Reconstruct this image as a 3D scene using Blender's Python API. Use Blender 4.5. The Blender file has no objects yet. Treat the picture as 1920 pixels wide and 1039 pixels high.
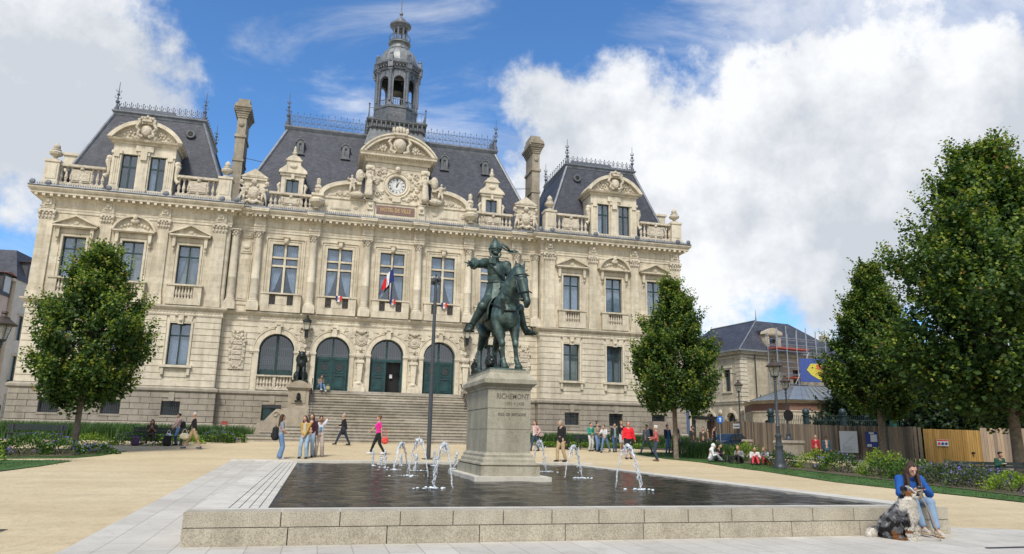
import bpy, bmesh, math, random
import numpy as np
from mathutils import Vector, Matrix, Euler, noise
from mathutils.geometry import tessellate_polygon
R = math.radians
S = bpy.context.scene
COL = S.collection
PI = math.pi
rnd = random.Random(7)

# ---------------------------------------------------------------- camera
F_PX, YAW, PITCH, ROLL = 1350.09, .2553, .2184, -.0195
CX, CY, CH = -4.4515, -51.853, 1.6
cam = bpy.data.cameras.new("camera"); cam_o = bpy.data.objects.new("camera", cam); COL.objects.link(cam_o)
cam.sensor_fit = 'HORIZONTAL'; cam.sensor_width = 36; cam.lens = F_PX/1920*36
cam.clip_start = .1; cam.clip_end = 5000
_f = Vector((math.sin(YAW)*math.cos(PITCH), math.cos(YAW)*math.cos(PITCH), math.sin(PITCH)))
_r = Vector((math.cos(YAW), -math.sin(YAW), 0)); _u = _r.cross(_f)
_rc = _r*math.cos(ROLL) - _u*math.sin(ROLL); _uc = _r*math.sin(ROLL) + _u*math.cos(ROLL)
M = Matrix((_rc, _uc, -_f)).transposed().to_4x4(); M.translation = (CX, CY, CH)
cam_o.matrix_world = M
S.camera = cam_o
S.render.resolution_x = 1024; S.render.resolution_y = 554
S.view_settings.view_transform = 'Standard'; S.view_settings.look = 'None'
S.view_settings.exposure = .30; S.view_settings.gamma = 1
S.cycles.max_bounces = 6; S.cycles.diffuse_bounces = 3; S.cycles.glossy_bounces = 3
S.cycles.transparent_max_bounces = 8; S.cycles.transmission_bounces = 4
S.cycles.use_denoising = True; S.cycles.caustics_reflective = False; S.cycles.caustics_refractive = False

# ---------------------------------------------------------------- sun and sky (thin bright cloud veil)
SUN_EL, SUN_AZ = R(52), R(205)      # azimuth from +Y, clockwise; the sun stands behind the viewer's left shoulder
sd = Vector((math.sin(SUN_AZ)*math.cos(SUN_EL), math.cos(SUN_AZ)*math.cos(SUN_EL), math.sin(SUN_EL)))
sun = bpy.data.lights.new("sun", 'SUN'); sun.energy = 2.8; sun.angle = R(13); sun.color = (1, .95, .87)
so = bpy.data.objects.new("sun", sun); COL.objects.link(so)
so.rotation_euler = (-sd).to_track_quat('-Z', 'Y').to_euler()

def px_dir(u, v):                    # direction of a cloud centre
    d = _f*F_PX + _rc*(u-960) + _uc*(519.5-v); return d.normalized()

W = bpy.data.worlds.new("World"); S.world = W; W.use_nodes = True
nt = W.node_tree; nt.nodes.clear(); N = nt.nodes; L = nt.links
def nd(t, **k):
    n = N.new(t)
    for a, b in k.items(): setattr(n, a, b)
    return n
def mathn(op, a, b=None, c=None, clamp=False):
    n = N.new('ShaderNodeMath'); n.operation = op; n.use_clamp = clamp
    for i, x in enumerate((a, b, c)):
        if x is None: continue
        if hasattr(x, 'links'): L.new(x, n.inputs[i])
        else: n.inputs[i].default_value = x
    return n.outputs[0]
out = nd('ShaderNodeOutputWorld'); bg = nd('ShaderNodeBackground')
sky = nd('ShaderNodeTexSky', sky_type='NISHITA', sun_disc=False)
sky.sun_elevation = SUN_EL; sky.sun_rotation = SUN_AZ; sky.altitude = 0; sky.air_density = 1.0; sky.dust_density = .4; sky.ozone_density = 2.0
tc = nd('ShaderNodeTexCoord'); vec = tc.outputs['Generated']
def fbm(scale, detail, rough, off=(0, 0, 0), dist=0.0, sc=(1, 1, 1)):
    m = nd('ShaderNodeMapping'); m.inputs['Location'].default_value = off; m.inputs['Scale'].default_value = sc
    L.new(vec, m.inputs[0])
    n = nd('ShaderNodeTexNoise'); n.inputs['Scale'].default_value = scale; n.inputs['Detail'].default_value = detail
    n.inputs['Roughness'].default_value = rough; n.inputs['Distortion'].default_value = dist
    L.new(m.outputs[0], n.inputs[0]); return n.outputs[0]
def blob(*a_):
    ang, soft = a_[-2:]; d = a_[0] if isinstance(a_[0], Vector) else px_dir(*a_[:2])
    n = nd('ShaderNodeVectorMath', operation='DOT_PRODUCT'); L.new(vec, n.inputs[0]); n.inputs[1].default_value = d
    a = mathn('ARCCOSINE', n.outputs['Value'])
    return mathn('DIVIDE', mathn('SUBTRACT', R(ang), a), R(soft))     # >0 inside
def maxn(*xs):
    r = xs[0]
    for x in xs[1:]: r = mathn('MAXIMUM', r, x)
    return r
big = fbm(4.5, 10, .60, (3, 1, 2)); fine = fbm(14, 8, .62, (1, 7, 2)); shade = fbm(3.2, 5, .5, (5, 2, 9), sc=(1, 1, 1.7))
wisp = fbm(2.6, 9, .62, (7, 3, 1), .8, (1, 1, 2.6))
nz = mathn('ADD', mathn('MULTIPLY', mathn('SUBTRACT', big, .5), 1.9), mathn('MULTIPLY', mathn('SUBTRACT', fine, .5), 1.0))
up = Vector((0, 0, 1))
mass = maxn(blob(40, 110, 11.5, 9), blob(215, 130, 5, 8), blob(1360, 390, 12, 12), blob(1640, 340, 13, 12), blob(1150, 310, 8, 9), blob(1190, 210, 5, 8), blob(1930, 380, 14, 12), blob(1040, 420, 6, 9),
            blob(Vector((-.3, -.85, .42)).normalized(), 62, 30))  # unseen cloud bank behind the viewer, added to light the facade evenly
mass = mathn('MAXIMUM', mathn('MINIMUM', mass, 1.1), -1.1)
veilm = maxn(blob(1650, 40, 17, 10), blob(760, 60, 7, 25), blob(470, 60, 4, 10), blob(-60, 560, 8, 8)); veilm = mathn('MAXIMUM', mathn('MINIMUM', veilm, 1.0), -1.0)
greym = mathn('MAXIMUM', mathn('MINIMUM', maxn(blob(40, 230, 12, 6), blob(1700, 540, 10, 9), blob(1560, 190, 7, 6)), 1.0), 0.0)
def rampf(x, a, b):
    n = nd('ShaderNodeMapRange', interpolation_type='SMOOTHSTEP'); L.new(x, n.inputs[0]); n.inputs[1].default_value = a; n.inputs[2].default_value = b
    return n.outputs[0]
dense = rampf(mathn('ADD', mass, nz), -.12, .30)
veil = mathn('MULTIPLY', rampf(mathn('ADD', wisp, mathn('MULTIPLY', veilm, .22)), .50, .80), .75)
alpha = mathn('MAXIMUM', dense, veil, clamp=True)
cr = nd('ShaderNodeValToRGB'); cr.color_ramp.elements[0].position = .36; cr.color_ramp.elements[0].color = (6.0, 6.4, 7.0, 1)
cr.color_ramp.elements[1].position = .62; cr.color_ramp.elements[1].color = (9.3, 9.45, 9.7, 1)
L.new(mathn('SUBTRACT', mathn('ADD', shade, mathn('MULTIPLY', mathn('SUBTRACT', fine, .5), .6)), mathn('MULTIPLY', greym, .12)), cr.inputs[0])
tint = nd('ShaderNodeMix', data_type='RGBA', blend_type='MULTIPLY'); tint.inputs[0].default_value = 1
L.new(sky.outputs[0], tint.inputs[6]); tint.inputs[7].default_value = (.86,1.36,1.80,1)
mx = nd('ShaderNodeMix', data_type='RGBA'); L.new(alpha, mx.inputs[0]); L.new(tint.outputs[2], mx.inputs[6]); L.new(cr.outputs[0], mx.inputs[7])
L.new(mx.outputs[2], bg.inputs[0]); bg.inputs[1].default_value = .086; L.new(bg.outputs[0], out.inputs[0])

# ---------------------------------------------------------------- object helpers
def link(o, parent=None):
    COL.objects.link(o)
    if parent is not None: o.parent = parent
    return o
def tag(o, label=None, cat=None, group=None, kind=None):
    if label: o['label'] = label
    if cat: o['category'] = cat
    if group: o['group'] = group
    if kind: o['kind'] = kind
    return o
def thing(name, label, cat, loc=(0, 0, 0), rz=0, group=None, scale=1):
    o = bpy.data.objects.new(name, None); link(o); o.empty_display_size = .2
    o.location = loc; o.rotation_euler = (0, 0, rz); o.scale = (scale,)*3
    return tag(o, label, cat, group)
def copy_tree(o, parent=None):
    c = o.copy(); COL.objects.link(c)
    if parent is not None: c.parent = parent
    for ch in o.children: copy_tree(ch, c)
    return c
class MB:
    def __init__(s): s.v = []; s.f = []; s.m = []; s.mi = 0
    def add(s, vs, fs):
        b = len(s.v); s.v += [tuple(v) for v in vs]; s.f += [tuple(i+b for i in f) for f in fs]; s.m += [s.mi]*len(fs); return s
    def box(s, x0, x1, y0, y1, z0, z1, rz=0, c=None, taper=0):
        t = taper
        vs = [(x0, y0, z0), (x1, y0, z0), (x1, y1, z0), (x0, y1, z0), (x0+t, y0+t, z1), (x1-t, y0+t, z1), (x1-t, y1-t, z1), (x0+t, y1-t, z1)]
        if rz:
            c = c or ((x0+x1)/2, (y0+y1)/2); cs, sn = math.cos(rz), math.sin(rz)
            vs = [(c[0]+(x-c[0])*cs-(y-c[1])*sn, c[1]+(x-c[0])*sn+(y-c[1])*cs, z) for x, y, z in vs]
        return s.add(vs, [(0, 3, 2, 1), (4, 5, 6, 7), (0, 1, 5, 4), (1, 2, 6, 5), (2, 3, 7, 6), (3, 0, 4, 7)])
    def tube(s, pts, r, n=8, caps=True, sx=1.0):
        """swept round tube; r a number or one radius per point"""
        pts = [Vector(p) for p in pts]; rr = r if hasattr(r, '__len__') else [r]*len(pts)
        d0 = (pts[1]-pts[0]).normalized(); a = d0.orthogonal().normalized()
        vs = []; k = len(pts)
        for i, p in enumerate(pts):
            d = (pts[min(i+1, k-1)]-pts[max(i-1, 0)]).normalized()
            a = (a-d*a.dot(d)).normalized(); b = d.cross(a)
            for j in range(n):
                t = 2*PI*j/n; vs.append(p+(a*math.cos(t)+b*math.sin(t)*sx)*rr[i])
        fs = [(i*n+j, i*n+(j+1) % n, (i+1)*n+(j+1) % n, (i+1)*n+j) for i in range(k-1) for j in range(n)]
        if caps: fs += [tuple(range(n-1, -1, -1)), tuple((k-1)*n+j for j in range(n))]
        return s.add(vs, fs)
    def lathe(s, prof, c=(0, 0, 0), n=12, flute=0, ang0=0, ang1=2*PI, sq=False):
        full = abs(ang1-ang0-2*PI) < 1e-6; m = n if full else n+1; vs = []
        for r, z in prof:
            for j in range(m):
                t = ang0+(ang1-ang0)*j/n
                q = r*(1+(flute if j % 2 else 0))
                if sq:
                    q = r/max(abs(math.cos(t)), abs(math.sin(t)))
                vs.append((c[0]+q*math.cos(t), c[1]+q*math.sin(t), c[2]+z))
        k = len(prof)
        fs = [(i*m+j, i*m+(j+1) % m, (i+1)*m+(j+1) % m, (i+1)*m+j) for i in range(k-1) for j in range(m if full else n)]
        if full: fs += [tuple(range(m-1, -1, -1)), tuple((k-1)*m+j for j in range(m))]
        return s.add(vs, fs)
    def ball(s, c, r, n=8, k=6, sc=(1, 1, 1)):
        prof = [(max(r*math.sin(PI*i/k), 1e-4), -r*math.cos(PI*i/k)) for i in range(k+1)]
        b = len(s.v); s.lathe(prof, (0, 0, 0), n)
        for i in range(b, len(s.v)):
            v = s.v[i]; s.v[i] = (c[0]+v[0]*sc[0], c[1]+v[1]*sc[1], c[2]+v[2]*sc[2])
        return s
    def poly(s, outer, holes=(), y0=0, y1=.3, back=False, revdepth=None):
        """plate in the XZ plane, front at y0, outer sides and hole reveals running back to y1"""
        loops = [[(p[0], p[1]) for p in outer]]+[[(p[0], p[1]) for p in h] for h in holes]
        tris = tessellate_polygon([[Vector((x, z, 0)) for x, z in lp] for lp in loops])
        flat = [p for lp in loops for p in lp]
        b = len(s.v); s.v += [(x, y0, z) for x, z in flat]
        for t in tris:
            a, c_, d = (Vector(flat[i]) for i in t)
            cr_ = (c_-a).x*(d-a).y-(c_-a).y*(d-a).x
            t = t if cr_ > 0 else tuple(reversed(t))     # normal to -Y
            s.f.append(tuple(b+i for i in t)); s.m.append(s.mi)
        if back:
            bb = len(s.v); s.v += [(x, y1, z) for x, z in flat]
            for t in tris: s.f.append(tuple(bb+i for i in t)); s.m.append(s.mi)
        o = 0
        for li, lp in enumerate(loops):
            n = len(lp); bb = len(s.v); s.v += [(x, y0, z) for x, z in lp]+[(x, y1, z) for x, z in lp]
            for i in range(n):
                j = (i+1) % n; s.f.append((bb+i, bb+j, bb+n+j, bb+n+i)); s.m.append(s.mi)
        return s
    def sweep(s, path, prof, closed=False, caps=True):
        """moulding: prof = [(out, z)...] swept along plan path [(x, y)...]; 'out' points to the right of travel"""
        n = len(path); k = len(prof); vs = []
        for i in range(n):
            if closed: p0, p1, p2 = path[i-1], path[i], path[(i+1) % n]
            else: p0, p1, p2 = path[max(i-1, 0)], path[i], path[min(i+1, n-1)]
            def nrm(a, b):
                d = Vector((b[0]-a[0], b[1]-a[1])); d.normalize() if d.length > 0 else None
                return Vector((d.y, -d.x))
            if not closed and i == 0: m = nrm(p1, p2)
            elif not closed and i == n-1: m = nrm(p0, p1)
            else:
                n1, n2 = nrm(p0, p1), nrm(p1, p2); m = (n1+n2); m = m/max(m.length_squared, .2)*2
            for o_, z in prof: vs.append((p1[0]+m.x*o_, p1[1]+m.y*o_, z))
        fs = []
        for i in range(n if closed else n-1):
            i2 = (i+1) % n
            for j in range(k-1): fs.append((i*k+j, i2*k+j, i2*k+j+1, i*k+j+1))
        if caps and not closed: fs += [tuple(range(k)), tuple((n-1)*k+j for j in range(k-1, -1, -1))]
        return s.add(vs, fs)
    def xf(s, start, Mx):
        for i in range(start, len(s.v)): s.v[i] = tuple(Mx @ Vector(s.v[i]))
        return s
    def build(s, name, mat, parent=None, smooth=False, kind=None):
        me = bpy.data.meshes.new(name); me.from_pydata(s.v, [], s.f); me.validate()
        for m in (mat if isinstance(mat, (list, tuple)) else [mat]): me.materials.append(m)
        if len(me.materials) > 1 and len(s.m) == len(me.polygons): me.polygons.foreach_set('material_index', s.m)
        if smooth:
            me.polygons.foreach_set('use_smooth', [True]*len(me.polygons))
            if smooth != 'all': me.set_sharp_from_angle(angle=R(38 if smooth is True else smooth))
        bm = bmesh.new(); bm.from_mesh(me)
        if not getattr(s, 'keepn', False): bmesh.ops.recalc_face_normals(bm, faces=bm.faces)
        bm.to_mesh(me); bm.free(); me.update()
        o = bpy.data.objects.new(name, me); link(o, parent)
        if kind: o['kind'] = kind
        return o
def arcp(cx, cz, r, a0, a1, n=16, rz=None):
    return [(cx+r*math.cos(a0+(a1-a0)*i/n), cz+(rz or r)*math.sin(a0+(a1-a0)*i/n)) for i in range(n+1)]
def archloop(cx, hw, z0, zs, n=14):      # opening outline: jambs up to the springing, then a half circle
    return [(cx-hw, z0), (cx+hw, z0)]+arcp(cx, zs, hw, 0, PI, n)
def rect(x0, x1, z0, z1): return [(x0, z0), (x1, z0), (x1, z1), (x0, z1)]

def fuse(name, prims, mat, parent=None, voxel=.02, smooth=3, disp=None, decim=None):
    """one continuous surface from tapered limbs ('c',p0,r0,p1,r1) and ellipsoids ('e',centre,radii[,euler])"""
    m = MB()
    for p in prims:
        b = len(m.v)
        if p[0] == 'c':
            a, r0, c, r1 = Vector(p[1]), p[2], Vector(p[3]), p[4]
            if (c-a).length < 1e-4: c = a+Vector((0, 0, 1e-3))
            d = (c-a).normalized(); k = 5; ln = (c-a).length
            pts = []; rs = []
            for i in range(1, k+1):
                t = PI/2*i/k; pts.append(a-d*(r0*math.cos(t))); rs.append(max(r0*math.sin(t), 1e-4))
            for i in range(k):
                t = PI/2*i/k; pts.append(c+d*(r1*math.sin(t))); rs.append(max(r1*math.cos(t), 1e-4))
            pts.append(c+d*r1); rs.append(1e-4)
            m.tube(pts, rs, 12, True, 1.0)
        elif p[0] == 'e':
            m.ball((0, 0, 0), 1, 14, 10, p[2])
            E_ = (Euler(p[3]).to_matrix().to_4x4() if len(p) > 3 else Matrix())
            m.xf(b, Matrix.Translation(p[1]) @ E_)
        elif p[0] == 'm':
            m.add(p[1], p[2])
    o = m.build(name, mat, parent)
    md = o.modifiers.new('r', 'REMESH'); md.mode = 'VOXEL'; md.voxel_size = voxel; md.use_smooth_shade = True
    if smooth: md2 = o.modifiers.new('s', 'SMOOTH'); md2.iterations = smooth; md2.factor = .5
    if decim: md3 = o.modifiers.new('d', 'DECIMATE'); md3.ratio = decim
    dg = bpy.context.evaluated_depsgraph_get()
    me = bpy.data.meshes.new_from_object(o.evaluated_get(dg))
    old = o.data; o.modifiers.clear(); o.data = me; bpy.data.meshes.remove(old)
    me.name = name
    if not me.materials:
        for mm in (mat if isinstance(mat, (list, tuple)) else [mat]): me.materials.append(mm)
    return o

# ---------------------------------------------------------------- materials (all procedural)
class Mat:
    def __init__(s, name, rough=.8, metal=0, spec=.5):
        s.m = bpy.data.materials.new(name); s.m.use_nodes = True; s.nt = s.m.node_tree; s.N = s.nt.nodes; s.L = s.nt.links
        s.b = s.N['Principled BSDF']; s.b.inputs['Roughness'].default_value = rough; s.b.inputs['Metallic'].default_value = metal
        s.b.inputs['Specular IOR Level'].default_value = spec
        s.tc = s.N.new('ShaderNodeTexCoord')
    def inp(s, sock, x):
        if x is None: return
        if hasattr(x, 'links'): s.L.new(x, sock)
        else: sock.default_value = x
    def vec(s, scale=(1, 1, 1), rot=(0, 0, 0), loc=(0, 0, 0), src='Object'):
        n = s.N.new('ShaderNodeMapping'); n.inputs['Scale'].default_value = scale; n.inputs['Rotation'].default_value = rot; n.inputs['Location'].default_value = loc
        s.L.new(s.tc.outputs[src], n.inputs[0]); return n.outputs[0]
    def xz(s):                                   # (x+y, z) so that vertical faces of any heading get courses
        sp = s.N.new('ShaderNodeSeparateXYZ'); s.L.new(s.tc.outputs['Object'], sp.inputs[0])
        cb = s.N.new('ShaderNodeCombineXYZ'); s.L.new(s.ma('ADD', sp.outputs[0], sp.outputs[1]), cb.inputs[0]); s.L.new(sp.outputs[2], cb.inputs[1]); return cb.outputs[0]
    def ma(s, op, a, b=None, clamp=False):
        n = s.N.new('ShaderNodeMath'); n.operation = op; n.use_clamp = clamp; s.inp(n.inputs[0], a); s.inp(n.inputs[1], b); return n.outputs[0]
    def noise(s, scale, detail=4, rough=.55, vec=None, dist=0):
        n = s.N.new('ShaderNodeTexNoise'); n.inputs['Scale'].default_value = scale; n.inputs['Detail'].default_value = detail; n.inputs['Roughness'].default_value = rough
        n.inputs['Distortion'].default_value = dist; s.L.new(vec or s.tc.outputs['Object'], n.inputs[0]); return n.outputs[0]
    def voro(s, scale, vec=None, feat='F1', out='Distance'):
        n = s.N.new('ShaderNodeTexVoronoi'); n.feature = feat; n.inputs['Scale'].default_value = scale; s.L.new(vec or s.tc.outputs['Object'], n.inputs[0]); return n.outputs[out]
    def ramp(s, x, stops):
        n = s.N.new('ShaderNodeValToRGB'); e = n.color_ramp.elements
        while len(e) < len(stops): e.new(.5)
        for i, (p, c) in enumerate(stops): e[i].position = p; e[i].color = (*c, 1) if len(c) == 3 else c
        s.L.new(x, n.inputs[0]); return n.outputs[0]
    def mix(s, f, a, b, blend='MIX'):
        n = s.N.new('ShaderNodeMix'); n.data_type = 'RGBA'; n.blend_type = blend
        s.inp(n.inputs[0], f); s.inp(n.inputs[6], (*a, 1) if isinstance(a, tuple) else a); s.inp(n.inputs[7], (*b, 1) if isinstance(b, tuple) else b); return n.outputs[2]
    def brick(s, vec, w, h, mortar=.01, c1=(1, 1, 1), c2=(.8, .8, .8), cm=(.3, .3, .3), off=.5):
        n = s.N.new('ShaderNodeTexBrick'); n.inputs['Scale'].default_value = 1; n.inputs['Brick Width'].default_value = w; n.inputs['Row Height'].default_value = h
        n.inputs['Mortar Size'].default_value = mortar; n.inputs['Mortar Smooth'].default_value = .1; n.inputs['Bias'].default_value = 0
        n.inputs['Color1'].default_value = (*c1, 1); n.inputs['Color2'].default_value = (*c2, 1); n.inputs['Mortar'].default_value = (*cm, 1); n.offset = off
        s.L.new(vec, n.inputs[0]); return n.outputs[0], n.outputs[1]
    def bump(s, h, strength=.3, dist=.02, prev=None):
        n = s.N.new('ShaderNodeBump'); n.inputs['Strength'].default_value = strength; n.inputs['Distance'].default_value = dist; s.L.new(h, n.inputs['Height'])
        if prev is not None: s.L.new(prev, n.inputs['Normal'])
        s.L.new(n.outputs[0], s.b.inputs['Normal']); return n.outputs[0]
    def color(s, c): s.inp(s.b.inputs['Base Color'], (*c, 1) if isinstance(c, tuple) else c); return s
def simple(name, c, rough=.8, var=.15, scale=8, bump=0, metal=0, spec=.5, isl=0):
    m = Mat(name, rough, metal, spec); n = m.noise(scale, 4)
    d = tuple(x*(1-var) for x in c); l = tuple(min(x*(1+var), 1) for x in c)
    col = m.ramp(n, [(.3, d), (.7, l)])
    if isl:
        g = m.N.new('ShaderNodeNewGeometry')
        v = m.ramp(g.outputs['Random Per Island'], [(0, (1-isl,)*3), (1, (1+isl*.3,)*3)]); col = m.mix(1.0, col, v, 'MULTIPLY')
    m.color(col)
    if bump: m.bump(n, bump, .02)
    return m.m

def stone_mat(name, base, joints=True, grime=.35, speck=0, bw=.95, bh=.44, jm=.012, jdark=.72, bump=.25, isl=0, bd=.03, bs=0, gc=(.52, .50, .47)):
    m = Mat(name, .86, 0, .3)
    big = m.noise(.45, 5, .6); col = m.ramp(big, [(.3, tuple(x*.88 for x in base)), (.7, tuple(min(1, x*1.08) for x in base))])
    med = m.noise(3.0, 5, .65); col = m.mix(.75, col, m.ramp(med, [(.3, (.74, .72, .70)), (.52, (1, 1, 1)), (.7, (1.08, 1.07, 1.04))]), 'MULTIPLY')
    st = m.noise(1.0, 6, .65, m.vec((2.2, 2.2, .22))); col = m.mix(grime, col, m.ramp(st, [(.42, (1, 1, 1)), (.72, gc)]), 'MULTIPLY')
    if speck:
        sp = m.noise(55, 3, .7); col = m.mix(speck, col, m.ramp(sp, [(.36, (.35, .34, .33)), (.5, (1, 1, 1)), (.64, (1.45, 1.42, 1.35))]), 'MULTIPLY')
    h = m.ma('MULTIPLY', med, .5)
    if joints:
        c, f = m.brick(m.xz(), bw, bh, jm, (1.02, 1.02, 1.02), (.86, .845, .81), (jdark,)*3)
        col = m.mix(1.0, col, c, 'MULTIPLY'); h = m.ma('SUBTRACT', h, m.ma('MULTIPLY', f, .6))
    if isl:
        g = m.N.new('ShaderNodeNewGeometry'); col = m.mix(1.0, col, m.ramp(g.outputs['Random Per Island'], [(0, (1-isl,)*3), (1, (1.12,)*3)]), 'MULTIPLY')
    if bs: h = m.ma('ADD', h, m.noise(bs, 4, .6))
    m.color(col); m.bump(h, bump, bd); return m.m
# ---------------------------------------------------------------- materials in use
LIME = stone_mat("limestone", (.67, .61, .49), True, .60, bw=1.1, bh=.46, jm=.010, jdark=.80)
LIMEP = stone_mat("limestone_trim", (.675, .615, .495), False, .62)
LIMEC = stone_mat("limestone_carved", (.62, .56, .455), False, .45, bump=.9, bd=.10, bs=7)
GRAN = stone_mat("plinth_granite", (.36, .325, .27), False, .5, speck=.25)
STEP = stone_mat("step_granite", (.47, .435, .37), True, .6, speck=.3, bw=1.9, bh=50, jm=.008, isl=.35)
CHIM = stone_mat("chimney_stone", (.38, .34, .27), True, .6, bw=.8, bh=.4)
PEDG = stone_mat("pedestal_granite", (.40, .37, .30), False, .75, speck=.5, bump=.2, gc=(.56, .60, .50))
RIMG = stone_mat("basin_granite", (.60, .57, .50), False, .18, speck=.22)
WALLG = stone_mat("wall_granite", (.44, .40, .32), False, .35, speck=.55, bump=.35)
def slate_mat():
    m = Mat("slate", .62, 0, .4); c, f = m.brick(m.xz(), .24, .13, .008, (.070, .078, .102), (.042, .047, .065), (.03, .03, .038))
    n = m.noise(.7, 5, .6); col = m.mix(.8, c, m.ramp(n, [(.3, (.78, .78, .80)), (.7, (1.3, 1.27, 1.25))]), 'MULTIPLY')
    st = m.noise(1.1, 5, .6, m.vec((2.5, 2.5, .25))); col = m.mix(.5, col, m.ramp(st, [(.45, (.8, .8, .82)), (.75, (1.5, 1.45, 1.4))]), 'MULTIPLY')
    m.color(col); m.bump(m.ma('SUBTRACT', m.noise(20, 2), f), .4, .02); return m.m
SLATE = slate_mat()
ZINC = simple("zinc", (.15, .165, .19), .5, .3, 2.5, .1, .2)
ZINCD = simple("dark_zinc", (.115, .125, .135), .55, .35, 2.5, .2, .2)
ZINCL = simple("light_zinc", (.22, .235, .24), .5, .25, 2, .1, .2)
IRON = simple("iron", (.06, .065, .075), .5, .3, 6, 0, .3)
IRONB = simple("cresting_iron", (.10, .115, .145), .6, .25, 6)
GREENW = simple("green_joinery", (.014, .042, .045), .45, .25, 3)
DOORG = simple("green_door_paint", (.012, .052, .056), .42, .35, 2.5, .1)
BLACK = simple("black_void", (.008, .009, .010), .6, .3, 3)
CURT = simple("curtain_cloth", (.62, .65, .70), .9, .2, 5)
GOLD = simple("gilt", (.45, .32, .15), .45, .2, 6)
PORPH = simple("porphyry", (.20, .125, .11), .45, .3, 9)
BRONZE_ = None
def bronze():
    m = Mat("green_bronze", .5, .35, .5); n = m.noise(3.2, 6, .65); st = m.noise(2.2, 5, .6, m.vec((3, 3, .5)))
    col = m.ramp(n, [(.30, (.016, .026, .024)), (.50, (.052, .086, .076)), (.70, (.14, .205, .175))])
    g = m.N.new('ShaderNodeNewGeometry'); col = m.mix(.6, col, m.ramp(st, [(.4, (.6, .6, .6)), (.7, (1.3, 1.3, 1.3))]), 'MULTIPLY')
    m.color(col); m.bump(m.noise(14, 5, .6), .35, .02); return m.m
BRONZE = bronze()
BRONZD = simple("dark_bronze", (.022, .030, .028), .38, .5, 5, .3, .5)
def glass_mat(name, c=(.035, .042, .05), rough=.08):
    m = Mat(name, rough, 0, .9); n = m.noise(.8, 3); m.color(m.ramp(n, [(.35, tuple(x*.6 for x in c)), (.65, tuple(x*1.4 for x in c))])); m.bump(m.noise(1.3, 2), .06, .05); return m.m
GLASS = glass_mat("window_glass"); GLASSD = glass_mat("dark_glass", (.014, .018, .022), .15)
def gravel_mat():
    m = Mat("sandy_gravel", .95, 0, .2); a = m.noise(.16, 5, .6); b = m.noise(60, 3, .7); c = m.noise(2.2, 5, .65); tr = m.noise(.5, 5, .6, m.vec((.35, 2.2, 1)))
    col = m.ramp(a, [(.3, (.53, .43, .27)), (.7, (.62, .52, .34))])
    col = m.mix(.55, col, m.ramp(c, [(.3, (.86, .85, .84)), (.7, (1.08, 1.08, 1.07))]), 'MULTIPLY')
    col = m.mix(.3, col, m.ramp(tr, [(.40, (.80, .78, .75)), (.55, (1.05, 1.05, 1.05))]), 'MULTIPLY')
    col = m.mix(.55, col, m.ramp(b, [(.33, (.62, .58, .55)), (.5, (1, 1, 1)), (.66, (1.3, 1.3, 1.3))]), 'MULTIPLY')
    sc_ = m.noise(7, 5, .7, m.vec((1, .5, 1)), 1.5); col = m.mix(.5, col, m.ramp(sc_, [(.38, (.80, .78, .74)), (.50, (1.03, 1.03, 1.03)), (.66, (1.08, 1.08, 1.07))]), 'MULTIPLY')
    pb = m.voro(9, None, 'F1'); col = m.mix(.55, col, m.ramp(pb, [(.035, (.45, .42, .38)), (.06, (1, 1, 1))]), 'MULTIPLY')
    m.color(col); m.bump(m.ma('ADD', b, m.ma('MULTIPLY', sc_, 2.0)), .45, .012); return m.m
GRAVEL = gravel_mat()
def pave_mat():
    m = Mat("pale_paving", .82, 0, .35); v = m.vec((1, 1, 1), (0, 0, R(90)))
    c, f = m.brick(v, 1.25, .48, .009, (.56, .53, .47), (.485, .455, .40), (.36, .335, .295))
    n = m.noise(.6, 5, .6); col = m.mix(.75, c, m.ramp(n, [(.3, (.85, .84, .83)), (.7, (1.1, 1.1, 1.1))]), 'MULTIPLY')
    dm = m.noise(1.6, 6, .7, None, 1.2); col = m.mix(.6, col, m.ramp(dm, [(.34, (.78, .76, .72)), (.48, (1, 1, 1)), (.75, (1.06, 1.06, 1.06))]), 'MULTIPLY'); gm = m.voro(2.3, None, 'F1'); col = m.mix(.5, col, m.ramp(gm, [(.03, (.5, .48, .45)), (.045, (1, 1, 1))]), 'MULTIPLY')
    sp = m.noise(70, 2, .7); col = m.mix(.25, col, m.ramp(sp, [(.35, (.6, .6, .6)), (.65, (1.3, 1.3, 1.3))]), 'MULTIPLY')
    m.color(col); m.bump(m.ma('SUBTRACT', sp, m.ma('MULTIPLY', f, 2.0)), .2, .01); return m.m
PAVE = pave_mat()
GRASS = simple("lawn_green", (.045, .105, .018), .95, .35, 1.6, .3)
BLADE = simple("grass_blade", (.06, .14, .025), .8, .4, 5, isl=.5)
SOIL = simple("soil", (.10, .075, .05), .95, .3, 5, .3)
ASPH = simple("asphalt", (.16, .155, .15), .9, .15, 4, .2)

# ---------------------------------------------------------------- ground
def gz(y, x=0):
    b = float(np.interp(y, [-40.4, -21, -7.5, 40], [0, .46, 1.08, 1.25]))
    if x > 15 and y > -40: b -= min((x-15)*.035, .33)*min(1, (y+40)/14)
    return b
def sheet(name, xs, ys, off, mat, kind='structure', f=None):
    m = MB(); vs = [(x, y, gz(y, x)+off) for y in ys for x in xs]; w = len(xs)
    m.add(vs, [(j*w+i, j*w+i+1, (j+1)*w+i+1, (j+1)*w+i) for j in range(len(ys)-1) for i in range(w-1)])
    o = m.build(name, mat); o['kind'] = kind; return o
def lin(a, b, n): return [a+(b-a)*i/n for i in range(n+1)]
# basin constants
BX0, BX1, BY0, BY1, BZ = -5.2, 6.45, -39.75, -20.9, .47       # water outline, rim height
gx = sorted(set([-400, -150, -70] + lin(-45, 60, 42) + [90, 160, 400]))
gy = sorted(set([-120, -70, -55, -45, -40.4] + lin(-39, -6, 22) + lin(0, 60, 12) + [90, 150, 500, 1500]))
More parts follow.
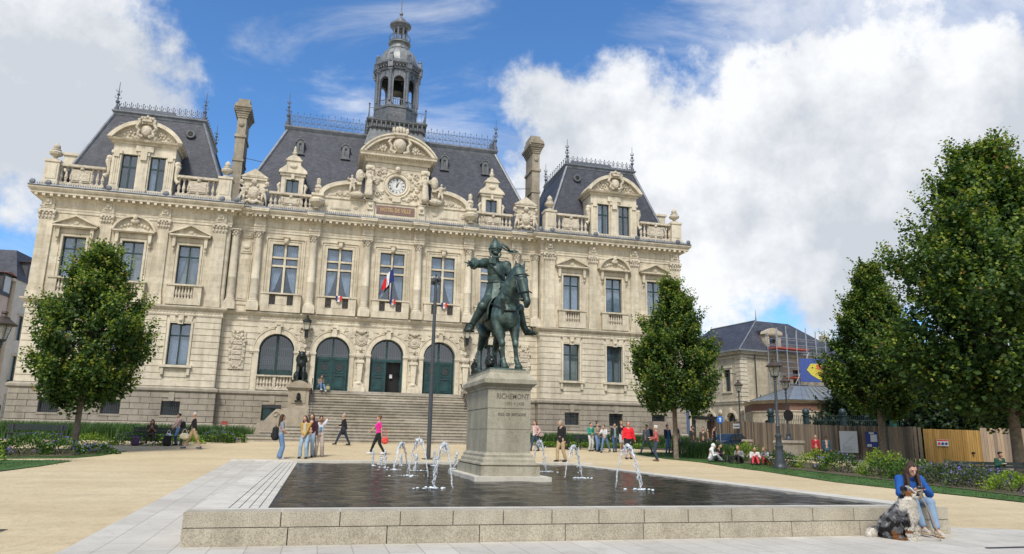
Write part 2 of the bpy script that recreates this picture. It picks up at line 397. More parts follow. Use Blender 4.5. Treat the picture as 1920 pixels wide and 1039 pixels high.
# ground with a hole for the pool
m = MB()
def patch(x0, x1, y0, y1, nx=1, ny=1):
    xs, ys = lin(x0, x1, nx), lin(y0, y1, ny); w = nx+1
    m.add([(x, y, gz(y, x)) for y in ys for x in xs], [(j*w+i, j*w+i+1, (j+1)*w+i+1, (j+1)*w+i) for j in range(ny) for i in range(nx)])
PX0, PX1, PY0, PY1 = -6.10, 7.0, -40.33, -20.1
patch(-45, PX0, -40.4, PY1, 24, 12); patch(PX1, 60, -40.4, PY1, 24, 12)
patch(-45, PX0, PY1, 60, 20, 30); patch(PX1, 60, PY1, 60, 24, 30); patch(PX0, PX1, PY1, 60, 6, 30)
patch(-45, PX0, -130, -40.4, 3, 8); patch(PX0, PX1, -130, -40.4, 3, 8); patch(PX1, 60, -130, -40.4, 3, 8)
patch(-600, -45, -130, 60, 3, 10); patch(60, 600, -130, 60, 3, 10); patch(-600, 600, 60, 1500, 3, 3)
bm_o = m.build("ground", GRAVEL); bm_o['kind'] = 'structure'
# pale paving: in front of the wall, along both sides of the basin
def paving(name, pts, off=.006):
    m = MB(); xs = [p[0] for p in pts]; ys = [p[1] for p in pts]
    tris = tessellate_polygon([[Vector((x, y, 0)) for x, y in pts]])
    bm = bmesh.new(); vs = [bm.verts.new((x, y, 0)) for x, y in pts]
    for t in tris:
        try: bm.faces.new([vs[i] for i in t])
        except ValueError: pass
    for yc in [-40.4]+lin(-39, -8, 15):
        g = bm.verts[:]+bm.edges[:]+bm.faces[:]; bmesh.ops.bisect_plane(bm, geom=g, plane_co=(0, yc, 0), plane_no=(0, 1, 0))
    for v in bm.verts: v.co.z = gz(v.co.y, v.co.x)+off
    me = bpy.data.meshes.new(name); bmesh.ops.recalc_face_normals(bm, faces=bm.faces); bm.to_mesh(me); bm.free(); me.materials.append(PAVE)
    o = bpy.data.objects.new(name, me); link(o); o['kind'] = 'structure'; return o
paving("paving", [(-40, -60), (40, -60), (30, -49.5), (16, -43.2), (8.6, -39.9), (7.0, -39.4), (7.0, -40.42), (-6.12, -40.42), (-6.12, -20.1), (-7.62, -20.1), (-7.62, -46), (-12, -52), (-40, -56)])
# drain gratings
def grate(x0, x1, y0, y1, label):
    g = MB(); z = gz((y0+y1)/2, (x0+x1)/2)+.012
    n = int((x1-x0)/.05)
    g.box(x0, x1, y0, y0+.02, z, z+.01); g.box(x0, x1, y1-.02, y1, z, z+.01)
    for i in range(n): g.box(x0+i*.05, x0+i*.05+.022, y0+.02, y1-.02, z, z+.008)
    o = g.build("drain_grating", IRON); tag(o, label, "drain cover", "drain covers in the ground"); return o
grate(-10.3, -8.95, -38.9, -38.55, "wide dark drain grating set in the sandy gravel")
grate(-5.95, -5.35, -41.35, -41.22, "narrow metal slot drain in the paving under the wall's end")
grate(6.0, 7.6, -42.1, -42.04, "long thin slot drain in the paving near the dog's paws")

# ---------------------------------------------------------------- fountain basin
fb = thing("fountain_basin", "long low granite fountain basin with dark rippled water", "fountain", (0, -30, 0))
fb.location = (0, 0, 0)
m = MB(); YF = -40.38
# upper course and lower course of big blocks, open joints between them
def course(z0, z1, xs, yf):
    for a, b in zip(xs[:-1], xs[1:]): m.box(a+.008, b-.008, yf, yf+.42, z0, z1)
course(.262, BZ, [-6.19, -4.86, -4.02, -3.13, -2.32, -1.52, -.72, .08, .88, 1.68, 2.5, 3.3, 4.1, 4.95, 5.8, 7.03], YF)
course(.0, .250, [-6.19, -4.75, -3.32, -1.9, -.5, .85, 2.25, 3.65, 5.05, 7.03], YF-.012)
m.build("front_wall", WALLG, fb)
m = MB(); m.box(-6.17, 7.01, YF+.02, YF+.4, -.05, BZ-.012); m.build("wall_core", simple("joint_mortar", (.12, .11, .095), .9, .2), fb)
m = MB(); T = BZ
m.box(-6.17, 7.01, -40.33, BY0, .1, T-.003)          # front rim behind the blocks
m.box(BX1, 7.02, BY0+.003, BY1, -.1, T-.001); m.box(BX1, 7.6, BY1+.003, BY1+.86, 0, T+.045); m.box(-7.64, BX1-.003, BY1+.003, BY1+.86, 0, T+.046)
m.build("rim", RIMG, fb)
m = MB(); m.box(-6.19, 7.02, -40.37, -40.33+.9, T-.002, T+.002); 
m = MB()
# three long low steps down into the water on the left
m.box(-6.15, -5.66, -39.95, BY1, .05, T-.004)
for i, x in enumerate((-5.66, -5.52, -5.38, -5.24)):
    m.box(x+.013, x+.14, -39.75, BY1, .0, T-.010-i*.006)
m.build("basin_steps", RIMG, fb)
m = MB(); m.box(-5.70, -5.05, -39.75, BY1, -.1, T-.075); m.build("step_shadow_gap", simple("gap_dark", (.06, .055, .05), .9, .2), fb)
m = MB(); m.box(-5.11, -4.35, -39.75, BY1, -.2, .395); m.build("sill_ledge", simple("wet_granite", (.17, .155, .12), .5, .25, 6), fb)
m = MB(); m.box(-5.4, 6.6, -39.9, BY1+.1, -.35, .05); m.build("basin_floor", simple("basin_floor_dark", (.028, .028, .027), .6, .3, 2), fb)
# water surface: real small waves plus a fine bump
mw = Mat("dark_water", .05); fr = mw.N.new('ShaderNodeFresnel'); fr.inputs[0].default_value = 1.33; df = mw.N.new('ShaderNodeBsdfDiffuse'); df.inputs[0].default_value = (.030, .030, .028, 1)
gl = mw.N.new('ShaderNodeBsdfGlossy'); gl.inputs[0].default_value = (.66, .66, .67, 1); gl.inputs['Roughness'].default_value = .05; bp_ = mw.bump(mw.noise(6, 4, .6, mw.vec((1, 1.8, 1)), .5), .5, .02)
for n_ in (fr, gl): mw.L.new(bp_, n_.inputs['Normal'])
ms = mw.N.new('ShaderNodeMixShader'); mw.L.new(fr.outputs[0], ms.inputs[0]); mw.L.new(df.outputs[0], ms.inputs[1]); mw.L.new(gl.outputs[0], ms.inputs[2]); mw.L.new(ms.outputs[0], mw.N['Material Output'].inputs[0])
rs = np.random.RandomState(2); xs = np.arange(BX0+.06, BX1+.001, .05); ys = np.arange(BY0, BY1+.001, .05); X_, Y_ = np.meshgrid(xs, ys); Z_ = np.zeros_like(X_)
for k in range(46):
    lam = rs.uniform(.28, 1.3); a_ = rs.normal(PI/2, .75); kx, ky = math.cos(a_)*2*PI/lam, math.sin(a_)*2*PI/lam; Z_ += (.020*lam/(2*PI))*np.sin(kx*X_+ky*Y_+rs.uniform(0, 6.3))*(.6+.5*np.sin(X_*rs.uniform(.2, .7)+Y_*rs.uniform(.2, .7)+k))
V_ = np.stack([X_, Y_, Z_+.425], 2).reshape(-1, 3); w_ = len(xs); h_ = len(ys); i_ = (np.arange(h_-1)[:, None]*w_+np.arange(w_-1)[None, :]).ravel(); F_ = np.stack([i_, i_+1, i_+w_+1, i_+w_], 1)
me = bpy.data.meshes.new("water"); me.vertices.add(len(V_)); me.vertices.foreach_set('co', V_.ravel()); me.loops.add(F_.size); me.loops.foreach_set('vertex_index', F_.ravel().astype(np.int32)); me.polygons.add(len(F_))
me.polygons.foreach_set('loop_start', np.arange(0, F_.size, 4, dtype=np.int32)); me.polygons.foreach_set('loop_total', np.full(len(F_), 4, np.int32)); me.polygons.foreach_set('use_smooth', [True]*len(F_)); me.materials.append(mw.m); me.update(); me.validate()
o = bpy.data.objects.new("water", me); link(o); o['kind'] = 'structure'
# ================================================================ TOWN HALL
TH = thing("town_hall", "ornate pale limestone town hall with slate mansard roofs, clock gable and zinc bell turret", "town hall", (0, 0, 0))
def glassy(name, f=.2, tint=(.74, .80, .86)):
    m = Mat(name, .05); nt = m.nt; t = m.N.new('ShaderNodeBsdfTransparent'); t.inputs[0].default_value = (*tint, 1)
    g = m.N.new('ShaderNodeBsdfGlossy'); g.inputs['Roughness'].default_value = .06; g.inputs[0].default_value = (.9, .95, 1, 1)
    x = m.N.new('ShaderNodeMixShader'); x.inputs[0].default_value = f; m.L.new(t.outputs[0], x.inputs[1]); m.L.new(g.outputs[0], x.inputs[2])
    b = m.N.new('ShaderNodeBump'); b.inputs['Strength'].default_value = .15; b.inputs['Distance'].default_value = .03; m.L.new(m.noise(1.1, 2), b.inputs['Height']); m.L.new(b.outputs[0], g.inputs['Normal'])
    m.L.new(x.outputs[0], m.N['Material Output'].inputs[0]); return m.m
PANE = glassy("clear_pane", .13)
YP = -.60
PX = 17.14; PS = 3.487; PW = (11.2, 22.8)
PLAN = [(-22.8, 12), (-22.8, YP), (-11.2, YP), (-11.2, 0), (11.2, 0), (11.2, YP), (22.8, YP), (22.8, 12)]
def off(path, d):     # push plan outward
    return [(x+(-d if x < -20 else d if x > 20 else (d if x < 0 else -d)), y-d if y < 5 else y) for x, y in path]
def rust(m, x0, x1, y, zs, holes, bw=None, gap=.045, proud=.06, depth=.08, vg=.02):
    """proud courses between z levels; holes = (kind, cx, hw, z0, z1_or_spring, ring)"""
    for ci, (za, zb) in enumerate(zip(zs[:-1], zs[1:])):
        zm = (za+zb)/2; iv = [(x0, x1)]
        for h in holes:
            k, cx, hw, h0, h1, ring = h
            if k == 'r':
                if zb <= h0+.02 or za >= h1-.02: continue
                w = hw+ring
            else:
                if zb <= h0+.02: continue
                if zm <= h1: w = hw+ring
                else:
                    q = (hw+ring)**2-(zm-h1)**2
                    if q <= 0: continue
                    w = math.sqrt(q)
            nv = []
            for a, b in iv:
                if cx+w <= a or cx-w >= b: nv.append((a, b)); continue
                if cx-w > a: nv.append((a, cx-w))
                if cx+w < b: nv.append((cx+w, b))
            iv = nv
        for a, b in iv:
            if b-a < .06: continue
            if bw:
                o = (bw/2 if ci % 2 else 0); xs = [a]; t = math.floor((a-x0)/bw)*bw+x0+o
                while t < b:
                    if t > a+.25 and t < b-.25: xs.append(t)
                    t += bw*(1 if True else 1)
                xs.append(b)
                for p, q in zip(xs[:-1], xs[1:]): m.box(p+vg/2, q-vg/2, y-proud, y-proud+depth, za+gap/2, zb-gap/2)
            else: m.box(a, b, y-proud, y-proud+depth, za+gap/2, zb-gap/2)
def lat(m, yf, z0, z1, x, zs):      # side return courses for the projecting pavilions
    for za, zb in zip(zs[:-1], zs[1:]):
        m.box(x-.03, x+.03, yf-.06, .0, za+.022, zb-.022)

# ---- basement plinth
holes_b = [('r', s*(PX+k*PS), .55, 2.54, 3.43, 0) for s in (-1, 1) for k in (-1, 0, 1)]
hc_b = [('r', k*7.5, .62, 2.35, 3.40, 0) for k in (-1, 1)]
m = MB()
for s in (-1, 1):
    xa, xb = (-22.95, -11.05) if s < 0 else (11.05, 22.95)
    hs = [rect(h[1]-h[2], h[1]+h[2], h[3], h[4]) for h in holes_b if h[1]*s > 0]
    m.poly(rect(xa, xb, 0.6, 4.0), hs, YP-.15, YP+.5)
m.poly(rect(-11.06, 11.06, .6, 4.0), [rect(h[1]-h[2], h[1]+h[2], h[3], h[4]) for h in hc_b], -.15, .4)
m.box(-22.95, -22.9, YP-.1, 12, .6, 4.0); m.box(22.9, 22.95, YP-.1, 12, .6, 4.0)
zsb = [2.12, 2.50, 2.88, 3.26, 3.64, 4.02]
rust(m, -22.95, -11.05, YP-.15, zsb, holes_b, 1.15, .035, .05, .07, .03); rust(m, 11.05, 22.95, YP-.15, zsb, holes_b, 1.15, .035, .05, .07, .03)
rust(m, -11.0, -6.3, -.15, zsb, hc_b, 1.15, .035, .05, .07, .03); rust(m, 6.3, 11.0, -.15, zsb, hc_b, 1.15, .035, .05, .07, .03)
for s in (-1, 1): lat(m, YP-.15, 0, 0, s*11.05, zsb)
m.sweep(off(PLAN, .0), [(.16, .5), (.34, .5), (.34, 1.75), (.30, 1.9), (.22, 2.04), (.16, 2.10)])
m.sweep(PLAN, [(.12, 3.98), (.24, 4.02), (.30, 4.10), (.30, 4.24), (.16, 4.34), (.0, 4.38)])
for h in holes_b+hc_b:
    y = (YP if abs(h[1]) > 11 else 0)-.15
    m.box(h[1]-.17, h[1]+.17, y-.11, y, h[4]+.01, 3.99); m.box(h[1]-h[2]-.05, h[1]+h[2]+.05, y-.08, y+.1, h[3]-.13, h[3]-.002)
m.build("plinth", GRAN, TH)
for i, h in enumerate(holes_b+hc_b):
    y = (YP if abs(h[1]) > 11 else 0)-.15+.18
    b = MB(); b.box(h[1]-h[2], h[1]+h[2], y+.05, y+.08, h[3], h[4]); w = b.build("basement_window", GLASSD, TH)
    g = MB()
    if abs(h[1]) > 11:
        for j in range(10): t = h[1]-h[2]+(j+.5)*2*h[2]/10; g.tube([(t, y-.08, h[3]), (t, y-.08, h[4])], .013, 5)
        for z in (h[3]+.12, h[4]-.12): g.box(h[1]-h[2], h[1]+h[2], y-.1, y-.085, z, z+.03)
        g.build("window_bars", IRON, w)
        f = MB(); f.box(h[1]-.025, h[1]+.025, y, y+.045, h[3], h[4]); f.box(h[1]-h[2], h[1]+h[2], y, y+.045, h[4]-.3, h[4]-.26); f.build("frame", GREENW, w)
    else:
        f = MB(); f.box(h[1]-h[2], h[1]+h[2], y, y+.045, h[3], h[4]-.2); f.build("shutter", GREENW, w)

# ---- ground floor: rusticated, arches in the middle
AR = [k*3.75 for k in (-2, -1, 0, 1, 2)]; AHW = 1.16; ASP = 7.07
holes_g = [('a', x, AHW, 4.0, ASP, .42) for x in AR]
gp = [('r', s*(PX+k*PS), .65, 5.76, 8.52, .18) for s in (-1, 1) for k in (-1, 0, 1)]
zg = [4.38+i*.425 for i in range(12)]; zg[-1] = 9.05
m = MB()
m.poly(rect(-11.2, 11.2, 4.3, 9.1), [archloop(x, AHW, 5.38 if abs(x) > 7 else 4.36, ASP) for x in AR], 0, .55)
rust(m, -11.14, 11.14, 0, zg, holes_g)
for x in AR:            # archivolt rings with jamb strips, keystone voussoir
    r0, r1 = AHW, AHW+.42; z0 = 4.36
    n = 18; o = [(x+r1*math.cos(PI*i/n), ASP+r1*math.sin(PI*i/n)) for i in range(n+1)]; q = [(x+r0*math.cos(PI*i/n), ASP+r0*math.sin(PI*i/n)) for i in range(n, -1, -1)]
    m.poly(o+q, (), -.10, 0.03)
    r2 = r0+.12; o2 = [(x+r2*math.cos(PI*i/n), ASP+r2*math.sin(PI*i/n)) for i in range(n+1)]
    m.poly(o2+q, (), -.13, -.05)
    r3 = r1-.07; o3 = [(x+r3*math.cos(PI*i/n), ASP+r3*math.sin(PI*i/n)) for i in range(n, -1, -1)]; m.poly(o+o3, (), -.145, -.05)
    for s in (-1, 1):
        xa, xb = sorted((x+s*r0, x+s*(r1-.12))); m.box(xa, xb, -.09, .03, z0, ASP-.13)
        xa, xb = sorted((x+s*(r0-.04), x+s*(r1+.22))); m.box(xa, xb, -.16, .03, ASP-.13, ASP); m.box(xa+.03, xb-.03, -.12, .03, ASP-.22, ASP-.13)
        for k in range(2):                    # radiating long voussoirs
            a = PI/2-s*(.34+.30*k); L0, L1 = r1+.02, (8.98-ASP)/math.sin(a)-.02
            c, sn = math.cos(a), math.sin(a); p = Vector((x+c*L0, ASP+sn*L0)); e = Vector((x+c*L1, ASP+sn*L1)); w = Vector((-sn, c))*.13
            m.poly([tuple(p-w), tuple(p+w), tuple(e+w*1.4), tuple(e-w*1.4)][::(1 if s > 0 else 1)], (), -.075, .0)
    m.box(x-.17, x+.17, -.26, .0, 8.20, 8.98); m.box(x-.25, x+.25, -.32, 0, 8.82, 8.96)
    for s in (-1, 1): m.tube([(x+s*.2, -.33, 8.75), (x+s*.2, -.05, 8.75)], .085, 8)
m.build("ground_floor_wall", LIMEP, TH)
for s in (-1, 1):
    m = MB()
    xa, xb = (-22.8, -11.2) if s < 0 else (11.2, 22.8); hg = [h for h in gp if h[1]*s > 0]
    m.poly(rect(xa, xb, 4.3, 9.1), [rect(h[1]-h[2], h[1]+h[2], h[3], h[4]) for h in hg], YP, YP+.5)
    rust(m, xa+.02, xb-.02, YP, zg, hg+[('r', h[1], .75, 5.0, 5.76, 0) for h in hg]+[('r', h[1], .78, 8.52, 9.0, .1) for h in hg])
    lat(m, YP, 0, 0, s*11.2, zg); m.box(xa+.01, xb-.01, YP+.5, 12, 4.3, 9.1)
    for h in hg:
        x = h[1]
        for t in (-1, 1):
            a, b = sorted((x+t*.65, x+t*.79)); m.box(a, b, YP-.09, YP, 5.76, 8.66)
            b2 = len(m.v); m.box(-.17, .17, YP-.085, YP, 8.62, 9.03); m.xf(b2, Matrix.Translation((x+t*.48, 0, 0)) @ Matrix(((1, 0, t*.18, -t*.18*8.6), (0, 1, 0, 0), (0, 0, 1, 0), (0, 0, 0, 1))))
            a, b = sorted((x+t*.70, x+t*.88)); m.box(a, b, YP-.20, YP, 5.12, 5.6)
        m.box(x-.65, x+.65, YP-.07, YP+.05, 8.52, 8.60); m.box(x-.16, x+.16, YP-.2, YP, 8.45, 9.03); m.ball((x, YP-.2, 8.72), .12)
        m.box(x-.98, x+.98, YP-.26, YP+.04, 5.6, 5.76); m.box(x-.72, x+.72, YP-.04, YP, 5.0, 5.58)
    m.build("pavilion_ground_wall", LIMEP, TH)
# string course with a carved running band
m = MB(); m.sweep(PLAN, [(0, 8.98), (.10, 9.02), (.13, 9.12), (.10, 9.16), (.10, 9.38), (.18, 9.42), (.24, 9.46), (.32, 9.56), (.34, 9.66), (.0, 9.70)])
for run, y in (((-22.7, -11.3), YP), ((-11.0, 11.0), 0), ((11.3, 22.7), YP)):
    n = int((run[1]-run[0])/.21)
    for i in range(n):
        x = run[0]+(i+.5)*(run[1]-run[0])/n; m.ball((x, y-.10, 9.27), .075, 6, 4, (1.1, .6, 1.0))
m.build("string_course", LIMEP, TH)

# ---- first floor
m = MB()
m.poly(rect(-11.2, 11.2, 9.6, 16.2), [rect(x-.87, x+.87, 10.96, 14.57) for x in AR], 0, .45)
for x in AR:             # stone cross-mullions and layered surround
    m.box(x-.075, x+.075, .02, .2, 10.96, 14.57)
    for z in (13.02, 13.62): m.box(x-.87, x-.075, .03, .2, z-.065, z+.065); m.box(x+.075, x+.87, .03, .2, z-.065, z+.065)
    for w_, p, t in ((.87, .07, .16), (1.10, .04, .09), (1.26, .09, .07)):
        m.box(x-w_-t, x-w_, -p, .0, 10.9, 14.57+w_-.87+t); m.box(x+w_, x+w_+t, -p, .0, 10.9, 14.57+w_-.87+t); m.box(x-w_, x+w_, -p, .0, 14.57+w_-.87, 14.57+w_-.87+t)
    m.box(x-.14, x+.14, -.2, 0, 14.62, 15.18); m.box(x-.22, x+.22, -.25, 0, 15.06, 15.16); m.ball((x, -.2, 14.78), .14, 8, 6, (1, .8, 1.4))
    # balcony block
    for t in (-1, 1):
        a, b = sorted((x+t*.80, x+t*1.32)); m.box(a, b, -.42, 0, 9.70, 10.92)
    m.box(x-.8, x+.8, -.40, 0, 9.70, 10.10); m.box(x-1.36, x+1.36, -.47, 0.02, 10.92, 11.02)
    m.box(x-.38, x+.38, -.36, -.28, 10.2, 10.82); m.box(x-.8, x+.8, -.34, -.3, 10.09, 10.2)
for s in (-1, 1):        # blind panels beside the pavilions
    x = s*10.1
    for z0, z1, w_ in ((10.4, 13.4, .42), (13.75, 14.6, .36), (14.85, 15.3, .36)):
        m.box(x-w_, x+w_, -.07, 0, z0, z1); m.box(x-w_+.1, x+w_-.1, -.11, 0, z0+.12, z1-.12)
    m.ball((x, -.1, 14.17), .2, 8, 6, (1.2, .5, .8)); m.box(x-.62, x+.62, -.05, 0, 10.1, 10.3)
m.build("first_floor_wall", LIME, TH)
for x in AR:
    for s in (-1, 1):
        b = MB()
        for k in range(5): b.tube([(x+s*(.46+.055*k), -.33, 10.12), (x+s*(.44+.07*k), -.33, 10.5), (x+s*(.46+.055*k), -.33, 10.88)], .016, 5)
        for z in (10.35, 10.65): b.tube([(x+s*.6+.11*math.cos(a*PI/4), -.35, z+.11*math.sin(a*PI/4)) for a in range(9)], .018, 5, False)
        b.build("balcony_ironwork", IRON, TH)
for s in (-1, 1):
    m = MB()
    xa, xb = (-22.8, -11.2) if s < 0 else (11.2, 22.8)
    m.poly(rect(xa, xb, 9.6, 16.2), [rect(s*(PX+k*PS)-.675, s*(PX+k*PS)+.675, 11.09, 13.82) for k in (-1, 0, 1)], YP, YP+.45)
    m.box(xa+.01, xb-.01, YP+.45, 12, 9.6, 16.2); m.box(s*11.2-.02, s*11.2+.02, YP, 0, 9.6, 16.2)
    for k in (-1, 0, 1):
        x = s*(PX+k*PS); y = YP
        for w_, p, t in ((.675, .07, .14), (.86, .04, .08)):
            m.box(x-w_-t, x-w_, y-p, y, 11.0, 13.82+w_-.675+t); m.box(x+w_, x+w_+t, y-p, y, 11.0, 13.82+w_-.675+t); m.box(x-w_, x+w_, y-p, y, 13.82+w_-.675, 13.82+w_-.675+t)
        m.box(x-1.0, x+1.0, y-.06, y, 14.02, 14.32)
        for t in (-1, 1):
            m.box(x+t*1.0-.1, x+t*1.0+.1, y-.26, y, 13.75, 14.40); m.ball((x+t*1.0, y-.2, 13.7), .1); m.ball((x+t*1.0, y-.14, 13.45), .07)
        m.box(x-1.28, x+1.28, y-.40, y, 14.40, 14.50); m.box(x-1.20, x+1.20, y-.3, y, 14.34, 14.40)
        if k:
            m.poly([(x-1.3, 14.5), (x+1.3, 14.5), (x, 15.12)], (), y-.16, y)
            for t in (-1, 1):
                m.poly([(x+t*1.34, 14.5), (x+t*1.34, 14.60), (x, 15.24), (x, 15.10)] if t > 0 else [(x+t*1.34, 14.60), (x+t*1.34, 14.5), (x, 15.10), (x, 15.24)], (), y-.42, y)
            m.ball((x, y-.17, 14.72), .15, 8, 6, (1.3, .5, 1))
        else:
            o = arcp(x, 14.12, 1.42, R(16), R(164), 14); i_ = arcp(x, 14.12, 1.28, R(164), R(16), 14)
            m.poly(o+i_, (), y-.42, y); m.poly(arcp(x, 14.12, 1.3, R(16), R(164), 14), (), y-.16, y)
            for q in range(9): m.ball((x-.8+q*.2, y-.19, 14.66+.28*math.cos((q-4)*.33)), .11, 6, 5, (1, .8, 1))
            m.ball((x, y-.34, 15.35), .2, 8, 6, (.8, .8, 1.3)); m.ball((x, y-.3, 15.12), .24, 8, 6, (1.2, .6, .8))
        # balconnet
        for t in (-1, 1): m.box(x+t*.83-.25, x+t*.83+.25, y-.34, y, 9.72, 10.98)
        m.box(x-.58, x+.58, y-.32, y, 9.72, 10.12); m.box(x-1.14, x+1.14, y-.4, y+.02, 10.98, 11.09)
    m.build("pavilion_upper_wall", LIME, TH)
def baluster(m, x, y, z0, z1, r=.085, n=8):
    h = z1-z0; m.lathe([(r*1.05, 0), (r*1.05, .08*h), (r*.55, .13*h), (r*1.15, .36*h), (r*.9, .5*h), (r*.5, .72*h), (r*.62, .80*h), (r*.5, .86*h), (r*1.0, .93*h), (r*1.0, h)], (x, y, z0), n)
for s in (-1, 1):
    for k in (-1, 0, 1):
        x = s*(PX+k*PS); b = MB()
        for i in range(6): baluster(b, x-.475+i*.19, YP-.2, 10.12, 10.98)
        b.build("balustrade", LIMEC, TH)
for x in (-7.5, 7.5):
    b = MB(); b.box(x-1.12, x+1.12, -.22, .1, 4.38, 4.58); b.box(x-1.14, x+1.14, -.25, .08, 5.28, 5.38); b.box(x-.1, x+.1, -.2, .05, 4.58, 5.28)
    for s in (-1, 1):
        for i in range(5): baluster(b, x+s*(.24+i*.2), -.09, 4.58, 5.28)
    b.build("balustrade", LIMEC, TH)

# ---- windows
def win(x, y, z0, z1, hw, trans=None, curtain=None, name="window", mull=True, pmat=None, fw=.07):
    f = MB(); y1 = y+.06
    f.box(x-hw, x-hw+fw, y, y1, z0, z1); f.box(x+hw-fw, x+hw, y, y1, z0, z1); f.box(x-hw+fw, x+hw-fw, y, y1, z0, z0+fw); f.box(x-hw+fw, x+hw-fw, y, y1, z1-fw, z1)
    if mull: f.box(x-.045, x+.045, y-.02, y1, z0+fw, z1-fw)
    for t in (trans or ()): f.box(x-hw+fw, x+hw-fw, y-.015, y1-.003, t-.05, t+.05)
    o = f.build(name, GREENW, TH)
    p = MB(); p.box(x-hw+.02, x+hw-.02, y+.03, y+.036, z0+.02, z1-.02); p.build("pane", pmat or PANE, o)
    if curtain:
        c = MB(); top = z1-.05; n = 24
        for s in (-1, 1):
            vs = []; fs = []
            for j in range(9):
                t = j/8; z = top+(z0+.05-top)*t
                if curtain == 'tied': inner = .02+(hw-.16)*(.15+.85*t**1.3) if t < .8 else .02+(hw-.16)*(.9)
                elif curtain == 'short': inner = .05
                elif curtain == 'one': inner = (.05 if s < 0 else hw*.75)
                else: inner = .03+.06*t
                for i in range(n+1):
                    u = inner+(hw-.05-inner)*i/n; vs.append((x+s*u, y+.16+.025*math.sin(i*1.3+s+x)*1.2, z))
            fs = [(j*(n+1)+i, j*(n+1)+i+1, (j+1)*(n+1)+i+1, (j+1)*(n+1)+i) for j in range(8) for i in range(n)]
            c.add(vs, fs)
        c.build("curtain", CURT, o)
    return o
rnd.seed(3)
for x in AR:
    # six lights between the stone mullions
    for za, zb, nm in ((10.96, 12.955, 'tied'), (13.085, 13.555, None), (13.685, 14.57, 'full')):
        for s in (-1, 1):
            xc = x+s*.4725; f = MB(); hw = .3975
            y = .17; fw = .045
            f.box(xc-hw, xc-hw+fw, y, y+.05, za, zb); f.box(xc+hw-fw, xc+hw, y, y+.05, za, zb); f.box(xc-hw+fw, xc+hw-fw, y, y+.05, za, za+fw); f.box(xc-hw+fw, xc+hw-fw, y, y+.05, zb-fw, zb)
            o = f.build("window_light", GREENW, TH)
            p = MB(); p.box(xc-hw, xc+hw, y+.02, y+.026, za, zb); p.build("pane", PANE, o)
            c = MB(); n = 14; vs = []
            if nm is None: top, zb2 = zb, za
            rows = 9
            for j in range(rows):
                t = j/(rows-1); z = zb+(za-zb)*t
                if nm == 'tied': wv = .72-.55*t**1.15 if t < .86 else .2
                else: wv = .74
                for i in range(n+1):
                    u = .38-wv*i/n; vs.append((xc+s*u, y+.14+.022*math.sin(i*1.9+x), z))
            c.add(vs, [(j*(n+1)+i, j*(n+1)+i+1, (j+1)*(n+1)+i+1, (j+1)*(n+1)+i) for j in range(rows-1) for i in range(n)])
            c.build("curtain", CURT, o)
for s in (-1, 1):
    for k in (-1, 0, 1):
        x = s*(PX+k*PS)
        win(x, YP+.22, 11.09, 13.82, .675, (13.05,), ('full' if s > 0 and k < 1 else 'tied' if s*k > 0 else 'one'))
        win(x, YP+.25, 5.76, 8.52, .65, (7.72,), 'full' if s < 0 else ('one' if k >= 0 else None))
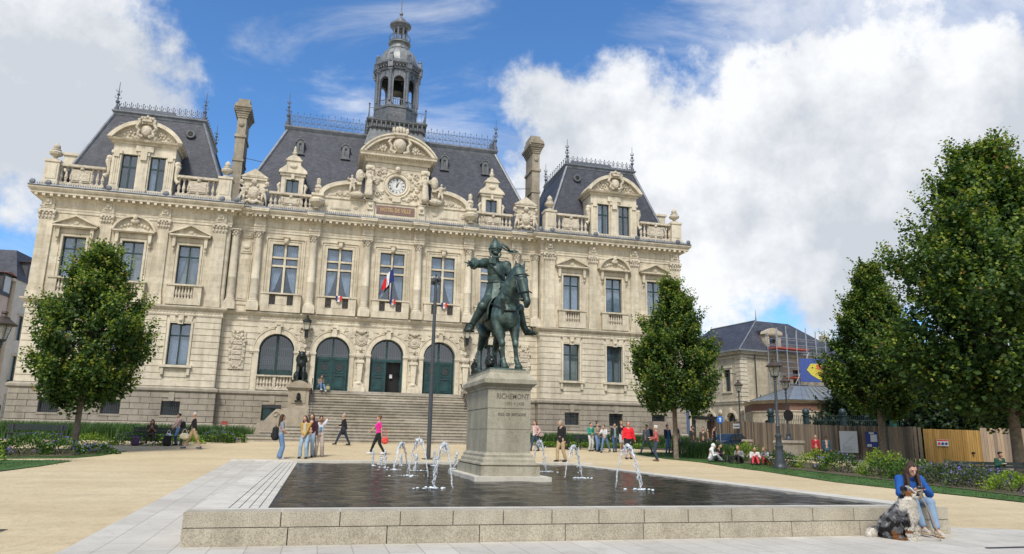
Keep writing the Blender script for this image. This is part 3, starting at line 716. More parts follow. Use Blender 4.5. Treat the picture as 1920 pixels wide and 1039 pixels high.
# arched windows and doors
def arch_frame(x, z0, door=False, ajar=False):
    f = MB(); y = .32; hw = AHW; r0, r1 = hw-.10, hw
    n = 16; o = arcp(x, ASP, r1, 0, PI, n); q = arcp(x, ASP, r0, PI, 0, n)
    f.poly(o+q, (), y, y+.08); f.box(x-hw, x-r0, y, y+.08, z0, ASP); f.box(x+r0, x+hw, y, y+.08, z0, ASP)
    zt = 6.72
    if not door:
        f.box(x-.09, x+.09, y-.05, y+.08, z0, ASP+hw-.05); f.box(x-r0, x+r0, y, y+.07, z0, z0+.35)
        for s in (-1, 1): f.box(x+s*.57-.42, x+s*.57+.42, y+.01, y+.05, z0+.35, z0+.42)
        o = f.build("arched_window", GREENW, TH)
        p = MB(); p.poly(archloop(x, hw-.03, z0+.05, ASP), (), y+.04, y+.045); p.build("pane", PANE, o)
        g = MB()
        for i in range(17): t = x-1.0+i*.125; zt2 = ASP+math.sqrt(max(0, (hw-.12)**2-(t-x)**2)); g.tube([(t, y+.10, z0+.3), (t, y+.10, zt2)], .012, 4)
        for z in (6.2, 6.32, 7.2, 7.3): g.box(x-r0, x+r0, y+.09, y+.105, z, z+.02)
        for i in range(9):
            t = x-1+i*.25; pts = [(t+.09*math.cos(a*PI/4), y+.08, 6.55+.14*math.sin(a*PI/4)) for a in range(9)]; g.tube(pts, .014, 4, False)
        g.build("grille", simple("pale_iron", (.14, .155, .165), .6), o)
        return
    f.box(x-.06, x+.06, y-.05, y+.08, zt, ASP+hw-.05); f.box(x-r0, x+r0, y-.03, y+.09, zt-.09, zt+.09)
    fr = f.build("door", DOORG, TH)
    p = MB(); p.poly(archloop(x, hw-.03, zt, ASP), (), y+.05, y+.055); p.build("pane", PANE, fr)
    g = MB()
    for i in range(13): t = x-.96+i*.16; zt2 = ASP+math.sqrt(max(0, (hw-.12)**2-(t-x)**2)); g.tube([(t, y+.11, zt), (t, y+.11, zt2)], .011, 4)
    g.box(x-r0, x+r0, y+.1, y+.115, 6.98, 7.0); g.build("grille", simple("pale_iron2", (.13, .145, .155), .6), fr)
    for s in (-1, 1):
        b = MB(); w = r0-.03
        xa, xb = (0, s*w); lo, hi = min(xa, xb), max(xa, xb)
        cx = s*w/2; za, zb = 4.37, zt-.09
        oc = [(cx+.25*math.cos(a*PI/8), 6.15+.25*math.sin(a*PI/8)) for a in range(16)]
        b.poly(rect(lo+.012, hi, za, zb), [oc], 0, .06)
        b.poly([(cx+.29*math.cos(a*PI/8), 6.15+.29*math.sin(a*PI/8)) for a in range(16)], [oc], -.04, 0)
        for (z0_, z1_) in ((4.62, 5.42),):
            b.box(cx-.34, cx+.34, -.05, 0, z0_, z1_); b.box(cx-.26, cx+.26, -.075, -.05, z0_+.1, z1_-.1)
        b.box(cx-.34, cx-.30, -.04, 0, 5.75, 6.52); b.box(cx+.30, cx+.34, -.04, 0, 5.75, 6.52); b.box(cx-.34, cx+.34, -.04, 0, 5.71, 5.75); b.box(cx-.34, cx+.34, -.04, 0, 6.52, 6.56)
        b.box(cx-.34, cx+.34, -.035, 0, 5.5, 5.62); b.box(cx-w/2+.02, cx+w/2-.02, -.03, 0, za, za+.14)
        if s > 0: b.box(-.045, .05, -.07, 0, za, zb)
        lf = b.build("door_leaf", DOORG, fr); lf.location = (x, y+.0, 0)
        if ajar and s > 0: lf.location = (x+w, y+.03, 0); lf.rotation_euler = (0, 0, R(-100)); [setattr(v, 'co', v.co-Vector((w, 0, 0))) for v in lf.data.vertices]
        gr = MB()
        for a in range(8): gr.tube([(cx+.25*math.cos(a*PI/4), .03, 6.15+.25*math.sin(a*PI/4)), (cx+.09*math.cos(a*PI/4+.4), .03, 6.15+.09*math.sin(a*PI/4+.4))], .014, 4)
        gr.tube([(cx+.1*math.cos(a*PI/6), .03, 6.15+.1*math.sin(a*PI/6)) for a in range(13)], .014, 4, False)
        gr.box(cx-.1, cx+.1, -.07, -.05, 5.52, 5.58)
        if not (ajar and s > 0): go = gr.build("door_ironwork", IRON, fr); go.location = (x, y, 0)
        if not (ajar and s > 0): v = MB(); v.box(x+cx-.3, x+cx+.3, y+.07, y+.09, 5.8, 6.5); v.build("door_panel_glass", GLASSD, fr)
arch_frame(-7.5, 5.38); arch_frame(7.5, 5.38); arch_frame(-3.75, 4.36, True); arch_frame(0, 4.36, True, True); arch_frame(3.75, 4.36, True)
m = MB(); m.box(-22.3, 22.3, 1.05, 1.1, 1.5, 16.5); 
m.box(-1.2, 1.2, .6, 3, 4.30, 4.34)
m.build("dark_interior", BLACK, TH)  # black sheet behind the windows, standing in for the darkness of the rooms
m = MB(); m.box(.32, .52, .9, .93, 5.55, 5.82); m.build("notice", simple("paper_white", (.7, .72, .75)), TH)

# ---- engaged columns and pilasters
def capital(m, x, y, z, w, h=.56, n=10, seed=0):
    m.lathe([(w*.86, 0), (w*.9, .04), (w*.84, .08), (w*.95, h*.5), (w*1.3, h*.86)], (x, y, z), 12)
    for r_, zz, k in ((w*1.0, h*.25, 8), (w*1.15, h*.52, 8)):
        for i in range(k):
            a = 2*PI*(i+.5*(k == 8 and zz > h*.4))/k; m.ball((x+r_*math.cos(a), y+r_*math.sin(a), z+zz), w*.26, 6, 4, (.8, .8, 1.25))
    for s in (-1, 1):
        for t in (-1, 1): m.ball((x+s*w*1.05, y+t*w*1.05, z+h*.8), w*.28, 6, 4)
    m.box(x-w*1.35, x+w*1.35, y-w*1.35, y+w*1.35, z+h*.88, z+h)
def column(x, y):
    t = MB(); t.box(x-.40, x+.40, y-.40, 0, 9.70, 10.15); t.box(x-.36, x+.36, y-.36, 0, 10.15, 10.28)
    t.lathe([(.355, 0), (.36, .05), (.34, .1), (.30, .13), (.32, .18), (.29, .22)], (x, y, 10.28), 16)
    prof = [(.275, 10.5), (.275, 11.9)]; 
    for i in range(7): z = 10.5+i*.2; 
    t.lathe([(.275, 0), (.278, .35), (.287, .36), (.287, .44), (.277, .45), (.277, 1.4), (.285, 1.42), (.285, 1.48), (.27, 1.5), (.258, 2.9), (.24, 4.2), (.255, 4.24), (.255, 4.29)], (x, y, 10.48), 20)
    o = t.build("column", LIMEP, TH, smooth=True)
    c = MB(); capital(c, x, y, 14.78, .26); c.build("capital", LIMEC, o)
for x in (-10.85, -9.35, -5.625, -1.875, 1.875, 5.625, 9.35, 10.85): column(x, -.22)
def pilaster(x, w=.36):
    t = MB(); y = YP; t.box(x-w-.07, x+w+.07, y-.20, y, 9.70, 10.15); t.box(x-w-.03, x+w+.03, y-.17, y, 10.15, 10.4); t.box(x-w, x+w, y-.13, y, 10.4, 14.85)
    o = t.build("pilaster", LIME, TH)
    c = MB(); b0 = len(c.v)
    c.box(x-w-.02, x+w+.02, y-.15, y, 14.85, 14.92); c.box(x-w-.02, x+w+.02, y-.15, y, 14.92, 15.35); c.box(x-w-.13, x+w+.13, y-.26, y, 15.35, 15.46)
    for i in range(5):
        for zz in (15.0, 15.2): c.ball((x-w+i*w/2, y-.17, zz), .09, 6, 5, (1, .8, 1.2))
    for s in (-1, 1): c.ball((x+s*w, y-.2, 15.28), .12, 6, 5); c.ball((x+s*w*.3, y-.2, 15.3), .09, 6, 5)
    c.build("capital", LIMEC, o)
for s in (-1, 1):
    for d in (-5.28, -1.74, 1.74, 5.28):
        pilaster(s*PX+d, .42 if abs(d) > 5 else .33)

# ---- entablature, cornice and gutter
m = MB()
ENT = [(.0, 15.36), (.05, 15.36), (.05, 15.52), (.08, 15.54), (.08, 15.68), (.14, 15.74), (.05, 15.78), (.05, 16.14), (.10, 16.17), (.14, 16.24), (.30, 16.30), (.30, 16.42), (.62, 16.46), (.62, 16.60), (.70, 16.64), (.78, 16.76), (.80, 16.84), (.0, 16.90)]
m.sweep(PLAN, ENT)
def ressaut(x, y, w, p):
    for (o_, z), (o2, z2) in zip(ENT[1:-2], ENT[2:-1]):
        if z2-z > .01: m.box(x-w-o_*.3, x+w+o_*.3, y-p-max(o_, o2), y, z, z2)
for x in (-9.35, -5.625, -1.875, 1.875, 5.625, 9.35): ressaut(x, 0, .36, .22)
for s in (-1, 1):
    for d in (-5.28, -1.74, 1.74, 5.28):
        x = s*PX+d; m.box(x-.36, x+.36, YP-.16, YP, 15.46, 16.25); m.box(x-.2, x+.2, YP-.26, YP, 15.8, 16.2); m.ball((x, YP-.26, 16.02), .12)
        for zz in (15.6, 15.7): m.box(x-.38, x+.38, YP-.2, YP, zz, zz+.05)
for run, y in (((-23.3, -10.9), YP), ((-10.9, 10.9), 0), ((10.9, 23.3), YP)):
    n = int((run[1]-run[0])/.43)
    for i in range(n):
        x = run[0]+(i+.5)*(run[1]-run[0])/n
        m.box(x-.085, x+.085, y-.60, y-.28, 16.30, 16.455)
    n *= 3
for x in (-9.35, -5.625, -1.875, 1.875, 5.625, 9.35):
    for d in (-.3, 0, .3): m.box(x+d-.08, x+d+.08, -.82, -.45, 16.29, 16.452)
m.build("cornice", LIMEP, TH)
m = MB(); m.sweep(PLAN, [(.74, 16.86), (.80, 16.92), (.76, 17.0), (.50, 17.05), (.2, 17.10), (.0, 17.10), (0, 16.86)])
def crest_row(x0, x1, y):
    n = int((x1-x0)/.14)
    for i in range(n):
        x = x0+(i+.5)*(x1-x0)/n; m.box(x-.03, x+.03, y-.02, y+.01, 16.98, 17.10)
crest_row(-23.4, -10.5, YP-.74); crest_row(-10.4, 10.4, -.76); crest_row(10.5, 23.4, YP-.74)
for s in (-1, 1):
    for d in (-6.2, -5.28, -1.74, 1.74, 5.28, 6.2): m.ball((s*PX+d, YP-.74, 17.12), .19, 8, 6, (1, .6, 1))
m.build("gutter", ZINC, TH)
# ================================================================ attic storey, roofs, turret
def loft(m, a, b):            # a, b: (x0,x1,y0,y1,z)
    m.add([(a[0], a[2], a[4]), (a[1], a[2], a[4]), (a[1], a[3], a[4]), (a[0], a[3], a[4]), (b[0], b[2], b[4]), (b[1], b[2], b[4]), (b[1], b[3], b[4]), (b[0], b[3], b[4])],
          [(0, 3, 2, 1), (4, 5, 6, 7), (0, 1, 5, 4), (1, 2, 6, 5), (2, 3, 7, 6), (3, 0, 4, 7)])
def hips(m, a, b, w=.14):
    for (xa, ya), (xb, yb) in (((a[0], a[2]), (b[0], b[2])), ((a[1], a[2]), (b[1], b[2])), ((a[1], a[3]), (b[1], b[3])), ((a[0], a[3]), (b[0], b[3]))):
        m.tube([(xa, ya, a[4]), (xb, yb, b[4])], w, 6)
CA, CB = (-11.6, 11.6, .8, 11.5, 17.0), (-8.35, 8.35, 4.0, 7.0, 25.0)
m = MB(); loft(m, CA, CB); rf = m.build("roof", SLATE, TH)
m = MB(); hips(m, CA, CB, .13)
P4 = [(CB[0], CB[3]), (CB[0], CB[2]), (CB[1], CB[2]), (CB[1], CB[3])]
m.sweep(P4, [(-.2, 24.65), (.12, 24.70), (.16, 24.85), (.22, 24.95), (.30, 25.10), (.30, 25.22), (-.3, 25.26)])
m.box(CB[0]+.1, CB[1]-.1, CB[2]+.1, CB[3], 25.0, 25.2)
m.build("roof_leadwork", ZINC, rf)
def crest_panel(m, p, d, h, w, n_):           # repeated iron cresting along p -> p + d*n
    for i in range(n_+1):
        q = Vector(p)+Vector(d)*(w*i); x, y, z = q
        m.tube([(x, y, z), (x, y, z+h*1.22)], [.035, .018], 4); m.ball((x, y, z+h*1.12), .05, 5, 4); 
        if i < n_:
            e = Vector(d)*w
            for zz in (.06, .42, .86): m.tube([tuple(q+Vector((0, 0, h*zz))), tuple(q+e+Vector((0, 0, h*zz)))], .022, 4)
            c = q+e*.5
            m.tube([tuple(c+Vector((0, 0, h*.06))), tuple(c+Vector((0, 0, h*1.02)))], .018, 4)
            for zc in (.25, .64):
                pts = [tuple(c+Vector(d)*(w*.30*math.cos(a*PI/4))+Vector((0, 0, h*zc+h*.17*math.sin(a*PI/4)))) for a in range(9)]; m.tube(pts, .02, 4, False)
m = MB(); W_ = .48
n_ = int(6.1/W_)
for s in (-1, 1):
    m = MB(); crest_panel(m, (s*8.23, 4.05, 25.2), (-s, 0, 0), 1.15, W_, n_); crest_panel(m, (s*8.35, 4.05, 25.2), (0, 1, 0), 1.15, W_, 6); m.build("ridge_cresting", IRONB, rf)
def finial(x, y, z, h, parent, fancy=True):
    m = MB(); m.lathe([(.16, 0), (.16, h*.12), (.09, h*.14), (.06, h*.26), (.13, h*.30), (.14, h*.34), (.05, h*.38), (.04, h*.52), (.11, h*.55), (.11, h*.58), (.03, h*.62), (.02, h*.98), (.001, h)], (x, y, z), 8)
    for zz, r in ((.46, .22), (.68, .18)):
        for k in range(4):
            a = k*PI/2+.4; m.tube([(x, y, z+h*(zz-.04)), (x+r*math.cos(a), y+r*math.sin(a), z+h*zz), (x+r*.8*math.cos(a), y+r*.8*math.sin(a), z+h*(zz+.05))], .022, 4)
    m.build("finial", IRONB, parent)
for x in (-8.45, 8.45): finial(x, 3.95, 25.2, 2.9, rf)
def vent_dormer(x, z):
    t = (z-17)/8; y = .8+3.2*t-.32; m = MB(); 
    m.poly(archloop(x, .28, z-.55, z+.35, 8), [rect(x-.09, x+.09, z-.35, z+.3)], y, y+.8)
    m.box(x-.36, x+.36, y-.08, y+.5, z-.62, z-.52); m.poly(arcp(x, z+.35, .36, 0, PI, 8)+arcp(x, z+.35, .27, PI, 0, 8), (), y-.06, y+.5); m.ball((x, y, z+.78), .1)
    m.box(x-.09, x+.09, y+.1, y+.12, z-.35, z+.3)
    m.box(x-.4, x+.4, y+.19, y+.24, z-.85, z-.6)
    m.build("roof_vent", ZINCD, rf)
for x, z in ((-7.3, 23.2), (-3.85, 23.2), (4.0, 23.2), (7.4, 23.2)): vent_dormer(x, z)
# pavilion roofs
for s in (-1, 1):
    cx = s*PX; A = (cx-5.45, cx+5.45, .15, 11.5, 17.1); B = (cx-2.95, cx+2.95, 2.0, 8.0, 23.9)
    m = MB(); loft(m, A, B); r = m.build("roof", SLATE, TH)
    m = MB(); hips(m, A, B, .12)
    Q = [(B[0], B[3]), (B[0], B[2]), (B[1], B[2]), (B[1], B[3])]
    m.sweep(Q, [(-.2, 23.6), (.10, 23.65), (.14, 23.8), (.24, 23.9), (.24, 24.0), (-.3, 24.05)]); m.box(B[0], B[1], B[2], B[3], 23.9, 24.02)
    m.build("roof_leadwork", ZINC, r)
    m = MB()
    def fleur(x, y, z, h):
        m.tube([(x, y, z), (x, y, z+h)], .03, 4); m.ball((x, y, z+h), .05, 5, 4)
        for k in (-1, 1): m.tube([(x, y, z+h*.45), (x+k*.1, y, z+h*.62), (x+k*.13, y, z+h*.8)], .025, 4); m.ball((x+k*.13, y, z+h*.82), .04, 5, 3)
    for i in range(15):
        x = B[0]+.12+i*(B[1]-B[0]-.24)/14
        fleur(x, B[2], 24.0, .72); fleur(x, B[3], 24.0, .72)
        if i < 14: m.tube([(x+.2+.12*math.cos(a*PI/3), B[2], 24.26+.1*math.sin(a*PI/3)) for a in range(7)], .02, 4, False)
    for i in range(13):
        y = B[2]+i*.5
        for x in (B[0], B[1]): m.tube([(x, y, 24), (x, y, 24.7)], .03, 4); m.ball((x, y, 24.7), .06, 5, 4)
    for y in (B[2], B[3]): m.box(B[0], B[1], y-.03, y+.03, 24.0, 24.14)
    m.box(cx-2.6, cx+1.0, B[2]-.03, B[2]+.04, 24.14, 24.34)
    m.build("ridge_cresting", IRONB, r)
    for x in (B[0], B[1]):
        for y in (B[2], B[3]): finial(x, y, 23.95, 2.3, r)
    for d in (-2.25, 2.25):
        x = cx+d; z = 22.65; y = .15+1.85*(z-17.1)/6.8-.16; m = MB()
        b = len(m.v); m.lathe([(.19, 0), (.30, 0), (.34, .08), (.30, .14), (.30, .5)], (0, 0, 0), 14); m.lathe([(.19, .5), (.19, .1)], (0, 0, 0), 14)
        m.xf(b, Matrix.Translation((x, y-.1, z)) @ Matrix.Rotation(-PI/2, 4, 'X')); o = m.build("roof_oculus", ZINCD, r)
        m = MB(); b = len(m.v); m.lathe([(.19, .02), (.19, .04)], (0, 0, 0), 12); m.xf(b, Matrix.Translation((x, y-.14, z)) @ Matrix.Rotation(-PI/2, 4, 'X')); m.build("pane", BLACK, o)

# ---- parapets
def parapet(m, x0, x1, y, n, z0=17.1, z1=18.35, panel=None, posts=True):
    m.box(x0, x1, y-.2, y+.2, z0-.2, z0+.28); m.box(x0, x1, y-.24, y+.24, z1-.16, z1); m.box(x0, x1, y-.19, y+.19, z1-.2, z1-.16)
    for i in range(n):
        x = x0+(i+.5)*(x1-x0)/n
        if panel and abs(x-(x0+x1)/2) < panel: continue
        baluster(m, x, y, z0+.28, z1-.2, .10, 8)
    if panel:
        c = (x0+x1)/2; m.box(c-panel, c+panel, y-.12, y+.12, z0+.38, z1-.3); m.box(c-panel+.12, c+panel-.12, y-.17, y+.1, z0+.48, z1-.42); m.ball((c, y-.12, z1-.25), .14); m.ball((c, y-.1, z0+.35), .12)
        for t in (-1, 1): m.tube([(c+t*panel, y-.1, z0+.5+.09*a) for a in range(5)], .08, 6)
def urn(m, x, y, z, h=1.0, r=.32):
    m.lathe([(r*.75, 0), (r*.75, h*.10), (r*.35, h*.14), (r*.28, h*.2), (r*.5, h*.26), (r*.95, h*.34), (r*1.05, h*.45), (r*.85, h*.52), (r*.6, h*.55), (r*.72, h*.60), (r*.72, h*.63), (r*.4, h*.66), (r*.55, h*.74), (r*.5, h*.84), (r*.25, h*.92), (.01, h)], (x, y, z), 12, flute=.05)
for s in (-1, 1):
    y = YP-.12
    for a, b in ((-5.0, -2.2), (2.2, 5.0)):
        m = MB(); parapet(m, s*PX+a, s*PX+b, y, 9, 17.1, 18.65, .62); m.build("parapet_balustrade", LIMEC, TH)
    for e in (-1, 1):
        x = s*PX+e*5.33; m = MB(); m.box(x-.42, x+.42, y-.36, y+.5, 16.9, 18.65); m.box(x-.48, x+.48, y-.42, y+.56, 18.65, 18.80); m.box(x-.48, x+.48, y-.42, y+.56, 16.95, 17.35); m.box(x-.3, x+.3, y-.39, y-.36, 17.5, 18.5)
        if e*s > 0: m.box(x-.42, x+.42, y+.5, y+4, 16.9, 18.4)
        p = m.build("parapet_pier", LIMEP, TH); m = MB(); urn(m, x, y, 18.8, 1.30, .38); m.build("urn", LIMEC, p)
    # pavilion dormer: two lights under a segmental pediment
    cx = s*PX; m = MB(); y = YP-.22
    m.poly(rect(cx-1.95, cx+1.95, 17.12, 20.75), [rect(cx-1.36, cx-.40, 17.35, 19.80), rect(cx+.40, cx+1.36, 17.35, 19.80)], y, y+.4)
    m.box(cx-1.94, cx-1.5, y+.4, 2.0, 17.12, 20.75); m.box(cx+1.5, cx+1.94, y+.4, 2.0, 17.12, 20.75); m.box(cx-1.5, cx+1.5, y+.4, 2.0, 20.2, 20.75)
    for xx, w in ((-1.66, .27), (1.66, .27), (0, .30)):
        m.box(cx+xx-w, cx+xx+w, y-.10, y, 17.35, 19.75); m.box(cx+xx-w-.06, cx+xx+w+.06, y-.16, y, 17.12, 17.42); m.box(cx+xx-w-.06, cx+xx+w+.06, y-.18, y, 19.75, 19.95); m.box(cx+xx-w*.6, cx+xx+w*.6, y-.2, y, 19.5, 19.75)
        if xx:
            for q in range(3): m.box(cx+xx-.17+q*.13, cx+xx-.10+q*.13, y-.13, y-.1, 17.6, 19.5)
    m.box(cx-.55, cx+.55, y-.12, y, 20.05, 20.45); m.box(cx-.2, cx+.2, y-.24, y, 19.4, 20.0)
    for t in (-1, 1):        # scroll buttresses
        m.tube([(cx+t*2.0, y+.1, 19.5), (cx+t*2.18, y+.1, 19.2), (cx+t*2.08, y+.1, 18.7), (cx+t*2.12, y+.1, 18.3), (cx+t*2.3, y+.1, 18.1)], [.16, .2, .12, .12, .18], 8); m.ball((cx+t*2.12, y+.1, 19.42), .22)
    m.sweep([(cx-1.98, 1.5), (cx-1.98, y), (cx+1.98, y), (cx+1.98, 1.5)], [(0, 20.5), (.08, 20.52), (.10, 20.64), (.30, 20.70), (.36, 20.82), (0, 20.86)])
    hw = 2.36; hh = 1.38; rr = (hw*hw+hh*hh)/(2*hh); cz = 20.82+hh-rr; a0 = math.asin((20.82-cz)/rr)
    o = arcp(cx, cz, rr, a0, PI-a0, 24); i_ = arcp(cx, cz, rr-.26, PI-math.asin((20.82-cz)/(rr-.26)), math.asin((20.82-cz)/(rr-.26)), 24)
    m.poly(o+i_, (), y-.42, y+1.2); m.poly(arcp(cx, cz, rr-.15, a0, PI-a0, 20), (), y-.1, y+1.0)
    o = m.build("dormer", LIMEP, TH)
    m = MB()
    for t in (-1, 1):
        for q in range(6):
            a = q*1.05; m.ball((cx+t*.98+.19*math.cos(a), y-.14, 21.30+.19*math.sin(a)), .1, 6, 4, (1, .7, 1))
        m.ball((cx+t*.98, y-.18, 21.3), .1)
        for q in range(7): m.ball((cx+t*(1.35+q*.11), y-.13, 21.12-.012*q*q+.05*math.sin(q*2)), .1-.008*q, 6, 4)
        for q in range(5): m.ball((cx+t*(.5+q*.08), y-.13, 21.0+.05*math.sin(q*2)+.4*(q < 2)), .1, 6, 4)
        m.tube([(cx+t*.2, y-.5, 20.95), (cx+t*.48, y-.5, 21.1), (cx+t*.42, y-.5, 21.4), (cx+t*.62, y-.5, 21.6), (cx+t*.45, y-.5, 21.95), (cx+t*.5, y-.5, 22.25)], [.1, .12, .09, .11, .1, .1], 6)
    m.v = [v for v in m.v]
    m.ball((cx, y-.34, 21.45), .36, 12, 8, (1, .5, 1.25)); m.ball((cx, y-.45, 21.4), .28, 12, 8, (1, .5, 1.25)); m.box(cx-.3, cx+.3, y-.62, y-.2, 22.05, 22.2)
    for q in range(5): m.ball((cx-.34+q*.17, y-.45, 22.32+(.1 if q == 2 else 0)), .13, 6, 5)
    m.build("carved_cartouche", LIMEC, o)
    m = MB(); m.add([(cx-2.1, y+.3, 21.0), (cx+2.1, y+.3, 21.0), (cx+1.6, y+.3, 21.7), (cx, y+.3, 22.1), (cx-1.6, y+.3, 21.7), (cx-2.1, 2.2, 21.0), (cx+2.1, 2.2, 21.0), (cx+1.6, 2.2, 21.7), (cx, 2.2, 22.1), (cx-1.6, 2.2, 21.7)], [(0, 1, 6, 5), (1, 2, 7, 6), (2, 3, 8, 7), (3, 4, 9, 8), (4, 0, 5, 9)])
    m.build("dormer_roof", ZINCD, o)
    for t in (-1, 1):
        w = win(cx+t*.88, y+.2, 17.35, 19.80, .48, (18.95,), 'one' if t*s < 0 else None, fw=.06)
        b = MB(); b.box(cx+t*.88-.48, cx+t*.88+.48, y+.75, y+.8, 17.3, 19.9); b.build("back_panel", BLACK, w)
    # side volute block and little lead dormer showing at the outer end
    m = MB(); xo = s*(PX+4.9)*1.0; m.box(xo-.5, xo+.5, 1.0, 1.6, 17.1, 19.9); m.box(xo-.62, xo+.62, .9, 1.8, 19.9, 20.08); m.build("side_dormer", LIMEP, TH)
    m = MB(); m.box(xo-s*1.0-.8, xo-s*1.0+.8, 1.1, 2.6, 19.6, 20.0); m.build("side_dormer_roof", ZINCD, TH)

# centre parapet: balustrades, solid attic with the inscription
y = -.12
for s in (-1, 1):
    m = MB(); a, b = sorted((s*5.95, s*8.95)); parapet(m, a, b, y, 10, 17.1, 18.35, .55); m.build("parapet_balustrade", LIMEC, TH)
m = MB()
m.box(-5.6, 5.6, y-.2, y+.5, 16.9, 18.25); m.box(-5.62, 5.62, y-.28, y+.55, 18.25, 18.40); m.box(-5.6, 5.6, y-.26, y-.2, 16.95, 17.3)
for s in (-1, 1):
    for x0, x1 in ((2.7, 3.1), (3.25, 4.7), (4.85, 5.25)):
        c = s*(x0+x1)/2; w = (x1-x0)/2
        if w > .4: m.box(c-w, c+w, y-.24, y-.2, 17.45, 18.1); m.box(c-w+.08, c+w-.08, y-.26, y-.2, 17.52, 18.03)
        else:
            b = len(m.v); m.lathe([(.17, 0), (.19, .05), (.13, .07), (.1, .03), (.06, .08)], (0, 0, 0), 12); m.xf(b, Matrix.Translation((c, y-.2, 17.78)) @ Matrix.Rotation(PI/2, 4, 'X'))
    x = s*1.875; m.box(x-.30, x+.30, y-.4, y-.2, 16.95, 18.3); m.box(x-.36, x+.36, y-.48, y-.2, 18.25, 18.42); m.box(x-.2, x+.2, y-.5, y-.4, 17.6, 18.2); m.ball((x, y-.5, 17.95), .15)
    x = s*5.625; m.box(x-.40, x+.40, y-.44, y+.3, 16.9, 17.35); m.box(x-.32, x+.32, y-.36, y+.3, 17.35, 18.3); m.box(x-.42, x+.42, y-.5, y+.35, 18.3, 18.46)
    urn(m, x, y-.42, 17.2, 1.0, .5) if False else None
    m.lathe([(.2, 0), (.2, .08), (.14, .12), (.22, .2), (.5, .42), (.55, .62), (.42, .74), (.45, .8), (.3, .82)], (x, y-.55, 17.25), 14, flute=.06)
m.build("attic_parapet", LIMEP, TH)
for s in (-1, 1):
    m = MB(); m.lathe([(.2, 0), (.24, .08), (.15, .14), (.24, .3), (.26, .45), (.17, .5), (.25, .56), (.2, .74), (.1, .8), (.14, .86), (.15, 1.2), (.05, 1.3), (.01, 1.32)], (s*5.625, y, 18.44), 12, flute=.06)
    m.build("candle_finial", LIMEC, TH)
# inscription panel
m = MB(); m.box(-1.40, 1.40, y-.24, y-.2, 17.42, 18.06); sg = m.build("name_panel", PORPH, TH)
def text(s, size, x, y, z, mat, name, parent, depth=.012, rx=PI/2, rz=0, font_bold=0, sx=1):
    c = bpy.data.curves.new(name, 'FONT'); c.body = s; c.size = size; c.align_x = 'CENTER'; c.align_y = 'CENTER'; c.extrude = depth; c.offset = font_bold; c.resolution_u = 2
    o = bpy.data.objects.new(name, c); COL.objects.link(o); dg = bpy.context.evaluated_depsgraph_get(); dg.update()
    me = bpy.data.meshes.new_from_object(o.evaluated_get(dg)); bpy.data.objects.remove(o); me.materials.clear(); me.materials.append(mat)
    o = bpy.data.objects.new(name, me); link(o, parent); o.location = (x, y, z); o.rotation_euler = (rx, 0, rz); o.scale = (sx, 1, 1); return o
text("HOTEL DE VILLE", .44, 0, y-.25, 17.74, GOLD, "inscription", sg, font_bold=.012, sx=.70)
# trophy cartouches at the inner corners
def small_figure(c, h, mat, parent, name="carved_figure", lean=0, robed=True, mirror=1, arm=0):
    x, yy, z = c; k = h/1.75
    def P(a, b, c_): return (x+mirror*(a+lean*c_)*k, yy+b*k, z+c_*k)
    pr = [('e', P(0, 0, 1.62), (.10*k, .11*k, .13*k)), ('c', P(0, 0, 1.45), .07*k, P(0, 0, 1.3), .13*k), ('c', P(-.1, 0, 1.32), .13*k, P(.1, 0, 1.32), .13*k), ('c', P(0, 0, 1.3), .17*k, P(0, 0, .95), .16*k)]
    if robed: pr += [('c', P(0, 0, .95), .2*k, P(.03, -.05, .1), .26*k), ('c', P(-.1, -.12, .9), .09*k, P(-.12, -.16, .05), .13*k), ('c', P(.12, -.1, .9), .08*k, P(.16, -.12, .1), .12*k)]
    else: pr += [('c', P(-.08, 0, .95), .12*k, P(-.12, -.18, .5), .09*k), ('c', P(-.12, -.18, .5), .09*k, P(-.1, 0, .05), .06*k), ('c', P(.1, 0, .95), .12*k, P(.2, -.12, .5), .09*k), ('c', P(.2, -.12, .5), .09*k, P(.24, .02, .05), .06*k)]
    pr += [('c', P(-.2, 0, 1.35), .075*k, P(-.33, -.05, 1.08), .06*k), ('c', P(-.33, -.05, 1.08), .06*k, P(-.2, -.2, .95+arm), .05*k), ('c', P(.2, 0, 1.35), .075*k, P(.36, -.03, 1.15+arm), .06*k), ('c', P(.36, -.03, 1.15+arm), .06*k, P(.3, -.12, 1.45), .05*k)]
    return fuse(name, pr, mat, parent, .035*k+.01, 1)
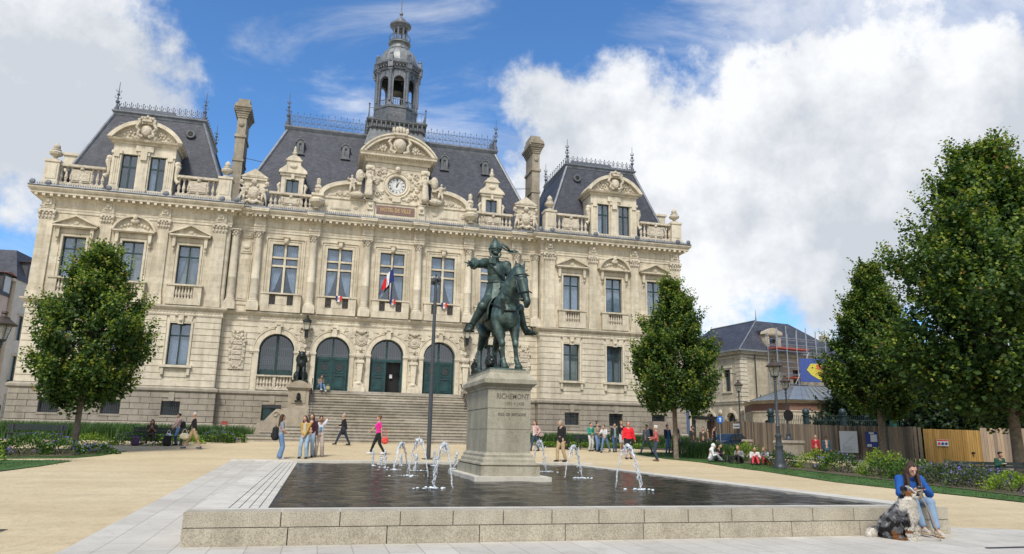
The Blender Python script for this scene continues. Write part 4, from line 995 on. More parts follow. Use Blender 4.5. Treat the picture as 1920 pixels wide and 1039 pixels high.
for s in (-1, 1):
    x = s*10.0; y = -.25; m = MB()
    m.box(x-.95, x+.95, y-.15, y+.5, 16.9, 17.15); m.box(x-.72, x+.72, y, y+.5, 17.15, 19.1); m.box(x-.85, x+.85, y-.15, y+.55, 19.05, 19.22)
    m.poly([(x-.95, 19.22), (x+.95, 19.22), (x, 19.85)], [], y-.2, y+.5); m.poly([(x-.6, 19.3), (x+.6, 19.3), (x, 19.66)], [], y-.22, y)
    o = m.build("trophy_block", LIMEP, TH); m = MB()
    m.ball((x, y-.08, 18.05), .44, 14, 8, (1, .45, 1.3)); m.ball((x, y-.2, 18.05), .33, 14, 8, (1, .5, 1.25))
    for k in range(12): a = k*PI/6; m.ball((x+.48*math.cos(a), y-.14, 18.05+.62*math.sin(a)), .13, 6, 5)
    m.ball((x, y-.2, 18.85), .17, 8, 6, (1.2, 1, 1.2)); m.tube([(x-.7, y-.15, 17.3), (x-.3, y-.25, 17.45), (x, y-.25, 17.3), (x+.3, y-.25, 17.45), (x+.7, y-.15, 17.3)], [.12, .1, .14, .1, .12], 6)
    for k in (-1, 1): m.ball((x+k*.85, y-.05, 18.85), .16); m.tube([(x+k*.7, y-.05, 18.6), (x+k*.95, y-.05, 18.75), (x+k*.85, y-.05, 18.98)], .08, 6)
    m.build("carved_shield", LIMEC, o)
    for k in (-1, 1): small_figure((x+k*.72, y-.16, 17.2), 1.45, LIMEC, o, mirror=k, lean=-.05, robed=False, arm=.1)
# small dormers
for s in (-1, 1):
    x = s*7.5; y = .75; m = MB()
    m.poly(rect(x-.8, x+.8, 17.0, 20.2), [rect(x-.44, x+.44, 17.6, 19.72)], y, y+.35); m.box(x-.79, x-.6, y+.35, y+2.2, 17.0, 20.3); m.box(x+.6, x+.79, y+.35, y+2.2, 17.0, 20.3)
    for t in (-1, 1):
        m.box(x+t*.64-.13, x+t*.64+.13, y-.08, y, 17.4, 19.8); m.tube([(x+t*.85, y+.05, 19.4), (x+t*.98, y+.05, 19.2), (x+t*.9, y+.05, 18.8), (x+t*1.0, y+.05, 18.5)], [.1, .13, .08, .11], 6)
        m.poly([(x+t*1.0, 20.28), (x+t*.95, 20.42), (x+t*.45, 20.85), (x+t*.45, 20.28)] if t < 0 else [(x+t*.45, 20.28), (x+t*.45, 20.85), (x+t*.95, 20.42), (x+t*1.0, 20.28)], (), y-.14, y+.5)
    m.box(x-1.0, x+1.0, y-.2, y+.4, 20.18, 20.30); m.box(x-.9, x+.9, y-.1, y+.4, 20.0, 20.18); m.box(x-.1, x+.1, y-.18, y, 19.72, 20.1)
    m.box(x-.5, x+.5, y-.08, y+.5, 20.28, 21.15); m.box(x-.58, x+.58, y-.16, y+.5, 21.15, 21.26)
    m.poly(arcp(x, 21.0, .58, R(26), R(154), 10), (), y-.14, y+.5); m.ball((x, y-.12, 20.75), .2, 8, 6, (1.4, .5, .8))
    m.lathe([(.16, 0), (.2, .06), (.1, .12), (.16, .2), (.2, .32), (.12, .42), (.14, .48), (.09, .6), (.12, .66), (.03, .85), (.005, .9)], (x, y+.1, 21.5), 10)
    o = m.build("dormer", LIMEP, TH)
    m = MB(); m.box(x-.85, x+.85, y+.5, y+2.6, 20.3, 20.4); m.box(x-.5, x+.5, y+.5, y+2.8, 20.4, 21.1); m.build("dormer_roof", ZINCD, o)
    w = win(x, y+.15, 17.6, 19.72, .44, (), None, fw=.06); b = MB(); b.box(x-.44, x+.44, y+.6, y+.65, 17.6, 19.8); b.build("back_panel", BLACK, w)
    b = MB(); b.box(x-.36, x+.36, y+.3, y+.31, 17.7, 19.6); b.build("blind", simple("grey_blind", (.12, .15, .18), .7), w)

# ---- clock gable
y = -.30; m = MB(); o16 = [(0+.66*math.cos(a*PI/16), 19.72+.66*math.sin(a*PI/16)) for a in range(32)]
m.poly(rect(-2.25, 2.25, 18.35, 21.45), [o16], y, y+.5); m.box(-2.24, 2.24, y+.5, 3.4, 18.35, 21.4)
b = len(m.v); m.lathe([(.66, 0), (.72, .10), (.80, .12), (.84, .05), (.92, .05), (.98, .12), (1.05, .04), (1.05, 0)], (0, 0, 0), 40); m.f = [f for f in m.f if not (len(f) == 40)]; m.m = m.m[:len(m.f)]; m.xf(b, Matrix.Translation((0, y, 19.72)) @ Matrix.Rotation(PI/2, 4, 'X'))
for t in (-1, 1):
    m.box(t*2.05-.26, t*2.05+.26, y-.22, y, 18.35, 21.05); m.box(t*2.05-.32, t*2.05+.32, y-.30, y, 18.35, 18.62); m.box(t*2.05-.32, t*2.05+.32, y-.30, y, 20.7, 20.98)
    m.ball((t*2.05, y-.25, 20.85), .22, 8, 6, (1.1, .6, .7))
m.box(-.16, .16, y-.22, y, 20.72, 21.1); m.ball((0, y-.2, 20.95), .2, 8, 6, (1, .8, 1)); m.box(-.3, .3, y-.2, y, 18.4, 18.75)
m.box(-1.7, 1.7, y-.05, y, 21.02, 21.36)
m.sweep([(-2.32, 3.0), (-2.32, y-.1), (2.32, y-.1), (2.32, 3.0)], [(0, 21.36), (.10, 21.4), (.12, 21.5), (.2, 21.56), (.2, 21.66), (.5, 21.74), (.52, 21.86), (.6, 21.98), (0, 22.04)])
for i in range(24): m.box(-2.5+i*.215, -2.40+i*.215, y-.42, y-.2, 21.58, 21.72)
hw = 2.85; hh = 1.62; rr = (hw*hw+hh*hh)/(2*hh); cz = 22.0+hh-rr; a0 = math.asin((22.0-cz)/rr)
o = arcp(0, cz, rr, a0, PI-a0, 28); q = rr-.34; i_ = arcp(0, cz, q, PI-math.asin((22.0-cz)/q), math.asin((22.0-cz)/q), 28)
m.poly(o+i_, (), y-.62, y+1.4); q = rr-.12; m.poly(o+arcp(0, cz, q, PI-a0, a0, 28), (), y-.70, y+.3); m.poly(arcp(0, cz, rr-.2, a0, PI-a0, 24), (), y-.15, y+1.2)
gb = m.build("clock_gable", LIMEP, TH)
m = MB(); rnd.seed(11)
m.ball((0, y-.4, 22.75), .5, 14, 9, (1, .6, 1.25)); m.ball((0, y-.62, 22.75), .36, 14, 9, (1, .6, 1.2)); m.box(-.5, .5, y-.8, y-.1, 23.45, 23.62); m.box(-.32, .32, y-.7, y-.2, 23.3, 23.5)
for k in range(5): m.ball((-.5+k*.25, y-.6, 23.85+.06*(2-abs(k-2))), .17, 7, 6, (.8, .7, 1.5))
for t in (-1, 1):
    m.tube([(t*.3, y-.5, 22.1), (t*.65, y-.5, 22.25), (t*.6, y-.5, 22.6), (t*.8, y-.5, 22.9), (t*.6, y-.5, 23.3)], [.13, .15, .11, .14, .1], 7)
    for q in range(7):
        a = q*.9; m.ball((t*1.22+.22*math.cos(a), y-.28, 22.5+.22*math.sin(a)), .12, 6, 5)
    m.ball((t*1.22, y-.34, 22.5), .14)
    for q in range(9): m.ball((t*(1.55+q*.11), y-.24, 22.32-.004*q*q+.04*math.sin(q*2.2)), .115-.008*q, 6, 5)
m.ball((0, y-.3, 24.15), .3, 10, 6, (1, .7, .5))
m.build("carved_arms", LIMEC, gb)
m = MB()                                    # foliage relief round the clock
for k in range(64):
    a = rnd.uniform(0, 2*PI); r_ = rnd.uniform(1.08, 1.75); xx, zz = r_*math.cos(a), 19.72+r_*math.sin(a)*.95
    if abs(xx) > 1.74 or zz < 18.5 or zz > 20.95: continue
    m.ball((xx, y-.03, zz), rnd.uniform(.08, .17), 6, 5, (1.2, .7, 1.0))
for t in (-1, 1):
    for k, (cxx, czz) in enumerate(((1.35, 20.55), (1.4, 18.9), (1.62, 19.9))):
        m.tube([(t*cxx+.24*(1-q*.09)*math.cos(q*.9), y-.08, czz+.24*(1-q*.09)*math.sin(q*.9)) for q in range(10)], .06, 6)
m.build("carved_foliage", LIMEC, gb)
ck = MB(); b = 0
def disc(m, r, n=40, y=0, th=.02):
    m.poly([(r*math.cos(2*PI*i/n), r*math.sin(2*PI*i/n)) for i in range(n)], (), y, y+th)
m = MB(); disc(m, .66); clk = m.build("clock", simple("clock_blue", (.018, .022, .055), .4), gb); clk.location = (0, y+.10, 19.72)
m = MB(); disc(m, .61, 40, -.012); m.build("clock_face", simple("clock_white", (.62, .63, .62), .5, .05), clk)
m = MB()
for r_, w in ((.66, .045), (.36, .015)):
    m.poly([(r_*math.cos(2*PI*i/40), r_*math.sin(2*PI*i/40)) for i in range(40)], [[((r_-w)*math.cos(2*PI*i/40), (r_-w)*math.sin(2*PI*i/40)) for i in range(40)]], -.02, .0)
m.build("clock_ring", simple("clock_ring_blue", (.02, .03, .10), .4), clk)
nums = ["XII", "I", "II", "III", "IV", "V", "VI", "VII", "VIII", "IX", "X", "XI"]; cb = simple("clock_black", (.01, .01, .015), .5)
for i, t in enumerate(nums):
    a = PI/2-i*PI/6; o = text(t, .2, .485*math.cos(a), -.016, .485*math.sin(a), cb, "numeral", clk, .003, font_bold=.006, sx=.8)
    o.rotation_euler = Euler((PI/2, 0, 0)); o.rotation_euler = (Matrix.Rotation(-(a-PI/2), 3, 'Y') @ Matrix.Rotation(PI/2, 3, 'X')).to_euler()
for ln, a, w in ((.52, R(90), .03), (.36, R(64), .045)):
    m = MB(); b = 0; c, sn = math.cos(a), math.sin(a); m.poly([(-.1*c-w*sn, -.1*sn+w*c), (-.1*c+w*sn, -.1*sn-w*c), (ln*c+.01*sn, ln*sn-.01*c), (ln*c-.01*sn, ln*sn+.01*c)], (), -.04, -.03); m.build("clock_hand", cb, clk)
# quarter arcs with reclining figures
for s in (-1, 1):
    m = MB(); c0 = 2.45; o = []; q = []
    for i in range(15):
        t = i/14; a = PI/2*t; xx = 2.6+2.95*math.sin(a); zz = 18.35+1.35*math.cos(a)**.9 if t < 1 else 18.38
        o.append((s*xx, zz)); q.append((s*(2.6+2.65*math.sin(a)), 18.35+1.08*math.cos(a)))
    m.poly(o+q[::-1], (), y-.30, y+.35); m.poly(q+[(s*2.6, 18.36)], (), y-.02, y+.3)
    g = m.build("curved_gable", LIMEP, TH)
    m = MB(); rnd.seed(5)
    for k in range(26):
        t = rnd.random(); xx = 2.7+2.2*t; zz = 18.45+rnd.random()*(1.0*(1-t)); m.ball((s*xx, y-.04, zz), rnd.uniform(.07, .16), 6, 5, (1.2, .7, 1))
    m.tube([(s*(4.1+.2*math.cos(q*.9)*(1-q*.06)), y-.08, 18.68+.2*math.sin(q*.9)*(1-q*.06)) for q in range(10)], .05, 6)
    m.ball((s*2.75, y-.25, 20.1), .34, 10, 8, (.9, .7, 1.5)); m.ball((s*2.9, y-.3, 18.6), .38, 8, 6, (1.5, .8, .7))
    m.build("carved_foliage", LIMEC, g)
    small_figure((s*2.05, y-.36, 18.6), 2.0, LIMEC, g, mirror=s, arm=.05)
    small_figure((s*3.15, y-.34, 18.5), 1.6, LIMEC, g, mirror=s, lean=.10, robed=False, arm=.15)
# ---- chimneys
for s in (-1, 1):
    x = s*11.65; m = MB(); yy0, yy1 = 2.6, 4.6
    m.box(x-.34, x+.34, yy0, yy1, 17, 23.5); m.box(x-.42, x+.42, yy0-.08, yy1+.08, 23.3, 23.5); m.box(x-.40, x+.40, yy0-.06, yy1+.06, 21.4, 21.55)
    m.box(x-.32, x+.32, yy0+.02, yy1-.02, 23.5, 24.9)
    m.ball((x, yy0-.02, 24.35), .2, 8, 6, (1, .5, 1))
    for i, (d, z) in enumerate(((.04, 24.9), (.09, 25.05), (.15, 25.2), (.24, 25.38), (.30, 25.5))): m.box(x-.34-d, x+.34+d, yy0-d, yy1+d, z, z+.16)
    m.poly(arcp(x, 25.64, .60, 0, PI, 10, .45), (), yy0-.38, yy0+.2); m.poly(arcp(x, 25.64, .60, 0, PI, 10, .45), (), yy1-.2, yy1+.38); m.box(x-.55, x+.55, yy0+.2, yy1-.2, 25.6, 26.05); m.box(x-.42, x+.42, yy0+.2, yy1-.1, 26.05, 26.5)
    m.build("chimney", CHIM, TH)
    m = MB(); m.tube([(s*11.3, 3.2, 21.9), (s*9.7, 3.2, 21.7)], .025, 5); m.build("tie_rod", IRON, TH)

# ---- zinc bell turret
yc = 5.0
def K(z): return (z-1.6)*(yc+51.85)/(3+51.85)/1.0+1.6     # heights read at another depth
TU = bpy.data.objects.new("bell_turret", None); link(TU, TH); TU.location = (0, .25, .17); TU.scale = (.95, .95, .975)
k = (yc+51.85)/(51.85+2)
m = MB(); loft(m, (-2.65, 2.65, yc-2.9, yc+2.65, 24.2), (-2.2, 2.2, yc-2.2, yc+2.2, 26.0)); m.build("skirt_roof", ZINCD, TU)
m = MB()
Q = [(-2.2, yc+2.2), (-2.2, yc-2.2), (2.2, yc-2.2), (2.2, yc+2.2)]
m.sweep(Q, [(0, 25.5), (.05, 25.95), (.12, 26.0), (.12, 26.45), (.25, 26.5), (.34, 26.62), (.36, 26.74), (0, 26.8)], closed=True); m.box(-2.3, 2.3, yc-2.3, yc+2.3, 26.6, 26.77)
for i in range(12):
    x = -2.1+i*4.2/11; m.box(x-.05, x+.05, yc-2.52, yc-2.3, 26.0, 26.55)
    if i < 11:
        b = len(m.v); m.lathe([(.07, 0), (.13, .04), (.13, .1)], (0, 0, 0), 10); m.xf(b, Matrix.Translation((x+.19, yc-2.28, 26.2)) @ Matrix.Rotation(PI/2, 4, 'X'))
for t in (-1, 1):
    for i in range(8): m.box(t*2.4-.1, t*2.4+.1, yc-2.1+i*.6-.05, yc-2.1+i*.6+.05, 26.0, 26.55)
m.build("turret_platform", ZINCD, TU)
m = MB()
for t in (-1, 1):
    for a in (-1, 1):
        m.tube([(t*2.38, yc+a*2.38, 26.77), (t*2.38, yc+a*2.38, 27.95)], .05, 6); m.ball((t*2.38, yc+a*2.38, 27.98), .09)
    for z in (26.9, 27.65):
        m.tube([(t*2.38, yc-2.38, z), (t*2.38, yc+2.38, z)], .025, 4); m.tube([(-2.38, yc+t*2.38, z), (2.38, yc+t*2.38, z)], .025, 4)
    for i in range(1, 14):
        u = -2.38+i*.34; m.tube([(t*2.38, yc+u, 26.8), (t*2.38, yc+u, 27.65)], .014, 4); m.tube([(u, yc+t*2.38, 26.8), (u, yc+t*2.38, 27.65)], .014, 4)
    for i in (2, 6, 10): 
        u = -2.38+i*.34; m.tube([(u+.2*math.cos(a), yc-2.38, 27.27+.2*math.sin(a)) for a in np.linspace(0, 2*PI, 11)], .014, 4, False); m.tube([(t*2.38, yc+u+.2*math.cos(a), 27.27+.2*math.sin(a)) for a in np.linspace(0, 2*PI, 11)], .014, 4, False)
m.build("turret_railing", IRONB, TU)
def octa(r, n=8, rot=PI/8): return [(r*math.cos(rot-PI/2-PI/n*0+2*PI*i/n), r*math.sin(rot-PI/2+2*PI*i/n)) for i in range(n)]
m = MB(); m.lathe([(1.95, 26.77), (1.95, 28.2), (2.02, 28.25), (2.02, 28.42), (1.9, 28.5), (1.3, 28.5)], (0, yc, 0), 8, ang0=PI/8, ang1=PI/8+2*PI); m.build("turret_drum", ZINCD, TU)
m = MB(); ra = 1.72
for i in range(8):
    a = PI/8+i*PI/4; cxx, cyy = ra*math.cos(a), ra*math.sin(a)
    m.box(cxx-.20, cxx+.20, yc+cyy-.20, yc+cyy+.20, 28.4, 28.75, rz=a, c=(cxx, yc+cyy))
    m.box(cxx-.15, cxx+.15, yc+cyy-.15, yc+cyy+.15, 28.75, 31.75, rz=a, c=(cxx, yc+cyy)); m.lathe([(.11, 0), (.10, 2.6), (.17, 2.75), (.17, 2.85)], (cxx*1.12, yc+cyy*1.12, 28.8), 8); m.box(cxx*1.12-.2, cxx*1.12+.2, yc+cyy*1.12-.2, yc+cyy*1.12+.2, 31.6, 31.8, rz=a, c=(cxx*1.12, yc+cyy*1.12))
    # arch between posts
    am = a+PI/8; d = Vector((-math.sin(am), math.cos(am), 0)); nrm = Vector((math.cos(am), math.sin(am), 0)); ctr = nrm*(ra*math.cos(PI/8))+Vector((0, yc, 0)); w = ra*math.sin(PI/8)
    b = len(m.v); hw = .46; m.poly([(-w, 28.4), (-hw, 28.4)]+[(-hw, 30.75)]+arcp(0, 30.75, hw, PI, 0, 12)[1:]+[(hw, 28.4), (w, 28.4), (w, 31.9), (-w, 31.9)], (), -.08, .08, back=True)
    Mx = Matrix((tuple((d.x, -nrm.x, 0, ctr.x)), (d.y, -nrm.y, 0, ctr.y), (0, 0, 1, 0), (0, 0, 0, 1))); m.xf(b, Mx)
    b = len(m.v); m.poly(arcp(0, 30.75, hw+.1, 0, PI, 12)+arcp(0, 30.75, hw, PI, 0, 12), (), -.14, -.08); m.box(-hw-.12, -hw, -.15, -.08, 28.4, 30.75); m.box(hw, hw+.12, -.15, -.08, 28.4, 30.75); m.box(-.08, .08, -.2, -.08, 31.2, 31.6); m.xf(b, Mx)
m.build("turret_arcade", ZINC, TU, smooth=30)
m = MB()
for i in range(8):
    am = PI/4*i+PI/4; d = Vector((-math.sin(am), math.cos(am), 0)); nrm = Vector((math.cos(am), math.sin(am), 0)); ctr = nrm*1.45+Vector((0, yc, 0))
    for q in range(5): p = ctr+d*(-.36+q*.18); m.tube([(p.x, p.y, 28.5), (p.x, p.y, 29.15)], .03, 5)
    a_, b_ = ctr-d*.46, ctr+d*.46; m.tube([(a_.x, a_.y, 29.17), (b_.x, b_.y, 29.17)], .045, 5); m.tube([(a_.x, a_.y, 28.6), (b_.x, b_.y, 28.6)], .035, 5)
m.build("turret_balustrade", ZINCL, TU)
m = MB(); m.lathe([(.02, 31.5), (.2, 31.48), (.34, 31.3), (.42, 30.9), (.52, 30.55), (.66, 30.35), (.68, 30.28), (.0, 30.3)], (0, yc, 0), 16); m.tube([(-1.4, yc, 31.5), (1.4, yc, 31.5)], .07, 6); m.build("bell", BRONZD, TU, smooth=True)
m = MB(); m.lathe([(1.9, 31.8), (1.95, 31.85), (1.95, 32.1), (2.1, 32.15), (2.3, 32.3), (2.32, 32.45), (2.1, 32.5), (1.9, 32.75), (1.75, 32.85)], (0, yc, 0), 8, ang0=PI/8, ang1=PI/8+2*PI)
m.lathe([(1.3, 31.7), (1.85, 31.82)], (0, yc, 0), 8, ang0=PI/8, ang1=PI/8+2*PI)
for i in range(8):
    a = PI/8+i*PI/4; cxx, cyy = 2.0*math.cos(a), yc+2.0*math.sin(a); m.box(cxx-.22, cxx+.22, cyy-.22, cyy+.22, 31.8, 32.52, rz=a, c=(cxx, cyy)); m.box(cxx-.16, cxx+.16, cyy-.16, cyy+.16, 32.52, 32.95, rz=a, c=(cxx, cyy)); m.ball((cxx, cyy, 33.1), .17)
    for q in range(5):
        am = a+PI/8; d = Vector((-math.sin(am), math.cos(am))); p = Vector((math.cos(am), math.sin(am)))*1.93+d*(-.56+q*.28); m.box(p.x-.05, p.x+.05, yc+p.y-.05, yc+p.y+.05, 32.0, 32.2)
m.build("turret_cornice", ZINC, TU)
m = MB(); m.lathe([(1.68, 32.8), (1.68, 33.0), (1.6, 33.4), (1.38, 33.85), (1.05, 34.2), (.85, 34.32)], (0, yc, 0), 16); m.lathe([(.9, 34.28), (.98, 34.32), (.98, 34.5), (.8, 34.56), (.75, 34.9), (1.0, 34.95), (1.0, 35.02), (.6, 35.04)], (0, yc, 0), 16)
for i in range(16): a = i*PI/8; m.tube([((r_+.02)*math.cos(a), yc+(r_+.02)*math.sin(a)) + (z,) for r_, z in ((1.68, 33.0), (1.6, 33.4), (1.38, 33.85), (1.05, 34.2))], .035, 5)
m.build("turret_dome", ZINCL, TU, smooth=20)
m = MB()
for i in range(16): a = i*PI/8; m.tube([(.93*math.cos(a), yc+.93*math.sin(a), 35.0), (.93*math.cos(a), yc+.93*math.sin(a), 35.6)], .022, 4)
for z in (35.1, 35.6): m.tube([(.93*math.cos(a*PI/8), yc+.93*math.sin(a*PI/8), z) for a in range(17)], .03, 5, False)
m.build("lantern_railing", IRONB, TU)
m = MB()
for i in range(8): a = PI/8+i*PI/4; m.lathe([(.12, 0), (.09, .1), (.08, 1.3), (.14, 1.42)], (.6*math.cos(a), yc+.6*math.sin(a), 35.0), 6)
for i in range(8): 
    am = PI/4*i; d = Vector((-math.sin(am), math.cos(am), 0)); nrm = Vector((math.cos(am), math.sin(am), 0)); ctr = nrm*.56+Vector((0, yc, 0)); w = .24
    b = len(m.v); m.poly([(-w, 36.2), (-.17, 36.2)]+arcp(0, 36.2, .17, PI, 0, 8)+[(w, 36.2), (w, 36.6), (-w, 36.6)], (), -.04, .04, back=True); m.xf(b, Matrix(((d.x, -nrm.x, 0, ctr.x), (d.y, -nrm.y, 0, ctr.y), (0, 0, 1, 0), (0, 0, 0, 1))))
m.lathe([(.3, 36.4), (.7, 36.5), (.78, 36.6), (.96, 36.72), (.98, 36.85), (.8, 36.9), (.55, 36.95), (.5, 37.2), (.38, 37.45), (.2, 37.6), (.1, 37.65), (.08, 37.85), (.17, 37.95), (.15, 38.1), (.05, 38.2), (.03, 40.4), (.005, 40.5)], (0, yc, 0), 14, flute=.0)
m.build("lantern", ZINC, TU, smooth=30)

# ================================================================ entrance stair, herms, medallions
m = MB(); NS = 18; top = 4.36
for i in range(NS):
    z1 = top-i*(top-1.08)/NS; z0 = z1-.4; y0 = -2.4-(i)*.285
    hw = 5.05 if i < 13 else 5.05+(.0 if i < 13 else 1)*(.9+.70*(i-13)+.3)
    if i == 0: m.box(-5.05, 5.05, -2.4, .56, .8, top)
    else:
        m.box(-hw, hw, y0-.285, y0+.01, .7, z1-.05); m.box(-hw-.02, hw+.02, y0-.285-.05, y0+.01, z1-.05, z1)
for s in (-1, 1):
    for i in range(13, 18): z1 = top-i*(top-1.08)/NS; hw = 6.25+.70*(i-13); a, b = sorted((s*4.9, s*hw)); m.box(a, b, -6.2, -3.2, .7, z1-.002)
st = m.build("entrance_stairs", STEP, TH)
for s in (-1, 1):
    m = MB(); x = s*5.7; yf = -4.3
    m.box(x-1.05, x+1.05, yf-.45, -.2, .8, 2.3); m.box(x-1.0, x+1.0, yf-.40, -.2, 2.3, 2.95); m.box(x-.85, x+.85, yf-.3, -.2, 2.95, 3.1); m.box(x-.62, x+.62, yf-.05, yf+1.3, 3.1, 4.35)
    m.box(x-.66, x+.66, yf-.1, yf+1.35, 3.1, 3.25); m.box(x-.78, x+.78, yf-.22, yf+1.5, 4.35, 4.55); m.box(x-.7, x+.7, yf-.14, yf+1.4, 4.25, 4.35)
    m.box(x-.42, x+.42, yf-.09, yf-.05, 3.4, 4.15); m.box(x-.66, x+.66, yf+1.2, .0, 2.3, 4.3)
    m.box(x-.62, x+.62, yf-.02, yf+1.3, 4.55, 4.72); m.poly(arcp(x, 4.5, .5, 0, PI, 10, .3), (), yf-.2, yf)
    # scroll wing
    xs = [s*6.7+s*t for t in (0, .25, .55, .9, 1.3, 1.45)]; zz = [3.0, 3.0, 2.7, 2.3, 2.1, 1.2]; pts = list(zip(xs, zz))+[(s*6.7, 1.2)]
    m.poly(pts if s > 0 else pts[::-1], (), yf-.35, yf+.3, back=True); m.tube([(s*6.95+.2*math.cos(a*.8)*(1-a*.07), yf-.36, 2.68+.2*math.sin(a*.8)*(1-a*.07)) for a in range(9)], .05, 6)
    o = m.build("stair_pedestal", stone_mat("pedestal_stone", (.40, .35, .275), False, .5, speck=.2) if s < 0 else bpy.data.materials["pedestal_stone"], TH)
    m = MB(); m.ball((x, yf-.14, 3.75), .14, 8, 6, (1, .8, 1.3)); m.ball((x, yf-.16, 3.93), .11); m.box(x-.22, x+.22, yf-.25, yf-.1, 3.5, 3.57); m.build("mask_spout", BRONZD, o)
    m = MB(); m.tube([(s*4.95, -2.4, 5.0), (s*4.95, -2.5, 5.1), (s*4.95, -7.3, 2.0), (s*4.95, -7.4, 1.1)], .03, 6)
    for i in range(4): t = i/3; m.tube([(s*4.95, -2.6-4.6*t, 4.3-3.1*t), (s*4.95, -2.6-4.6*t, 5.04-3.0*t)], .022, 5)
    m.build("handrail", IRON, st)
def herm_mesh():
    m = []
    m += [('e', (0, -.14, .62), (.115, .13, .15)), ('c', (0, -.1, .5), .075, (0, -.08, .38), .09), ('c', (-.2, -.06, .28), .13, (.2, -.06, .28), .13), ('e', (0, -.1, .2), (.3, .16, .2)), ('e', (0, -.05, .7), (.125, .13, .12)), ('c', (-.25, -.02, .2), .1, (-.1, -.1, 0), .08), ('c', (.25, -.02, .2), .1, (.1, -.1, 0), .08), ('e', (0, -.26, .6), (.025, .03, .04))]
    return m
for i, x in enumerate((-5.625, -1.875, 1.875, 5.625)):
    m = MB(); y = 0
    m.box(x-.42, x+.42, -.55, 0, 4.36, 4.75); m.box(x-.36, x+.36, -.48, 0, 4.75, 5.0); m.lathe([(.27, 5.0), (.24, 5.05), (.17, 5.15)], (x, -.28, 0), 12)
    b = len(m.v); m.box(x-.15, x+.15, -.38, 0, 5.0, 6.55); 
    m.poly([(x-.13, 5.0), (x+.13, 5.0), (x+.21, 6.45), (x-.21, 6.45)], (), -.42, 0); m.box(x-.30, x+.30, -.48, 0, 6.45, 6.56); m.box(x-.26, x+.26, -.44, 0, 6.56, 6.66)
    o = m.build("herm", LIMEP, TH)
    f = fuse("bust", herm_mesh(), LIMEC, o, .028, 1); f.location = (x, -.2, 6.72)
    m = MB()             # medallion above
    b = len(m.v); m.lathe([(.24, .12), (.32, .14), (.36, .08), (.42, .12), (.46, 0)], (0, 0, 0), 20); m.xf(b, Matrix.Translation((x, -.02, 8.12)) @ Matrix.Rotation(PI/2, 4, 'X'))
    m.ball((x, -.1, 8.12), .24, 10, 6, (1, .4, 1)); m.ball((x, -.15, 8.62), .16); 
    for t in (-1, 1): m.tube([(x+t*.12, -.12, 8.6), (x+t*.38, -.12, 8.75), (x+t*.45, -.12, 8.5), (x+t*.3, -.12, 8.4)], .06, 6)
    m.build("medallion", LIMEC, TH)
# carved tablets beside the arches
for s in (-1, 1):
    x = s*10.05; m = MB(); m.box(x-.50, x+.50, -.14, 0, 5.7, 8.2); m.box(x-.56, x+.56, -.2, 0, 7.55, 7.72)
    for z in (6.35, 6.7, 7.05, 7.38): m.box(x-.28, x+.28, -.19, -.1, z, z+.2)
    rnd.seed(9+s)
    for k in range(46):
        t = rnd.uniform(0, 2*PI); xx, zz = .46*math.cos(t), 1.05*math.sin(t); m.ball((x+xx, -.15, 6.9+zz), rnd.uniform(.06, .12), 6, 4, (1, .7, 1.1))
    for k in range(22): m.ball((x+rnd.uniform(-.4, .4), -.17, rnd.uniform(7.75, 8.3)), rnd.uniform(.07, .13), 6, 4)
    m.build("carved_tablet", LIMEC, TH)
# wall lanterns
for x in (-5.625, 5.625):
    m = MB(); m.box(x-.12, x+.12, -.75, -.1, 8.05, 8.45); m.tube([(x, -.2, 8.1), (x, -.6, 8.2), (x, -.62, 8.5)], .05, 6)
    for t in (-1, 1):
        for q in (-1, 1): m.tube([(x+t*.16, -.62+q*.16, 8.55), (x+t*.22, -.62+q*.22, 9.05)], .02, 4)
    m.box(x-.17, x+.17, -.79, -.45, 8.48, 8.55); m.box(x-.28, x+.28, -.9, -.34, 9.05, 9.10); m.lathe([(.30, 9.1), (.2, 9.25), (.1, 9.32), (.06, 9.4), (.08, 9.48), (.01, 9.6)], (x, -.62, 0), 8)
    for t in (-1, 1): m.ball((x+t*.25, -.86, 9.14), .05)
    o = m.build("wall_lantern", BRONZD, TH); m = MB(); m.lathe([(.15, 8.55), (.20, 9.05)], (x, -.62, 0), 4, ang0=PI/4, ang1=PI/4+2*PI); m.build("lantern_glass", simple("lantern_glass", (.45, .42, .34), .2), o)
# ================================================================ statue and its pedestal
PXC = .78
pd = thing("statue_pedestal", "tall stepped granite pedestal carrying the bronze horseman, stained green on its side", "pedestal", (0, 0, 0))
def step(m, hw, yf, yb, z0, z1, hw1=None, d=0): m.add([(PXC-hw, yf, z0), (PXC+hw, yf, z0), (PXC+hw, yb, z0), (PXC-hw, yb, z0), (PXC-hw+d, yf+d, z1), (PXC+hw-d, yf+d, z1), (PXC+hw-d, yb-d, z1), (PXC-hw+d, yb-d, z1)], [(0, 3, 2, 1), (4, 5, 6, 7), (0, 1, 5, 4), (1, 2, 6, 5), (2, 3, 7, 6), (3, 0, 4, 7)])
YF0, YB0 = -31.8, -28.9
m = MB(); step(m, 1.08, YF0-.6, YB0+.6, .3, .54, d=.0); m.build("base_slab", RIMG, pd)
m = MB(); step(m, .83, YF0-.3, YB0+.3, .54, .80); m.build("base_block", PEDG, pd)
m = MB(); P = [(PXC-.63, YB0), (PXC-.63, YF0), (PXC+.63, YF0), (PXC+.63, YB0)]
m.sweep(P, [(0, .80), (.16, .80), (.21, .84), (.20, .88), (.13, .90), (.12, .98), (.07, 1.04), (.07, 1.10), (.03, 1.14), (.01, 1.17), (0, 1.17)], closed=True)
step(m, .60, YF0+.03, YB0-.03, .8, 1.16); m.build("base_moulding", PEDG, pd)
m = MB()
for z0, z1, t in ((1.17, 1.80, .0), (1.81, 2.38, .004), (2.39, 2.93, .0)):
    step(m, .63-t, YF0+t, YB0-t, z0, z1, d=.006)
    for yj in ():
        pass
